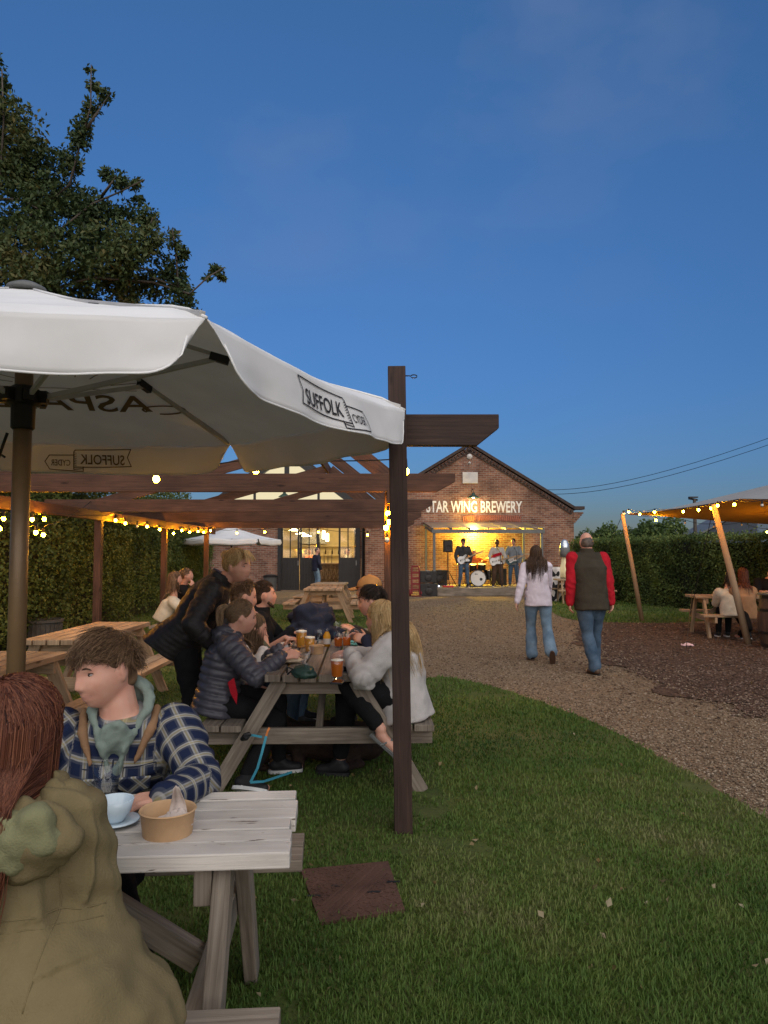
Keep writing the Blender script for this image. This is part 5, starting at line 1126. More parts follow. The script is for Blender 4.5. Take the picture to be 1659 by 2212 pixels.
def ik(a, c, l1, l2, hint):
    a, c = V(a), V(c); d = c-a; L_ = d.length; mx = (l1+l2)*.995
    if L_ > mx: c = a+d*(mx/L_); d = c-a; L_ = mx
    n = d/L_; k = (l1*l1-l2*l2+L_*L_)/(2*L_); h = math.sqrt(max(l1*l1-k*k, 0)); q = V(hint)-n*V(hint).dot(n)
    q = q.normalized() if q.length > 1e-4 else n.orthogonal().normalized(); return a+n*k+q*h, c
def head_shape(mb, c, M3, s, fem, n, m, smile=0):
    g = lambda x, z, x0, z0, sx, sz: math.exp(-((x-x0)/sx)**2-((z-z0)/sz)**2)
    vs = []
    for i in range(m+1):
        th = math.pi*i/m
        for j in range(n):
            ph = 2*math.pi*j/n; d = V((max(math.sin(th), 1e-3)*math.sin(ph), max(math.sin(th), 1e-3)*math.cos(ph), math.cos(th))); p = V((d.x*.077, d.y*.097, d.z*.119)); t = min(max(-p.z/.119, 0), 1)
            p.x *= 1-(.34 if fem else .27)*t**1.6
            if p.y < 0: p.y *= 1-.42*t
            else: p.y += .012*t*(1-t)*2; p.x *= 1-.05*g(0, p.z, 0, .035, 1, .03)
            w = max(0, d.y)**.5 if d.y > 0 else 0; x, z = p.x, p.z; a = 0
            a += .009*g(x, z, 0, .012, .0085, .020)+.015*g(x, z, 0, -.011, .0105, .015)+(.013 if fem else .016)*g(x, z, 0, -.026, .0125, .0095)
            for sg in (-1, 1):
                a += .006*g(x, z, sg*.013, -.030, .007, .006)-.010*g(x, z, sg*.031, .011, .016, .010)+(.002 if fem else .005)*g(x, z, sg*.028, .031, .024, .008)+.004*g(x, z, sg*.043, -.022, .018, .016)
                if smile: a += .004*g(x, z, sg*.036, -.038, .012, .012)-.003*g(x, z, sg*.030, -.058, .006, .008)
            a += .007*g(x, z, 0, -.053, .020, .006)+.007*g(x, z, 0, -.066, .018, .0065)-.005*g(x, z, 0, -.0595, .024, .003)-.004*g(x, z, 0, -.078, .02, .006)+.010*g(x, z, 0, -.097, .02, .015)+.014*g(x, z, 0, -.085, .040, .030)
            p.y += a*w; vs.append(c+M3@(p*s))
    mb.add(vs, [(i*n+j, i*n+(j+1) % n, (i+1)*n+(j+1) % n, (i+1)*n+j) for i in range(m) for j in range(n)])
    for sg in (-1, 1):
        E = M3@Matrix.Rotation(R(-22*sg), 3, 'Z'); ellip(mb, c+M3@(V((sg*.079, -.012, -.004))*s), (.008*s, .019*s, .032*s), E, 12, 10); ellip(mb, c+M3@(V((sg*.077, -.006, -.026))*s), (.007*s, .011*s, .014*s), M3, 8, 6)
def hand_shape(mb, w, d, pn, side, s, curl=.35):
    """palm, four unequal fingers and a thumb; d = pointing direction, pn = palm normal, side +1 right, -1 left"""
    d = V(d).normalized(); pn = V(pn); pn = (pn-d*pn.dot(d)).normalized(); l = d.cross(pn)*side; w = V(w)
    for i in range(4):
        k = w+d*(.082-.006*abs(i-1.2))*s+l*((1.5-i)*.0195)*s; capsule(mb, w+l*((1.5-i)*.012)*s+d*.012*s, .0155*s, k, .0125*s, 8, 3)
        f = (.073, .081, .075, .058)[i]*s; dd = d+l*(1.5-i)*.07; p = k; cu = curl*(1+.15*i)
        for q, fr in enumerate((.44, .31, .25)):
            dd = (dd*math.cos(cu)+pn*math.sin(cu)).normalized(); e = p+dd*f*fr; capsule(mb, p, (.0100-.0009*q)*s, e, (.0094-.0011*q)*s, 8, 3); p = e; pn2 = pn; 
            cu = curl*.8
    p = w+d*.022*s+l*.024*s; dd = (d*.62+l*.68+pn*.30).normalized(); e = p+dd*.045*s; capsule(mb, p, .0150*s, e, .0115*s, 8, 3); dd = (dd+d*.5+pn*curl*.5).normalized(); e2 = e+dd*.034*s; capsule(mb, e, .0112*s, e2, .0100*s, 8, 3); capsule(mb, e2, .0100*s, e2+dd*.024*s, .0080*s, 8, 3)
def skinmat(name, col):
    m, nt, b, o = _new(name); tc = _n(nt, 'ShaderNodeTexCoord'); n1 = _n(nt, 'ShaderNodeTexNoise', {'Scale': 22, 'Detail': 4}); nt.links.new(tc.outputs['Object'], n1.inputs['Vector'])
    rp = _n(nt, 'ShaderNodeValToRGB'); rp.color_ramp.elements[0].position = .3; rp.color_ramp.elements[1].position = .7; rp.color_ramp.elements[0].color = c4([col[0]*1.0, col[1]*.86, col[2]*.82]); rp.color_ramp.elements[1].color = c4([x*1.08 for x in col])
    nt.links.new(n1.outputs['Fac'], rp.inputs[0]); nt.links.new(rp.outputs[0], b.inputs['Base Color']); b.inputs['Roughness'].default_value = .5; b.inputs['Subsurface Weight'].default_value = .12; b.inputs['Subsurface Radius'].default_value = (.012, .004, .002); b.inputs['Specular IOR Level'].default_value = .35
    return m
M_skin_a = skinmat('skin', (.52, .29, .21)); M_skin_b = skinmat('tanned skin', (.42, .22, .15)); M_skin_d = skinmat('brown skin', (.13, .065, .04)); M_lip = mat('lips', (.46, .225, .165), rough=.4, var=.06, bump=0); M_eyew = mat('eye white', (.30, .26, .24), rough=.2, var=.03, bump=0); M_eyed = mat('iris', (.03, .022, .016), rough=.15, bump=0)
M_lash = mat('brow hair', (.06, .035, .02), var=.3, sc=60)
def person(label, pel, sh, hd, yaw, head=(0, 0, 0), H=1.72, fem=False, hl=None, hr=None, el=(0, 0, -1), er=(0, 0, -1), fl=None, fr=None, kl=None, kr=None, tl=None, tr=None, vox=.012, build=1.0, skin=None,
           top=None, bottom=None, shoe=None, hair=None, hdl=None, hdr=None, pnl=None, pnr=None, curl=.35, face=1, group=None, vest=None, cat='person', bare_arm=0, smile=0, lean_r=0, brow=None, neck=1.0, twist=0, one_shoe=False, arm=1.0):
    """pel, sh, hd = hip, shoulder and head centres; hl/hr hands, fl/fr ankles (all places in the yard); yaw: 0 looks away from the camera, 90 to the left, -90 to the right, 180 at it"""
    pel, sh, hd = V(pel), V(sh), V(hd); o = empty('person', (pel.x, pel.y, 0), 0, label, cat, group); oo = V((pel.x, pel.y, 0)); pel, sh, hd = pel-oo, sh-oo, hd-oo
    s = H/1.75; fwd = V((-math.sin(R(yaw)), math.cos(R(yaw)), 0)); rt = V((fwd.y, -fwd.x, 0)); spine = (sh-pel); SL_ = spine.length; up = spine.normalized()
    rs = Matrix.Rotation(R(twist), 3, 'Z')@rt; rs = (rs+V((0, 0, lean_r))).normalized(); f1 = up.cross(rt).normalized(); f1 = f1 if f1.dot(fwd) > -.2 else -f1; f2 = up.cross(rs).normalized()
    if f2.dot(fwd) < 0: f2 = -f2
    skin = skin or M_skin_a; B = build; hw = (.165 if fem else .16)*s*B; ww = (.128 if fem else .148)*s*B; cw = (.148 if fem else .168)*s*B; sw = (.158 if fem else .182)*s*(.5+.5*B)
    hyaw, hpit, hrol = head; HM = Matrix.Rotation(R(hyaw), 3, 'Z')@Matrix.Rotation(R(-hpit), 3, 'X')@Matrix.Rotation(R(hrol), 3, 'Y')
    SR, SL2 = sh+rs*sw-up*.02*s, sh-rs*sw-up*.02*s; ua, fa = .295*s*arm, .255*s*arm; th_, sn = .43*s, .42*s
    loc = lambda p: V(p)-oo
    hr = loc(hr) if hr is not None else SR+V((0, 0, -.52*s))+rs*.05+fwd*.06; hl = loc(hl) if hl is not None else SL2+V((0, 0, -.52*s))-rs*.05+fwd*.06
    wr = lambda h, d: h-(V(d).normalized()*.085*s if d is not None else V())
    ER, WR = ik(SR, wr(hr, hdr), ua, fa, V(er)+rs*.25); EL, WL = ik(SL2, wr(hl, hdl), ua, fa, V(el)-rs*.25)
    JR, JL = pel+rt*.092*s*B, pel-rt*.092*s*B; fr = loc(fr) if fr is not None else JR+V((0, 0, -.85*s)); fl = loc(fl) if fl is not None else JL+V((0, 0, -.85*s))
    KR, AR = ik(JR, fr, th_, sn, kr or fwd); KL, AL = ik(JL, fl, th_, sn, kl or fwd)
    mid = pel.lerp(sh, .42)-f1*.012; ch = pel.lerp(sh, .74); nb = sh+up*.055*s; nk0 = sh+up*.02*s
    tors = lambda g, hem=.0, gw=0, hemw=1.0: [(pel-up*hem, rt*(hw+g)*hemw, f1*(.115*s*B+g)*hemw), (pel+up*.06*s, rt*(hw*.97+g), f1*(.112*s*B+g)), (mid, rt*(ww+g+gw), f1*(.105*s*B+g+gw)), (ch, rs*(cw+g), f2*((.118 if fem else .12)*s*B+g)), (sh-up*.03*s, rs*(sw*.92+g*.6), f2*(.085*s+g*.6)), (sh+up*.03*s, rs*(.09*s+g), f2*(.06*s+g*.8)), (nb, rs*(.06*s+g*.5), f2*(.058*s+g*.5))]
    # the body: one continuous surface
    b = MB(); loft(b, tors(0, .09*s)); capsule(b, nk0, .062*s*neck, hd+HM@V((0, -.022, -.06))*s, .052*s*neck, 14)
    nn_, mm_ = (76, 60) if vox < .008 else ((44, 34) if vox < .014 else (24, 20)); head_shape(b, hd, HM, s, fem, nn_, mm_, smile)
    for S_, E_, W_, dr, pn, sd in ((SR, ER, WR, hdr, pnr, 1), (SL2, EL, WL, hdl, pnl, -1)):
        capsule(b, S_, .056*s, E_, .040*s); capsule(b, E_, .041*s, W_, .027*s); dv = V(dr) if dr is not None else (W_-E_).normalized(); pv = V(pn) if pn is not None else (-fwd*.2-rs*sd*1.0 if dv.z < -.5 else V((0, 0, -1)))
        hand_shape(b, W_, dv, pv, sd, s, curl)
    for J_, K_, A_, td in ((JR, KR, AR, tr), (JL, KL, AL, tl)): capsule(b, J_, .088*s*B, K_, .052*s); capsule(b, K_, .054*s, A_, .038*s); t_ = V(td) if td is not None else fwd; capsule(b, A_+V((0, 0, -.035*s)), .036*s, A_+t_*.15*s+V((0, 0, -.055*s)), .026*s)
    me = fuse(b, vox, 2 if vox < .008 else 1); bo = link('body', me, [skin, M_lip], o)
    HI = HM.transposed()
    if face and vox < .016:
        cs = np.empty(len(me.polygons)*3, np.float32); me.polygons.foreach_get('center', cs); q = (cs.reshape(-1, 3)-np.array(hd))@np.array(HM)/s
        k = (np.abs(q[:, 0]) < .023*(1+.25*smile)) & (q[:, 1] > .06) & (q[:, 2] < -.049) & (q[:, 2] > -.071+.02*np.abs(q[:, 0])/.023*.5); me.polygons.foreach_set('material_index', k.astype(np.int32))
        for sg in (-1, 1):
            e = MB(); c = hd+HM@(V((sg*.031, .0735, .0105))*s); ellip(e, c, (.0130*s, .0090*s, .0045*s), HM, 14, 10); ey = link('eye', e.mesh('eye'), M_eyew, o); [p.__setattr__('use_smooth', True) for p in ey.data.polygons]
            e = MB(); ellip(e, c+HM@(V((0, .0055, .0002))*s), (.0056*s, .0045*s, .0052*s), HM, 12, 8); link('iris', e.mesh('iris'), M_eyed, ey)
            e = MB(); pts = [hd+HM@(V((sg*(.031+.0145*math.cos(a)), .0810-.0045*math.cos(a)**2-(.003 if math.cos(a) > .5 else 0), .0125+.0045*math.sin(a)))*s) for a in np.linspace(.1, math.pi-.1, 7)]; e.tube(pts, .0016*s, 5); e.build('upper_lid', M_lash, ey)
            e = MB(); pts = [hd+HM@(V((sg*x, .0905-1.9*(x-.01)**2*3.2, .031+zz))*s) for x, zz in ((.013, -.001), (.022, .002), (.034, .004), (.045, 0), (.051, -.004))]; e.tube(pts, [.0022*s, .0034*s, .0034*s, .0026*s, .0012*s], 6); e.build('eyebrow', brow or M_lash, o)
    seg_t = [(pel-up*.1, nb, .11*s, tuple(rt)), (SR, ER, .05*s), (ER, WR, .04*s), (SL2, EL, .05*s), (EL, WL, .04*s)]
    J = dict(o=o, s=s, pel=pel, sh=sh, hd=hd, HM=HM, up=up, rt=rt, rs=rs, f1=f1, f2=f2, fwd=fwd, SR=SR, SL=SL2, ER=ER, EL=EL, WR=WR, WL=WL, nb=nb, JR=JR, JL=JL, KR=KR, KL=KL, AR=AR, AL=AL, vox=vox, mid=mid, ch=ch, tors=tors, seg=seg_t, hw=hw, oo=oo)
    if bottom:
        b = MB(); g = bottom.get('g', .012); w0 = bottom.get('cuff', .05); ellip(b, pel+up*.01, (hw+g*.6, .110*s*B+g, .13*s), Matrix((rt, f1, up)).transposed(), 20, 14)
        for J_, K_, A_ in ((JR, KR, AR), (JL, KL, AL)):
            l = bottom.get('len', 1.0); A2 = K_.lerp(A_, l); capsule(b, J_, (.088*s*B+g), K_, (.060*s+g), 14); capsule(b, K_, (.060*s+g), A2+(A2-K_).normalized()*-.02*s, w0*s+g*.3, 14)
        garment(bottom.get('name', 'trousers'), b, vox*1.15, bottom['m'], o, [(pel+V((0, 0, .1)), pel-V((0, 0, .1)), .15, tuple(rt)), (JR, KR, .08), (KR, AR, .06), (JL, KL, .08), (KL, AL, .06)], folds=bottom.get('folds', .006), off=hd.x*7)
    if shoe:
        for A_, K_, td in ((AR, KR, tr), (AL, KL, tl))[:1 if one_shoe else 2]:
            t_ = (V(td) if td is not None else fwd).normalized(); dn = (A_-K_).normalized(); dn = (dn-t_*dn.dot(t_)).normalized(); b = MB(); capsule(b, A_+dn*.035*s-t_*.03*s, .042*s, A_+dn*.055*s+t_*.14*s, .034*s, 12); capsule(b, A_+dn*.0*s, .046*s, A_+dn*.04*s+t_*.05*s, .042*s, 12)
            sh_ = garment('shoe', b, max(vox, .009), shoe[0], o, [(A_, A_+t_, .05)], smooth=3)
            b = MB(); side = t_.cross(dn).normalized(); loft(b, [(A_+dn*(.068+k)*s+t_*.05*s, side*.042*s, t_*.125*s) for k in (0, .024*s)], 20, 2.6); link('sole', b.mesh('sole'), shoe[1], sh_)
    if top:
        b = MB(); g = top.get('g', .018); hem = top.get('hem', .07); loft(b, top['secs'](J) if 'secs' in top else tors(g, hem*s, top.get('gw', 0), top.get('flare', 1.0)))
        sl = top.get('sleeve', 1.0); ga = top.get('ga', g)
        if sl > 0:
            for S_, E_, W_ in ((SR, ER, WR), (SL2, EL, WL)):
                capsule(b, S_, .060*s+ga, E_, .043*s+ga, 14)
                if sl > .5: W2 = E_.lerp(W_, min(1, (sl-.5)*2)); capsule(b, E_, .044*s+ga, W2, .030*s+ga*top.get('cuffk', .9), 14)
        if top.get('collar'): c0, c1 = top['collar']; loft(b, [(nk0-up*.01, rs*(.075*s+c0), f2*(.07*s+c0)), (nb+up*c1, rs*(.062*s+c0), f2*(.066*s+c0))], 20)
        for c_, r_ in top.get('blobs', lambda j: [])(J): ellip(b, c_, r_, Matrix((rs, f2, up)).transposed())
        J['top'] = garment(top.get('name', 'jacket'), b, top.get('vox', vox), top['m'], o, seg_t, smooth=top.get('smooth', 5), quilt=top.get('quilt'), folds=top.get('folds', .006), fold_s=top.get('fold_s', 9), drape=top.get('drape', 0), dispfn=top.get('dispfn'), off=hd.x*5)
    if vest:
        b = MB(); loft(b, tors(vest.get('g', .03), vest.get('hem', .1)*s, 0, vest.get('flare', 1.0))); 
        for S_ in (SR, SL2): capsule(b, S_-up*.01, .062*s, S_.lerp(sh, .3), .075*s)
        loft(b, [(nk0-up*.03, rs*.12*s, f2*.09*s), (nk0+up*.03, rs*.092*s, f2*.085*s), (nb+up*.05, rs*.078*s, f2*.080*s)], 20); garment('gilet', b, vox, vest['m'], o, seg_t, folds=.006)
    if hair: make_hair(J, **hair)
    J['obj'] = o; return J
def make_hair(J, kind='short', m=None, n=260, length=.06, r=.0022, vol=1.0, comb=(0, 0, 0), fall=.30, back=.0, seed=1, tail=None, cap=None, lift=.10, side=0, steps=10, under=True, low=-.35, spread=1.0, extra=lambda j: [], over=None):
    s, HM, hd, o, vox = J['s'], J['HM'], J['hd'], J['o'], J['vox']; rr = np.random.default_rng(seed); A = np.array(HM)
    c = np.array((0, -.017, .024)); rad = np.array((.083 if kind not in ('short', 'messy') else .0795, .101, .105))*vol
    b = MB(); ellip(b, hd+HM@(V(c)*s), V(rad)*s*.985, HM, 32, 24)
    if kind == 'balding': b = MB(); ellip(b, hd+HM@(V((0, -.030, -.008))*s), (.0805*s, .083*s, .083*s), HM)
    if kind in ('short', 'messy'): ellip(b, hd+HM@(V((0, -.045, -.02))*s), (.072*s, .056*s, .068*s), HM)
    if kind == 'long' and under:
        caps = J['sh']-J['f2']*.0; bk = -(HM@V((0, 1, 0))); bk.z = 0; bk.normalize(); sd = HM@V((1, 0, 0)); p0 = hd+HM@V((0, -.045, -.02))*s; 
        loft(b, [(p0, sd*.075*s, bk*.05*s), (p0+bk*.01+V((0, 0, -.10*s)), sd*.072*s, bk*.045*s), (p0+bk*(.025+back*.6)+V((0, 0, -.10*s-fall*.4)), sd*.066*s, bk*.03*s), (p0+bk*(.03+back*.7)+V((0, 0, -.10*s-fall*.62)), sd*.045*s, bk*.016*s)], 18)
    if kind == 'updo':
        ellip(b, hd+HM@(V((0, -.105, .06))*s), (.045*s, .04*s, .04*s), HM)
    me = fuse(b, max(vox, .008), 3); vs, nn = mesh_np(me); vs = vs+nn*(.005*nz3(vs, 28, seed))[:, None]; me.vertices.foreach_set('co', vs.astype(np.float32).ravel()); a = me.attributes.new('rnd', 'FLOAT', 'POINT'); a.data.foreach_set('value', np.clip(.35+.5*nz3(vs, 34, seed), 0, 1).astype(np.float32)); me.update(); ho = link('hair', me, m, o)
    if n <= 0: return ho
    # locks that follow the skull, then hang
    D = rr.normal(size=(n*3, 3)); D /= np.linalg.norm(D, axis=1)[:, None]; ok = (D[:, 2] > low) & ~((np.abs(D[:, 0]) > .55) & (D[:, 2] < .02) & (D[:, 1] > -.35) & (kind in ('messy', 'short'))) & ~((D[:, 1] > .50) & (D[:, 2] < .50)); D = D[ok][:n]; N = len(D)
    wh = np.array((0, -.45, .89)); t = D-wh*(D@wh)[:, None]; t /= np.linalg.norm(t, axis=1)[:, None]+1e-6; t = t+np.array(comb)+rr.normal(0, .16, (N, 3)); pts = []
    if kind == 'messy': t = t+.75*np.array([[noise.noise(V(d_)*2.4+V((seed, 0, 0))), noise.noise(V(d_)*2.4+V((seed, 7, 0))), noise.noise(V(d_)*2.4+V((seed, 0, 5)))] for d_ in D])
    sl_ = np.clip(.45+.75*D[:, 2:3], .35, 1) if kind in ('messy', 'short') else 1.0
    L_ = length if kind != 'long' else .16; cur = D.copy(); step = L_/(steps if kind != 'long' else 7)/.1; K0 = steps if kind != 'long' else 7; lf = rr.uniform(.2, 1.3, N)[:, None]
    for k in range(K0+1):
        tt = t-cur*np.sum(t*cur, 1)[:, None]; tt /= np.linalg.norm(tt, axis=1)[:, None]+1e-6
        pos = c+cur*rad*(1.0+lift*lf*(k/K0)**1.5*(1 if kind != 'long' else .25)) + rr.normal(0, .0012, (N, 3))
        if kind == 'long' and pts: low_ = cur[:, 2] < -.02; pos[low_] = pts[-1][low_]+np.array((0, 0, -.022))
        pts.append(pos); cur = cur+tt*step*sl_; cur /= np.linalg.norm(cur, axis=1)[:, None]
        if kind == 'long': 
            q = (cur[:, 1] > .35) & (cur[:, 2] < .35); cur[q, 1] -= .12; t[:, 2] -= .12
    W = [np.array(hd)+(p*s)@A.T for p in pts]
    if kind == 'long':
        p = W[-1]; bk = -(HM@V((0, 1, 0))); bk.z = 0; bk.normalize(); bkn = np.array(bk); caps = [(np.array(a_), np.array(b_), r_) for a_, b_, r_ in extra(J)]+[(np.array(J['pel']), np.array(J['sh']), .14*s), (np.array(J['SR']), np.array(J['SL']), .085*s), (np.array(J['sh']), np.array(J['nb']), .085*s)]
        tgt = fall*rr.uniform(.55, 1.12, N)[:, None]; wav = rr.uniform(0, 6.28, (N, 1)); nk = 9
        hs = np.array(HM@V((1, 0, 0)))
        for k in range(nk):
            f = (k+1)/nk; p = p+np.array((0, 0, -1.0))*tgt/nk+bkn*(back+.02)*s/nk+hs*(.010*np.sin(wav+f*5)-.006*np.sign((p-np.array(hd))@hs)[:, None]*(1 if f > .2 else 0)*(2-spread))/1.6+rr.normal(0, .0016, (N, 3))
            if over: zc_, bm_ = over(J); cb = (p-np.array(J['nb']))@bkn; rq = bm_*np.clip((zc_+.10-p[:, 2])/.12, 0, 1)+.02*(p@hs*9 % 1); p = p+bkn[None]*np.maximum(0, rq-cb)[:, None]*.8
            for a_, b_, r_ in caps:
                d = b_-a_; tq = np.clip(((p-a_)@d)/(d@d), 0, 1); w = p-(a_+tq[:, None]*d); dist = np.linalg.norm(w, axis=1)[:, None]; p = np.where(dist < r_+.02, a_+tq[:, None]*d+w/(dist+1e-6)*(r_+.02), p)
            W.append(p)
    if kind == 'tail':
        pass
    P3 = np.stack(W, 1); link('locks', strand_mesh('locks', P3, r*s, np.clip(rr.normal(.5, .26, N), 0, 1)), m, ho)
    if tail:
        base, ln, dirv = hd+HM@(V(tail[0])*s), tail[1], V(tail[2]).normalized(); N2 = 90; W = []; of = rr.normal(0, 1, (N2, 3)); of /= np.linalg.norm(of, axis=1)[:, None]; of *= rr.random((N2, 1))**.5
        for k in range(12):
            f = k/11; rad_ = .026*s*(.35+1.0*math.sin(math.pi*min(f*.8+.1, 1))); q = V(base)+dirv*ln*min(f, .3)+V((0, 0, -1))*ln*max(0, f-.12)*.95; W.append(np.array(q)+of*rad_*(1-.3*f)+rr.normal(0, .0015, (N2, 3)))
        link('ponytail', strand_mesh('ponytail', np.stack(W, 1), .0062*s, np.clip(rr.normal(.62, .25, N2), 0, 1)), m, ho)
    return ho

# cloths
def cloth(name, col, **k): return mat(name, col, **{**dict(rough=.9, var=.16, sc=9, bump=.25, bsc=220, spec=.12), **k})
M_parka = cloth('olive cotton', (.155, .122, .062), var=.14, sc=5); M_hoodlin = cloth('sage lining', (.175, .172, .092), sc=5); M_quiltblk = cloth('black quilted nylon', (.014, .012, .012), rough=.55, spec=.3); M_puff = cloth('slate quilted nylon', (.050, .048, .060), rough=.42, spec=.4, bump=.12); M_fleece = cloth('cream fleece', (.43, .40, .375), bump=.45, bsc=170, var=.10)
M_blackc = cloth('black cotton', (.010, .010, .011)); M_white_c = cloth('white knit', (.60, .56, .52), bsc=120); M_oliv = cloth('olive cotton tee', (.10, .10, .065)); M_navyf = cloth('navy fleece', (.022, .024, .042)); M_denim = cloth('faded denim', (.075, .125, .185), col2=(.20, .285, .36), sc=4.2, bump=.3, bsc=160); M_denimd = cloth('dark denim', (.028, .052, .085), col2=(.085, .13, .185), sc=4.5, bump=.3, bsc=160)
M_lilac = cloth('pale lilac knit', (.60, .53, .58), var=.06, bsc=140); M_gilet = cloth('dark olive fleece', (.042, .036, .026), bump=.6, bsc=120); M_redf = cloth('red fleece', (.36, .012, .022), bump=.7, bsc=130); M_tan = cloth('tan wool coat', (.34, .195, .105), bsc=150); M_creamk = cloth('cream knit', (.50, .45, .35), bsc=90); M_greyc = cloth('charcoal cotton', (.045, .045, .047)); M_orange = cloth('orange cotton', (.62, .17, .05)); M_shirtw = cloth('pale shirt', (.48, .46, .42)); M_brownc = cloth('brown corduroy', (.075, .045, .030)); M_greyshirt = cloth('grey blue shirt', (.20, .225, .25)); M_rose = cloth('dusty rose cotton', (.30, .16, .13)); M_sage = cloth('sage jersey', (.175, .215, .185), var=.08); M_cordb = cloth('tan corduroy', (.21, .12, .065), stretch=(1, 1, 1), bsc=90)
M_sole = mat('white rubber', (.6, .6, .58), rough=.6, bump=0); M_shoeb = mat('black trainer', (.012, .012, .013), rough=.6); M_shoebr = mat('brown leather', (.06, .035, .022), rough=.5)
M_hauburn = hairmat('auburn hair', [(.035, .010, .006), (.085, .026, .014), (.16, .055, .028), (.24, .095, .05)]); M_hbrown = hairmat('brown hair', [(.018, .010, .006), (.045, .025, .014), (.09, .05, .028), (.15, .085, .045)]); M_hblond = hairmat('blonde hair', [(.24, .135, .05), (.44, .275, .115), (.58, .40, .19), (.70, .53, .30)]); M_hdark = hairmat('dark hair', [(.008, .006, .005), (.016, .011, .008), (.035, .024, .017), (.07, .045, .03)]); M_hfair = hairmat('light brown hair', [(.07, .042, .024), (.14, .085, .045), (.22, .14, .08), (.33, .23, .14)]); M_hgrey = hairmat('grey hair', [(.05, .04, .033), (.09, .072, .06), (.15, .125, .105), (.24, .21, .19)]); M_hchest = hairmat('chestnut hair', [(.055, .030, .016), (.125, .072, .040), (.22, .135, .076), (.34, .215, .125)])
# tartan check read from the cloth's own coordinates
m, nt, bs, _o = _new('tartan flannel'); LN = nt.links.new; at_ = _n(nt, 'ShaderNodeAttribute', attribute_name='cloth'); sp_ = _n(nt, 'ShaderNodeSeparateXYZ'); LN(at_.outputs['Vector'], sp_.inputs[0])
def _stripe(sock, ph, w):
    a = _n(nt, 'ShaderNodeMath', {1: 1/.060}, operation='MULTIPLY'); LN(sock, a.inputs[0]); b_ = _n(nt, 'ShaderNodeMath', {1: ph+50}, operation='ADD'); LN(a.outputs[0], b_.inputs[0]); c_ = _n(nt, 'ShaderNodeMath', operation='FRACT'); LN(b_.outputs[0], c_.inputs[0]); d_ = _n(nt, 'ShaderNodeMath', {1: .5}, operation='SUBTRACT'); LN(c_.outputs[0], d_.inputs[0]); e_ = _n(nt, 'ShaderNodeMath', operation='ABSOLUTE'); LN(d_.outputs[0], e_.inputs[0])
    f_ = _n(nt, 'ShaderNodeMapRange', {'From Min': w, 'From Max': w+.03, 'To Min': 1, 'To Max': 0}); LN(e_.outputs[0], f_.inputs['Value']); return f_.outputs[0]
cur = None; col0 = _n(nt, 'ShaderNodeRGB'); col0.outputs[0].default_value = (.012, .018, .045, 1); cur = col0.outputs[0]
for ax in (0, 1):
    for ph, w, cc, am in ((0, .22, (.10, .105, .115), .34), (.075, .024, (.44, .42, .38), .50), (-.075, .024, (.44, .42, .38), .50), (.0, .014, (.40, .33, .14), .5)):
        k_ = _n(nt, 'ShaderNodeMath', {1: am}, operation='MULTIPLY'); LN(_stripe(sp_.outputs[ax], ph, w), k_.inputs[0]); x_ = _n(nt, 'ShaderNodeMix', data_type='RGBA'); x_.inputs[7].default_value = c4(cc); LN(k_.outputs[0], x_.inputs[0]); LN(cur, x_.inputs[6]); cur = x_.outputs[2]
LN(cur, bs.inputs['Base Color']); bs.inputs['Roughness'].default_value = .95; bs.inputs['Specular IOR Level'].default_value = .1; M_plaid = m
from mathutils.bvhtree import BVHTree
def surface_line(J, name, gob, pts, d, r, m, parent=None, lift=.0):
    """a seam or piping laid on a garment: pts (body frame) are cast along d onto its surface"""
    me = gob.data; t = BVHTree.FromPolygons([v.co for v in me.vertices], [list(p.vertices) for p in me.polygons]); d = V(d).normalized(); out = []
    for p in pts:
        h = t.ray_cast(V(p)-d*1.0, d)
        if h[0] is not None: out.append(h[0]-d*lift)
    if len(out) > 2: b = MB(); b.tube(out, r, 6); return b.build(name, m, parent or gob, smooth=True)
def prop(J, name, mb, m, **k): return mb.build(name, m, J['o'], **k)
# ---------------------------------------------------------------- the young man in the checked overshirt
hd = P(228, 1448, 2.52)
J = person('young man in a blue checked overshirt and sage hood leaning on the white table', (-.97, 2.70, .54), P(258, 1566, 2.56), hd, 186, head=(146, 12, 6), H=1.80, vox=.0062, smile=1, neck=1.08,
           hl=P(292, 1731, 2.2), hdl=(-.95, -.22, -.05), pnl=(0, .1, -1), arm=.84, el=(.45, .5, -.5), hr=(-1.02, 2.16, .79), hdr=(.75, -.5, -.1), pnr=(0, 0, -1), er=(-.8, .2, -.4), fl=(-.72, 2.35, .09), fr=(-.98, 2.3, .09), curl=.30, twist=6,
           top=dict(name='overshirt', m=M_plaid, g=.030, ga=.024, hem=.12, folds=.009, fold_s=8, cuffk=.85), bottom=dict(m=M_blackc), shoe=(M_shoeb, M_sole),
           hair=dict(kind='messy', m=M_hchest, n=3000, length=.080, r=.0017, vol=1.0, comb=(.15, .65, .1), lift=.30, seed=4, low=-.30))
s, HM = J['s'], J['HM']
b = MB(); up, rs, f2, nb, sh = J['up'], J['rs'], J['f2'], J['nb'], J['sh']      # hood of the jersey under the collar
ringc = nb+up*.012
f = lambda a: ringc+rs*math.cos(a)*.090+f2*(math.sin(a)*.085)+up*(.012-.045*math.sin(a))
for k in range(15):
    a0, a1 = R(165+210*k/15), R(165+210*(k+1)/15); capsule(b, f(a0), .016+.009*math.sin(math.pi*k/15), f(a1), .016+.009*math.sin(math.pi*(k+1)/15))
for sg in (-1, 1):
    capsule(b, f(R(90-75*sg)), .016, ringc+f2*.118+rs*.035*sg-up*.075, .013); capsule(b, ringc+f2*.118+rs*.035*sg-up*.075, .013, ringc+f2*.135+rs*.012*sg-up*.17, .012)
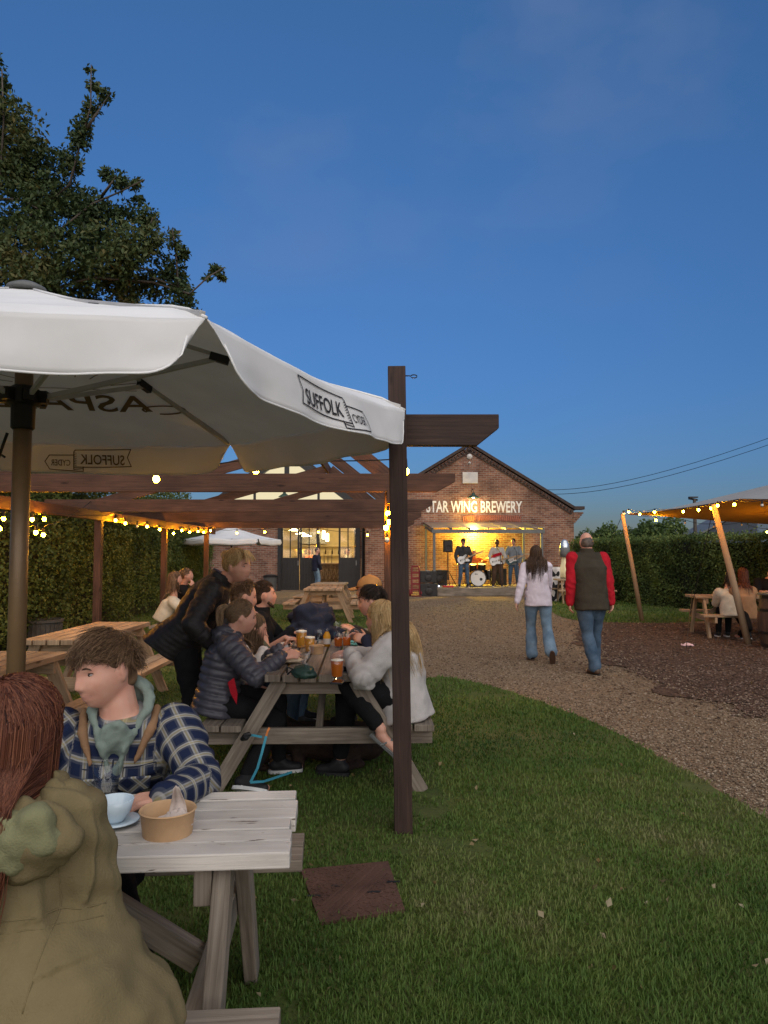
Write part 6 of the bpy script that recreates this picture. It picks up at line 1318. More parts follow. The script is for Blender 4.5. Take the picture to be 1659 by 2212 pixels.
ellip(b, ringc+f2*.098-up*.055, (.056, .022, .070), Matrix((rs, f2, up)).transposed()); ellip(b, ringc-f2*.095+up*.0, (.10, .045, .06), Matrix((rs, f2, up)).transposed())
garment('hood', b, .008, M_sage, J['o'], J['seg'], smooth=4, folds=.010, fold_s=22)
for sg in (-1, 1):
    b = MB(); capsule(b, ringc+rs*.118*sg-f2*.02-up*.02, .014, ringc+rs*.108*sg+f2*.065-up*.045, .017); capsule(b, ringc+rs*.108*sg+f2*.065-up*.045, .018, ringc+rs*.070*sg+f2*.135-up*.12, .009)
    garment('collar', b, .008, M_cordb, J['o'], J['seg'], smooth=4, folds=.004, fold_s=20)
for sg in (-1, 1):       # chest pockets
    c = J['ch']+rs*.075*sg+f2*.150-up*.02; b = MB(); b.prism([c-rs*.05+up*.03, c+rs*.05+up*.03, c+rs*.05-up*.012, c-up*.036, c-rs*.05-up*.012], f2*.010); po_ = b.build('pocket_flap', M_plaid, J['o'], bevel=.003)
    b.v = []; a_ = po_.data.attributes.new('cloth', 'FLOAT_VECTOR', 'POINT'); a_.data.foreach_set('vector', np.array([((v.co.dot(rs)+v.co.dot(up))*.75, (v.co.dot(up)-v.co.dot(rs))*.75, 0) for v in po_.data.vertices], np.float32).ravel())
tp = J['top']
for q, rr_ in ((.0, .003), (.034, .0016)):
    surface_line(J, 'placket', tp, [J['pel']+up*t+rs*(q) for t in np.linspace(.04, .36, 24)], -f2, rr_, M_navy if q == 0 else M_plaid)
for sg in (-1, 1):
    c_ = J['ch']+rs*.085*sg
    surface_line(J, 'pocket_seam', tp, [c_+rs*a+up*c for a, c in ((-.05, .03), (0, .03), (.05, .03), (.052, -.0), (.05, -.10), (.0, -.11), (-.05, -.10), (-.052, 0), (-.05, .03))], -f2, .0022, M_navy)
b = MB()
for k in range(5): c = J['ch']+f2*(.158-.004*k)-up*(-.02+.07*k)+rs*.012; b.lathe([(0, -.002), (.006, 0), (.005, .003), (0, .003)], c, 10, axis=f2)
b.build('buttons', M_print, J['o'])
b = MB(); d = (J['WL']-J['EL']).normalized(); b.lathe([(.033, -.012), (.036, -.012), (.036, .012), (.033, .012)], J['WL']-d*.012, 18, axis=d); b.build('watch', M_black, J['o'])

# ---------------------------------------------------------------- the woman in the olive parka, seen from behind
def parka(j):
    up, rt, f = j['up'], j['rt'], j['fwd']; p = j['pel']; q = []
    q.append((p+V((.02, -.04, -.07)), rt*.38, f*.20)); q.append((p+V((.02, -.03, -.02)), rt*.40, f*.225)); q.append((p+V((.01, -.02, .05)), rt*.385, f*.215)); q.append((p+V((.0, -.015, .13)), rt*.31, f*.19)); q.append((j['mid']+V((0, -.01, .03)), rt*.235, f*.155)); q.append((j['mid']+V((0, -.01, .07)), rt*.20, f*.15)); q.append((j['ch'], rt*.180, f*.150)); q.append((j['sh']-up*.03, rt*.175, f*.12)); q.append((j['sh']+up*.035, rt*.13, f*.10)); q.append((j['nb'], rt*.085, f*.08)); return q
def parka_folds(vs, u, an, wh):
    x, z = vs[:, 0], vs[:, 2]; n1, n2 = nz3(vs, 4, 2), nz3(vs*np.array((1.6, 1.6, .5)), 6, 5); zw = .80; body = (wh == 0) | (z < zw)
    k = np.clip((zw-z)/.16, 0, 1); d = k*.009*np.sin(30*x+3*n1)+k*.004*np.sin(67*x+4*n1+2)
    d += np.exp(-((z-zw)/.035)**2)*(-.007+.004*np.sin(120*x+3*n1)); d += .012*np.clip(.12-np.abs(n2), 0, .12)/.12*np.clip(.5+n1, 0, 1)*(z > zw)-.006
    return d + np.where(wh > 0, .0028*np.sin(62*u+2.2*np.sin(an)+5*n1)*np.clip(.5+n2, 0, 1), 0)
J = person('woman with long auburn hair in an olive parka seen from behind at the white table', (-.82, 1.60, .57), (-.815, 1.60, .965), P(44, 1592, 1.60), -8, head=(-16, 6, 0), H=1.68, fem=True, vox=.008, face=0,
           hr=(-.74, 1.86, .80), hdr=(-.5, .9, 0), hl=(-.95, 1.86, .80), hdl=(.4, .9, 0), er=(.2, -.5, -1), el=(.1, -.5, -1), fl=(-.92, 1.95, .09), fr=(-.72, 1.95, .09), kl=(0, 1, .6), kr=(0, 1, .6),
           top=dict(name='parka', m=M_parka, secs=parka, ga=.034, folds=.006, fold_s=7, dispfn=parka_folds, cuffk=.9, vox=.0075, smooth=5), bottom=dict(m=M_blackc), shoe=(M_shoebr, M_black),
           hair=dict(kind='long', m=M_hauburn, n=5200, r=.0017, fall=.20, back=.02, vol=1.10, seed=9, spread=1.35, over=lambda j: (j['nb'].z+.02, .120), extra=lambda j: [(j['SR'], j['SL'], .115), (j['pel'], j['sh'], .155)]))
up, rs, f2, nb = J['up'], J['rs'], J['f2'], J['nb']; b = MB()
for k in range(13):
    a0, a1 = math.pi*(1.00+1.0*k/13), math.pi*(1.00+1.0*(k+1)/13); f = lambda a: nb+rs*math.cos(a)*.125+f2*(math.sin(a)*.095-.005)+up*(-.015+.04*math.sin(a)); capsule(b, f(a0), .036, f(a1), .036)
ellip(b, nb-f2*.100+rs*.095-up*.075, (.150, .055, .090), Matrix((rs, f2, up)).transposed())
hd_ = garment('hood', b, .0085, M_parka, J['o'], J['seg'], smooth=5, folds=.014, fold_s=15)
b = MB(); ellip(b, nb-f2*.128-up*.050+rs*.145, (.075, .040, .050), Matrix((rs, f2, up)).transposed()); ellip(b, nb-f2*.130-up*.085+rs*.085, (.08, .040, .048), Matrix((rs, f2, up)).transposed())
garment('hood_lining', b, .0085, M_hoodlin, hd_, J['seg'], smooth=5, folds=.016, fold_s=16); 
pk = J['top']; c0 = J['pel']
surface_line(J, 'yoke_seam', pk, [c0+V((x, 0, .30-.25*x*x)) for x in np.linspace(-.17, .20, 30)], (0, 1, 0), .0011, M_parka)
surface_line(J, 'sleeve_seam', pk, [c0+V((.165+.012*math.sin(z*9), 0, .10+z)) for z in np.linspace(0, .30, 24)], (0, 1, 0), .0016, M_parka)
surface_line(J, 'waist_seam', pk, [c0+V((x, 0, .225+.01*math.sin(x*16))) for x in np.linspace(-.24, .25, 40)], (0, 1, 0), .0018, M_parka)
surface_line(J, 'waist_seam', pk, [c0+V((x, 0, .205+.01*math.sin(x*16))) for x in np.linspace(-.24, .25, 40)], (0, 1, 0), .0012, M_parka)

# ---------------------------------------------------------------- left bench of the busy table
MG = 'people round the busy table'
J = person('woman in a slate quilted puffer jacket with a ponytail on the busy table bench', (-1.115, 5.0, .545), P(497, 1385, 5.02), P(522, 1333, 5.0), -78, head=(-72, 14, 0), H=1.66, fem=True, vox=.009, hr=P(632, 1412, 4.98), hdr=(.9, .25, .25), pnr=(0, .6, -.6), er=(.15, -.6, -.9), hl=(-.66, 5.24, .84), hdl=(1, .1, .1),
           fr=(-.87, 4.76, .10), fl=(-.72, 5.15, .10), tr=(.92, -.2, -.05), top=dict(name='puffer_jacket', m=M_puff, g=.034, ga=.026, hem=.10, flare=1.06, quilt=(.013, .050), folds=.004, cuffk=.7, collar=(.016, .045), blobs=lambda j: [(j['nb']-j['f2']*.075-j['up']*.02, (.11, .055, .065))]), bottom=dict(m=M_blackc), shoe=(M_shoeb, M_sole), group=MG,
           hair=dict(kind='tail', m=M_hfair, n=900, length=.10, r=.0024, vol=.98, comb=(0, -.7, -.1), lift=.02, seed=3, tail=((0, -.105, .045), .20, (-.75, -.05, .25)), low=-.45))
b = MB(); q = J['AR']; b.tube([q+V((-.02, -.052, -.035)), q+V((.03, -.056, -.05)), q+V((.09, -.05, -.03))], [.003, .007, .002], 6); b.build('shoe_mark', M_sole, J['o'])
b = MB(); c = J['pel']+J['rt']*.205+J['up']*.10+V((.07, 0, 0)); b.prism([c+V((-.02, 0, .04)), c+V((.02, 0, .07)), c+V((.045, 0, -.03)), c+V((.04, .0, -.10)), c+V((.0, 0, -.03))], (0, -.012, 0)); b.build('pocket_lining', M_redf, J['o'], bevel=.003)
person('long-haired girl in a white cardigan tucked between two grown-ups at the busy table', (-1.10, 5.42, .53), (-1.03, 5.42, .83), P(551, 1356, 5.40), -80, head=(-80, 18, 0), H=1.42, fem=True, vox=.011, hr=P(590, 1402, 5.28), hdr=(.9, 0, .2), er=(.2, -.5, -.8), hl=(-.74, 5.5, .82), fr=(-.75, 5.3, .10), fl=(-.74, 5.5, .10),
       top=dict(name='cardigan', m=M_white_c, g=.016, folds=.006), bottom=dict(m=M_rose), shoe=(M_shoebr, M_sole), hair=dict(kind='long', m=M_hfair, n=700, r=.0028, fall=.22, back=.0, seed=12), group=MG)
J = person('man with swept brown-grey hair and olive top holding his hand to his mouth', (-1.15, 5.92, .545), (-1.12, 5.90, .965), P(526, 1289, 5.90), -82, head=(-66, 14, 0), H=1.78, vox=.0095, hr=P(561, 1328, 5.80), hdr=(-.25, .25, .9), pnr=(-.9, .2, -.2), er=(.7, -.3, -1), hl=(-.72, 6.05, .82), hdl=(.9, -.3, 0), fr=(-.75, 5.8, .10), fl=(-.75, 6.05, .10), curl=.55,
           top=dict(name='tee_shirt', m=M_oliv, g=.016, sleeve=.45, folds=.006), bottom=dict(m=M_denimd), shoe=(M_shoebr, M_black), hair=dict(kind='short', m=M_hchest, n=1000, length=.07, r=.0022, vol=1.0, comb=(0, -.5, .5), lift=.22, seed=8), group=MG)
b = MB(); d = (J['WR']-J['ER']).normalized(); b.lathe([(.030, -.016), (.036, -.016), (.036, .016), (.030, .016)], J['WR']-d*.03, 18, axis=d); b.build('watch', M_black, J['o'])
J = person('bearded man in a black hooded top watching from the far end of the busy table', (-1.12, 6.62, .545), (-1.10, 6.60, .955), P(570, 1286, 6.60), -80, head=(-72, -2, 0), H=1.78, vox=.0105, hr=(-.72, 6.45, .83), hdr=(.9, .2, 0), hl=(-.70, 6.72, .83), fr=(-.75, 6.5, .10), fl=(-.75, 6.75, .10), skin=M_skin_a,
           top=dict(name='hooded_top', m=M_blackc, g=.024, folds=.007, collar=(.018, .03), blobs=lambda j: [(j['nb']-j['f2']*.075, (.10, .05, .06))]), bottom=dict(m=M_denimd), shoe=(M_shoeb, M_sole), hair=dict(kind='short', m=M_hbrown, n=900, length=.045, r=.0022, vol=.985, comb=(0, .3, .3), lift=.14, seed=18), group=MG)
b = MB(); HM = J['HM']
for sg in (-1, 1):
    for x, y, z, r in ((.052, .030, -.06, .016), (.045, .052, -.082, .016), (.026, .072, -.098, .016)): ellip(b, J['hd']+HM@V((sg*x, y, z)), (r, r, r*1.2), HM)
ellip(b, J['hd']+HM@V((0, .080, -.104)), (.022, .014, .016), HM); ellip(b, J['hd']+HM@V((0, .0965, -.0455)), (.022, .006, .006), HM); link('beard', fuse(b, .008, 3), M_hfair, J['o'])
bm_ = J['o'].children[-1].data; a_ = bm_.attributes.new('rnd', 'FLOAT', 'POINT'); a_.data.foreach_set('value', rng.uniform(.2, .7, len(bm_.vertices)).astype(np.float32))

# the standing woman in the long black coat
def longcoat(j):
    up, rt, f = j['up'], j['rt'], j['f1']; p = j['pel']; return [(p-up*.16-f*.06, rt*.235, f*.20), (p-up*.02-f*.03, rt*.215, f*.175), (p+up*.12, rt*.19, f*.15), (j['mid']+up*.06, rt*.18, f*.145), (j['ch'], rt*.195, f*.155), (j['sh']-up*.03, rt*.19, f*.125), (j['sh']+up*.04, rt*.12, f*.10), (j['nb'], rt*.09, f*.085)]
J = person('blonde woman in a long black quilted coat bending over the busy table', (-1.45, 5.42, .90), P(466, 1268, 5.30), P(513, 1222, 5.22), -86, head=(-112, 10, 4), H=1.70, fem=True, vox=.009, hr=P(470, 1400, 5.08), hl=(-1.0, 5.55, .95), er=(-.4, -.4, -.6), fr=(-1.42, 5.30, .09), fl=(-1.50, 5.52, .09),
           top=dict(name='quilted_coat', m=M_quiltblk, secs=longcoat, ga=.030, quilt=(.0035, .036), folds=.007, collar=(.022, .06), cuffk=.9), bottom=dict(m=M_blackc, g=.016), shoe=(M_shoeb, M_black), group=MG,
           hair=dict(kind='updo', m=M_hblond, n=1300, length=.095, r=.0021, vol=1.0, comb=(0, -.35, -.2), lift=.05, seed=21, low=-.5))
b = MB(); HM, s_ = J['HM'], J['s']; rr_ = np.random.default_rng(5); W = []
for k in range(46):     # fringe swept across the forehead
    x0 = rr_.uniform(-.06, .06); W.append([np.array(J['hd']+HM@(V((x0*(.55+.45*f)+.012*f*np.sign(x0), .055+.052*math.sin(f*1.5), .122-.075*f-.006*abs(x0)*f))*s_)) for f in np.linspace(0, 1, 8)])
link('fringe', strand_mesh('fringe', np.array(W), .0036, np.clip(rr_.normal(.6, .2, len(W)), 0, 1)), M_hblond, J['o'])

# ---------------------------------------------------------------- right bench of the busy table
J = person('blonde long-haired woman in a cream fleece beside the dark timber post', (.14, 4.93, .55), (.075, 4.93, .935), P(822, 1337, 4.93), 78, head=(66, 10, 0), H=1.70, fem=True, vox=.009, hl=P(732, 1412, 4.86), hdl=(-.95, .1, .05), pnl=(.1, .4, -.9), el=(-.1, -.7, -.8), hr=(-.27, 5.16, .82), hdr=(-.95, -.1, 0), er=(0, .6, -.8), fl=(-.02, 4.74, .40), tl=(.75, -.25, -.6), fr=(-.30, 5.1, .10), kl=(-1, -.1, .1),
           top=dict(name='fleece', m=M_fleece, g=.044, ga=.040, hem=.12, flare=1.12, folds=.012, fold_s=7, cuffk=.6, collar=(.02, .02)), bottom=dict(m=M_blackc, g=.02, len=.9), shoe=(M_shoeb, M_black), one_shoe=True, group=MG,
           hair=dict(kind='long', m=M_hblond, n=1700, r=.0024, fall=.23, back=.03, vol=1.02, seed=31, spread=1.1))
b = MB(); A_ = J['AL']; t_ = V((.75, -.25, -.6)).normalized(); b.beam(A_-t_*.05+V((-.02, 0, -.06)), A_+t_*.17+V((-.03, 0, -.05)), .07, .018); b.tube([A_+t_*.06+V((-.05, -.04, -.05)), A_+t_*.07+V((.04, 0, -.01)), A_+t_*.06+V((-.03, .045, -.05))], .007, 6); b.build('sandal', M_greypaint, J['o'], bevel=.003)
J = person('dark-haired man in dark clothes with his hands round a glass on the right bench', (.14, 5.72, .545), (.03, 5.72, .965), P(803, 1299, 5.75), 82, head=(84, 12, 0), H=1.76, vox=.0105, hl=P(770, 1376, 5.58), hdl=(-.8, .35, .25), pnl=(-.2, .8, -.3), el=(.1, -.5, -.9), hr=(-.26, 5.80, .87), hdr=(-.8, -.4, .2), pnr=(-.2, -.8, -.3), er=(.1, .5, -.9), fl=(-.3, 5.6, .10), fr=(-.3, 5.85, .10), curl=.6,
           top=dict(name='dark_shirt', m=M_navyf, g=.024, folds=.008, cuffk=.7), bottom=dict(m=M_blackc), shoe=(M_shoeb, M_black), hair=dict(kind='messy', m=M_hdark, n=1000, length=.075, r=.0026, vol=.97, comb=(0, .3, .1), lift=.18, seed=41), group=MG)
o = cup('dark_glass', 0, 0, 0, .10, .032, .036, 'dark glass held in the hands of the dark-haired man', M_beer, .7, d=(-.285, 5.70, .80), group=gg)
J = person('person in a tan baseball cap behind the dark-haired man at the busy table', (.15, 6.5, .545), (.05, 6.5, .97), P(797, 1276, 6.5), 80, head=(78, 4, 0), H=1.78, vox=.012, hl=(-.25, 6.35, .83), hr=(-.25, 6.65, .83), fl=(-.3, 6.4, .10), fr=(-.3, 6.6, .10), top=dict(name='dark_top', m=M_greyc, g=.022), bottom=dict(m=M_denimd), shoe=(M_shoeb, M_sole), hair=dict(kind='short', m=M_hbrown, n=120, length=.04, r=.004, seed=51), group=MG)
M_cap = cloth('tan cap cloth', (.36, .175, .06), bsc=160)
def ball_cap(J, m):
    HM, hd, s, o = J['HM'], J['hd'], J['s'], J['o']; b = MB(); n = 24
    def dome(u, v): a = 2*math.pi*u; t = v*math.pi/2; return hd+HM@(V((.092*math.cos(a)*math.sin(t), -.008+.110*math.sin(a)*math.sin(t), .035+.098*math.cos(t)))*s)
    b.grid(dome, 28, 10); c = b.build('cap', m, o, smooth=True, weld=True, solid=.003)
    b = MB(); b.grid(lambda u, v: hd+HM@(V(((u-.5)*.155*(1-.25*v*v), .085+.028*(1-(2*u-1)**2)+.075*v*(1-.35*(2*u-1)**2), .040-.018*(2*u-1)**2-.014*v))*s), 14, 6); b.build('cap_peak', m, c, smooth=True, solid=.004)
    b = MB(); b.sphere(hd+HM@(V((0, -.008, .134))*s), .008*s, 8, 6); b.build('cap_button', m, c)
ball_cap(J, M_cap)

# ---------------------------------------------------------------- two women at the far left table
J = person('brown-haired woman in a pale pink jumper seated by the tall hedge', (-3.42, 11.55, .54), P(374, 1296, 11.5), P(379, 1251, 11.5), -70, head=(-78, 5, 0), H=1.66, fem=True, vox=.016, hr=(-2.95, 11.4, .82), hl=(-2.95, 11.7, .82), fr=(-3.0, 11.4, .1), fl=(-3.0, 11.6, .1), top=dict(name='jumper', m=M_creamk, g=.03, hem=.1), bottom=dict(m=M_denimd), shoe=(M_shoeb, M_sole), hair=dict(kind='long', m=M_hchest, n=200, r=.007, fall=.2, seed=61), group='women at the far left table')
J = person('woman with sunglasses on her head and a drink at her lips by the hedge', (-3.35, 12.25, .54), (-3.3, 12.25, .96), P(404, 1243, 12.2), -80, head=(-84, 0, 0), H=1.68, fem=True, vox=.016, hr=P(416, 1258, 12.1), hdr=(-.1, .1, 1), er=(.4, -.2, -1), hl=(-2.95, 12.4, .82), fr=(-3.0, 12.1, .1), fl=(-3.0, 12.4, .1), top=dict(name='dark_top', m=M_blackc, g=.02), bottom=dict(m=M_blackc), shoe=(M_shoeb, M_sole), hair=dict(kind='updo', m=M_hchest, n=140, r=.006, length=.08, comb=(0, -.6, 0), lift=.03, seed=62), group='women at the far left table')
b = MB()
for sg in (-1, 1): b.sphere(J['hd']+J['HM']@V((sg*.032, .075, .090)), .022, 10, 6, sc=(1, 1, .5))
b.tube([J['hd']+J['HM']@V((x, y, .088)) for x, y in ((-.085, -.02), (-.06, .07), (0, .086), (.06, .07), (.085, -.02))], .003, 5); b.build('sunglasses', M_black, J['o'])

# ---------------------------------------------------------------- the pair walking up the gravel
wp = G(1158, 1427); J = person('woman in a pale lilac jumper and faded blue jeans walking away on the gravel', (2.18, 10.53, .875), (2.165, 10.56, 1.35), P(1158, 1197, 10.6), -3, head=(-24, 2, 3), H=1.66, fem=True, vox=.0115, face=0, build=1.06,
     hl=P(1117, 1300, 10.45), el=(.1, -.9, 0), hr=(2.37, 10.78, .86), er=(-.1, -.9, -.2), fl=(2.10, 10.62, .085), fr=(2.29, 10.22, .17), tr=(.12, .50, -.86), kr=(0.05, 1, 0), tl=(-.1, 1, 0),
     top=dict(name='jumper', m=M_lilac, g=.026, ga=.018, hem=.11, folds=.007, fold_s=10), bottom=dict(name='jeans', m=M_denim, g=.014, cuff=.088, folds=.015), shoe=(M_shoeb, M_shoebr), hair=dict(kind='long', m=M_hbrown, n=1100, r=.0032, fall=.24, back=.0, vol=1.04, seed=71, spread=1.1))
J = person('balding man in a dark gilet with red sleeves and blue jeans walking away', (2.63, 9.45, .93), (2.60, 9.48, 1.475), P(1266, 1171, 9.5), 4, head=(8, 0, 0), H=1.80, vox=.0115, face=0, build=1.10, skin=M_skin_a, neck=1.2,
     hl=P(1231, 1308, 9.46), el=(.0, -.9, 0), hr=P(1322, 1310, 9.42), er=(.0, -.9, 0), fl=(2.64, 9.34, .085), fr=(2.74, 9.75, .10), tl=(-.35, 1, 0), tr=(.3, 1, -.15), curl=.5,
     top=dict(name='fleece_sleeves', m=M_redf, g=.016, ga=.026, hem=.04), vest=dict(m=M_gilet, g=.040, hem=.13, flare=1.0), bottom=dict(name='jeans', m=M_denimd, g=.018, cuff=.072, folds=.016), shoe=(M_shoebr, M_black), hair=dict(kind='balding', m=M_hgrey, n=0, seed=72))

# ---------------------------------------------------------------- by the hall doors and behind the bar
q = P(683, 1200, 30.0); J = person('grey-haired man in a navy fleece and jeans standing at the open hall doors', (q.x, 30.0, .93), (q.x+.02, 30.0, 1.43), (q.x+.05, 30.0, 1.655), -60, head=(-88, 0, 0), H=1.77, vox=.018, face=0, hr=(q.x+.20, 30.0-.1, .93), er=(-.2, -1, 0), fl=(q.x-.05, 30.1, .09), fr=(q.x+.05, 29.9, .09), top=dict(name='fleece', m=M_navyf, g=.03, hem=.1), bottom=dict(name='jeans', m=M_denim, g=.015), shoe=(M_shoebr, M_black), hair=dict(kind='crop', m=M_hgrey, n=0, vol=.96))
for u, w, yw, mm, lb in ((-6.72, W0+3.6, 150, M_orange, 'bar worker in orange behind the left door panes'), (-4.95, W0+4.0, 120, M_shirtw, 'bar worker in a pale shirt beyond the bar')):
    q = BP(u, w, 0); person(lb, (q.x, q.y, .93), (q.x, q.y, 1.42), (q.x, q.y, 1.65), yw, head=(yw, 5, 0), H=1.72, vox=.022, face=0, top=dict(name='shirt', m=mm, g=.02), bottom=dict(m=M_blackc), shoe=(M_shoeb, M_black), hair=dict(kind='short', m=M_hbrown, n=0))

# ---------------------------------------------------------------- the band
BG = 'musicians on the stage'
def guitar(label, pos, neck, face, bodycol, guard, bass=False):
    """solid-body electric guitar; neck = unit vector along the neck, face = the way its front looks"""
    o = empty('electric_guitar', tuple(pos), 0, label, 'guitar', 'guitars'); n = V(neck).normalized(); f = V(face); f = (f-n*f.dot(n)).normalized(); w = n.cross(f)
    out = [(-.19, .05), (-.20, -.02), (-.17, -.10), (-.08, -.155), (.0, -.125), (.06, -.105), (.12, -.135), (.185, -.12), (.16, -.07), (.12, -.03), (.13, .03), (.20, .085), (.23, .13), (.17, .15), (.08, .115), (.0, .115), (-.07, .145), (-.15, .125)]
    out = smooth_line(out+[out[0]], 3)[:-1]; b = MB(); b.prism([n*x+w*y-f*.02 for x, y in out], f*.042); bd = b.build('body', bodycol, o, bevel=.006)
    b = MB(); b.prism([n*x*.72+w*(y*.62-.015)+n*.03+f*.0225 for x, y in out], f*.002); b.build('pickguard', guard, bd)
    ln = .66 if bass else .5; b = MB(); b.beam(n*.10+f*.028, n*(.13+ln)+f*.028, .05, .022, up=f); nk = b.build('neck', M_warmgrey, o); b = MB(); p = n*(.13+ln)+f*.024; b.prism([p-w*.025, p+w*.025, p+n*.17+w*.05, p+n*.18-w*.015], f*.014); hd2 = b.build('headstock', M_warmgrey, o)
    b = MB()
    for k in range(6): b.sphere(p+n*(.03+.024*k)+w*.055, .009, 6, 4)
    b.build('tuners', M_chrome, hd2); b = MB(); b.beam(n*-.1+f*.028-w*.03, n*-.1+f*.028+w*.03, .03, .012, up=f)
    for x in (-.05, 0, .05): b.beam(n*x+f*.027-w*.03, n*x+f*.027+w*.03, .016, .012, up=f)
    b.build('pickups', M_black, bd); return o
def musician(u, w, label, H, yaw, head, tp, bt, hr_, skin=None, hands=None, build=1.0, shoe=(M_shoeb, M_sole), **k):
    q = BP(u, w, .3); s = H/1.75; f = V((-math.sin(R(yaw)), math.cos(R(yaw)), 0)); rt = V((f.y, -f.x, 0)); L0 = lambda r, fw, z: q+rt*r+f*fw+V((0, 0, z))
    a = dict(hr=L0(.04, .24, .98*s), hl=L0(-.48, .34, 1.20*s)); 
    if hands: a = dict(hr=L0(*hands[0]), hl=L0(*hands[1]))
    J = person(label, L0(0, 0, .92*s), L0(0, .0, 1.42*s), L0(0, .03, 1.635*s), yaw, head=head, H=H, vox=.016, face=0, er=(rt.x*.8, rt.y*.8, -.6), el=(-rt.x*.6, -rt.y*.6, -1), fl=L0(-.15, .05, .09), fr=L0(.15, -.04, .09), top=tp, bottom=bt, hair=hr_, shoe=shoe, group=BG, skin=skin, build=build, **k); return J, L0
M_wguit = mat('white guitar lacquer', (.68, .68, .66), rough=.2, spec=.6, bump=0, var=.03); M_bguit = mat('dark teal guitar lacquer', (.05, .10, .11), rough=.2, spec=.6, bump=0)
J, L0 = musician(-.66, -2.35, 'guitarist in a dark cap and grey jacket playing a white guitar on stage', 1.80, 186, (200, 2, 0), dict(name='jacket', m=M_greyc, g=.028), dict(name='jeans', m=M_denimd, g=.018), dict(kind='short', m=M_hdark, n=0)); ball_cap(J, M_greyc)
guitar('white electric guitar held by the guitarist in the dark cap', L0(.06, .19, 1.02), L0(-.86, .30, 1.42)-L0(.06, .19, 1.02), L0(0, 1, 0)-L0(0, 0, 0), M_wguit, M_wguit)
q = BP(-.04, -1.05, .3); J = person('drummer in an orange shirt sitting behind the drum kit', q+V((0, 0, .58)), q+V((0, -.04, 1.06)), q+V((0, -.08, 1.27)), 182, head=(180, 5, 0), H=1.76, vox=.016, face=0, hr=q+V((-.30, -.42, .92)), hl=q+V((.30, -.40, .95)), er=(-1, 0, -.5), el=(1, 0, -.5), fl=q+V((.2, -.4, .09)), fr=q+V((-.2, -.4, .09)), top=dict(name='shirt', m=M_orange, g=.026), bottom=dict(m=M_blackc), shoe=(M_shoeb, M_sole), hair=dict(kind='short', m=M_hdark, n=0), group=BG)
b = MB(); ellip(b, J['hd']+J['HM']@V((0, .055, -.075)), (.055, .045, .045), J['HM']); b.build('beard', M_hdark, J['o'], smooth=True)
o = empty('drum_stool', (q.x, q.y, .3), 0, 'round drum stool under the drummer', 'stool'); b = MB(); b.lathe([(0, .40), (.16, .40), (.17, .44), (.15, .48), (0, .48)], n=18); b.build('seat', M_black, o); b = MB(); b.tube([(0, 0, .0), (0, 0, .42)], .02, 8); b.build('post', M_chrome, o)
for sg, (x, z0, z1) in (('left', (-.30, .92, 1.02)), ('right', (.30, .95, 1.0))):
    o = empty('drumstick', tuple(q+V((x, -.46, z0))), 0, 'pale drumstick in the drummer\'s %s hand as seen in the photo' % sg if False else ('pale drumstick over the left cymbal' if x < 0 else 'pale drumstick over the right cymbal'), 'drumstick', 'drumsticks'); b = MB(); b.tube([(0, .06, -.03), (x*.1, -.3, z1-z0)], [.008, .005], 6); b.build('shaft', M_warmgrey, o); b = MB(); b.sphere((x*.1, -.305, z1-z0), .009, 8, 6); b.build('tip', M_warmgrey, o)
J, L0 = musician(.66, -2.1, 'musician in a pale shirt with a red guitar strap and brown trousers on stage', 1.76, 178, (182, 4, 0), dict(name='shirt', m=M_shirtw, g=.022), dict(m=M_brownc, g=.030, cuff=.075), dict(kind='short', m=M_hdark, n=0, vol=1.06), skin=M_skin_d)
guitar('white bass guitar hanging from the red strap of the middle musician', L0(.10, .20, .95), L0(-.92, .26, 1.20)-L0(.10, .20, .95), L0(0, 1, 0)-L0(0, 0, 0), M_wguit, M_wguit, True)
b = MB(); oo_ = J['oo']; pts = [L0(*a)-oo_ for a in ((.20, .17, 1.02), (.17, .16, 1.14), (.0, .165, 1.20), (-.15, .13, 1.24))]; 
for i in range(3): b.beam(pts[i], pts[i+1], .11, .012, up=L0(0, 1, 0)-L0(0, 0, 0))
b.build('strap', M_redf, J['o'], bevel=.003)
J, L0 = musician(1.27, -2.15, 'guitarist in a grey-blue shirt and dark jeans at the right of the stage', 1.80, 165, (150, 12, 0), dict(name='shirt', m=M_greyshirt, g=.028, hem=.13), dict(name='jeans', m=M_denimd, g=.018), dict(kind='short', m=M_hbrown, n=0, vol=1.04))
guitar('dark teal and white electric guitar of the right-hand guitarist', L0(.06, .21, .98), L0(-.85, .32, 1.36)-L0(.06, .21, .98), L0(0, 1, 0)-L0(0, 0, 0), M_bguit, M_wguit)

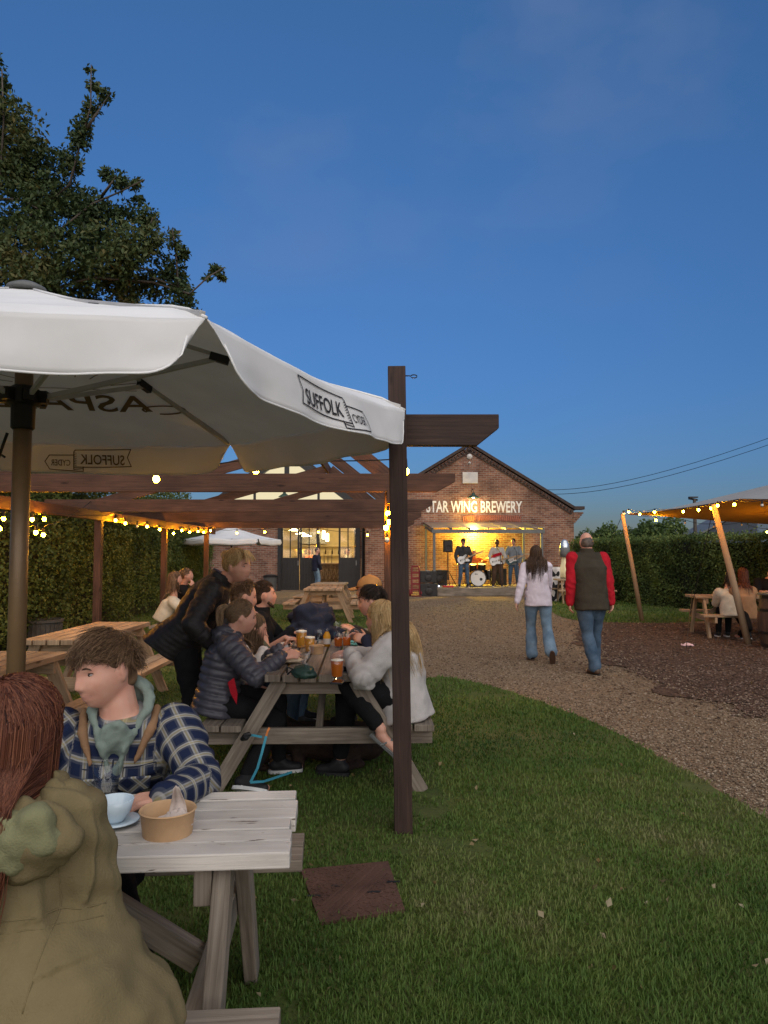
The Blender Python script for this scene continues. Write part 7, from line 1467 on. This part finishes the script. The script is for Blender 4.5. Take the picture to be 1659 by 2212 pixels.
# ---------------------------------------------------------------- under the canvas tent
TG = 'people under the canvas tent'
J = person('dark-haired woman in a cream jumper on the bench left of the tan coat', (6.13, 13.15, .54), P(1572, 1278, 13.2), P(1578, 1240, 13.25), -8, head=(-30, 6, 10), H=1.64, fem=True, vox=.014, face=0, hl=(6.05, 13.55, .8), hr=(6.22, 13.55, .8), el=(0, -.3, -1), er=(0, -.3, -1), fl=(6.05, 13.5, .1), fr=(6.22, 13.5, .1), top=dict(name='jumper', m=M_creamk, g=.035, hem=.14, flare=1.08), bottom=dict(m=M_blackc), shoe=(M_shoeb, M_sole), hair=dict(kind='long', m=M_hdark, n=420, r=.0042, fall=.26, seed=81), group=TG)
J = person('auburn-haired woman in a tan wool coat seated behind the thicker leaning pole', (6.37, 13.12, .54), P(1605, 1276, 13.1), P(1604, 1241, 13.12), 4, head=(6, 4, 0), H=1.70, fem=True, vox=.014, face=0, hl=(6.25, 13.48, .82), hr=(6.5, 13.48, .82), el=(0, -.3, -1), er=(0, -.3, -1), fl=(6.3, 13.2, .1), fr=(6.45, 13.2, .1), kl=(0, -.3, -1), top=dict(name='coat', m=M_tan, g=.045, hem=.16, flare=1.1), bottom=dict(m=M_blackc), shoe=(M_shoeb, M_sole), hair=dict(kind='long', m=M_hauburn, n=420, r=.0042, fall=.22, seed=82), group=TG)
J = person('person in dark clothes at the right edge facing the tent table', (7.42, 14.2, .54), (7.34, 14.2, 1.0), P(1668, 1240, 14.1), 150, head=(140, 0, 0), H=1.72, vox=.014, face=0, hl=(7.2, 13.9, .8), hr=(7.05, 13.95, .8), fl=(7.3, 13.9, .1), fr=(7.15, 13.9, .1), top=dict(name='dark_top', m=M_blackc, g=.022), bottom=dict(m=M_blackc), shoe=(M_shoeb, M_sole), hair=dict(kind='short', m=M_hdark, n=0), group=TG)

# ---------------------------------------------------------------- the dog lying under the busy table
o = empty('dog', (-.42, 5.35, 0), 0, 'dark brown dog lying on the grass under the busy table', 'dog'); b = MB()
capsule(b, (.30, .12, .15), .14, (.02, .04, .17), .15); capsule(b, (.02, .04, .17), .15, (-.20, .0, .20), .12); capsule(b, (-.20, 0, .22), .09, (-.32, -.06, .32), .07); capsule(b, (-.32, -.06, .33), .075, (-.38, -.12, .32), .06); capsule(b, (-.38, -.12, .31), .045, (-.46, -.18, .28), .028)
for sg in (-1, 1): capsule(b, (-.20, .07*sg, .14), .05, (-.16, .10*sg-.02, .045), .035); capsule(b, (-.16, .10*sg-.02, .04), .032, (-.42, .08*sg-.08, .03), .026); capsule(b, (.26, .12+.11*sg, .14), .085, (.10, .10+.17*sg, .07), .045); capsule(b, (.10, .10+.17*sg, .06), .036, (.26, .12+.20*sg, .04), .03); capsule(b, (.26, .12+.20*sg, .035), .028, (.13, .06+.22*sg, .03), .024)
capsule(b, (.40, .16, .12), .03, (.62, .05, .03), .014); M_fur = mat('dark brown fur', (.022, .012, .008), var=.5, sc=16, bump=.8, bsc=140, rough=.8); link('body', fuse(b, .012, 4), M_fur, o)
for sg in (-1, 1): b = MB(); ellip(b, V((-.33, -.06+.075*sg, .33)), (.03, .012, .055), Matrix.Rotation(R(20*sg), 3, 'X')); b.build('ear', M_fur, o, smooth=True)
b = MB(); ellip(b, V((-.475, -.19, .285)), (.014, .014, .011)); b.build('nose', M_black, o, smooth=True); b = MB(); b.tube([V((-.27, -.04, .27))+V((.02*math.cos(t)-.0, .095*math.cos(t), .085*math.sin(t))) for t in np.linspace(0, 2*math.pi, 16)], .009, 6); b.build('collar', M_steel, o)
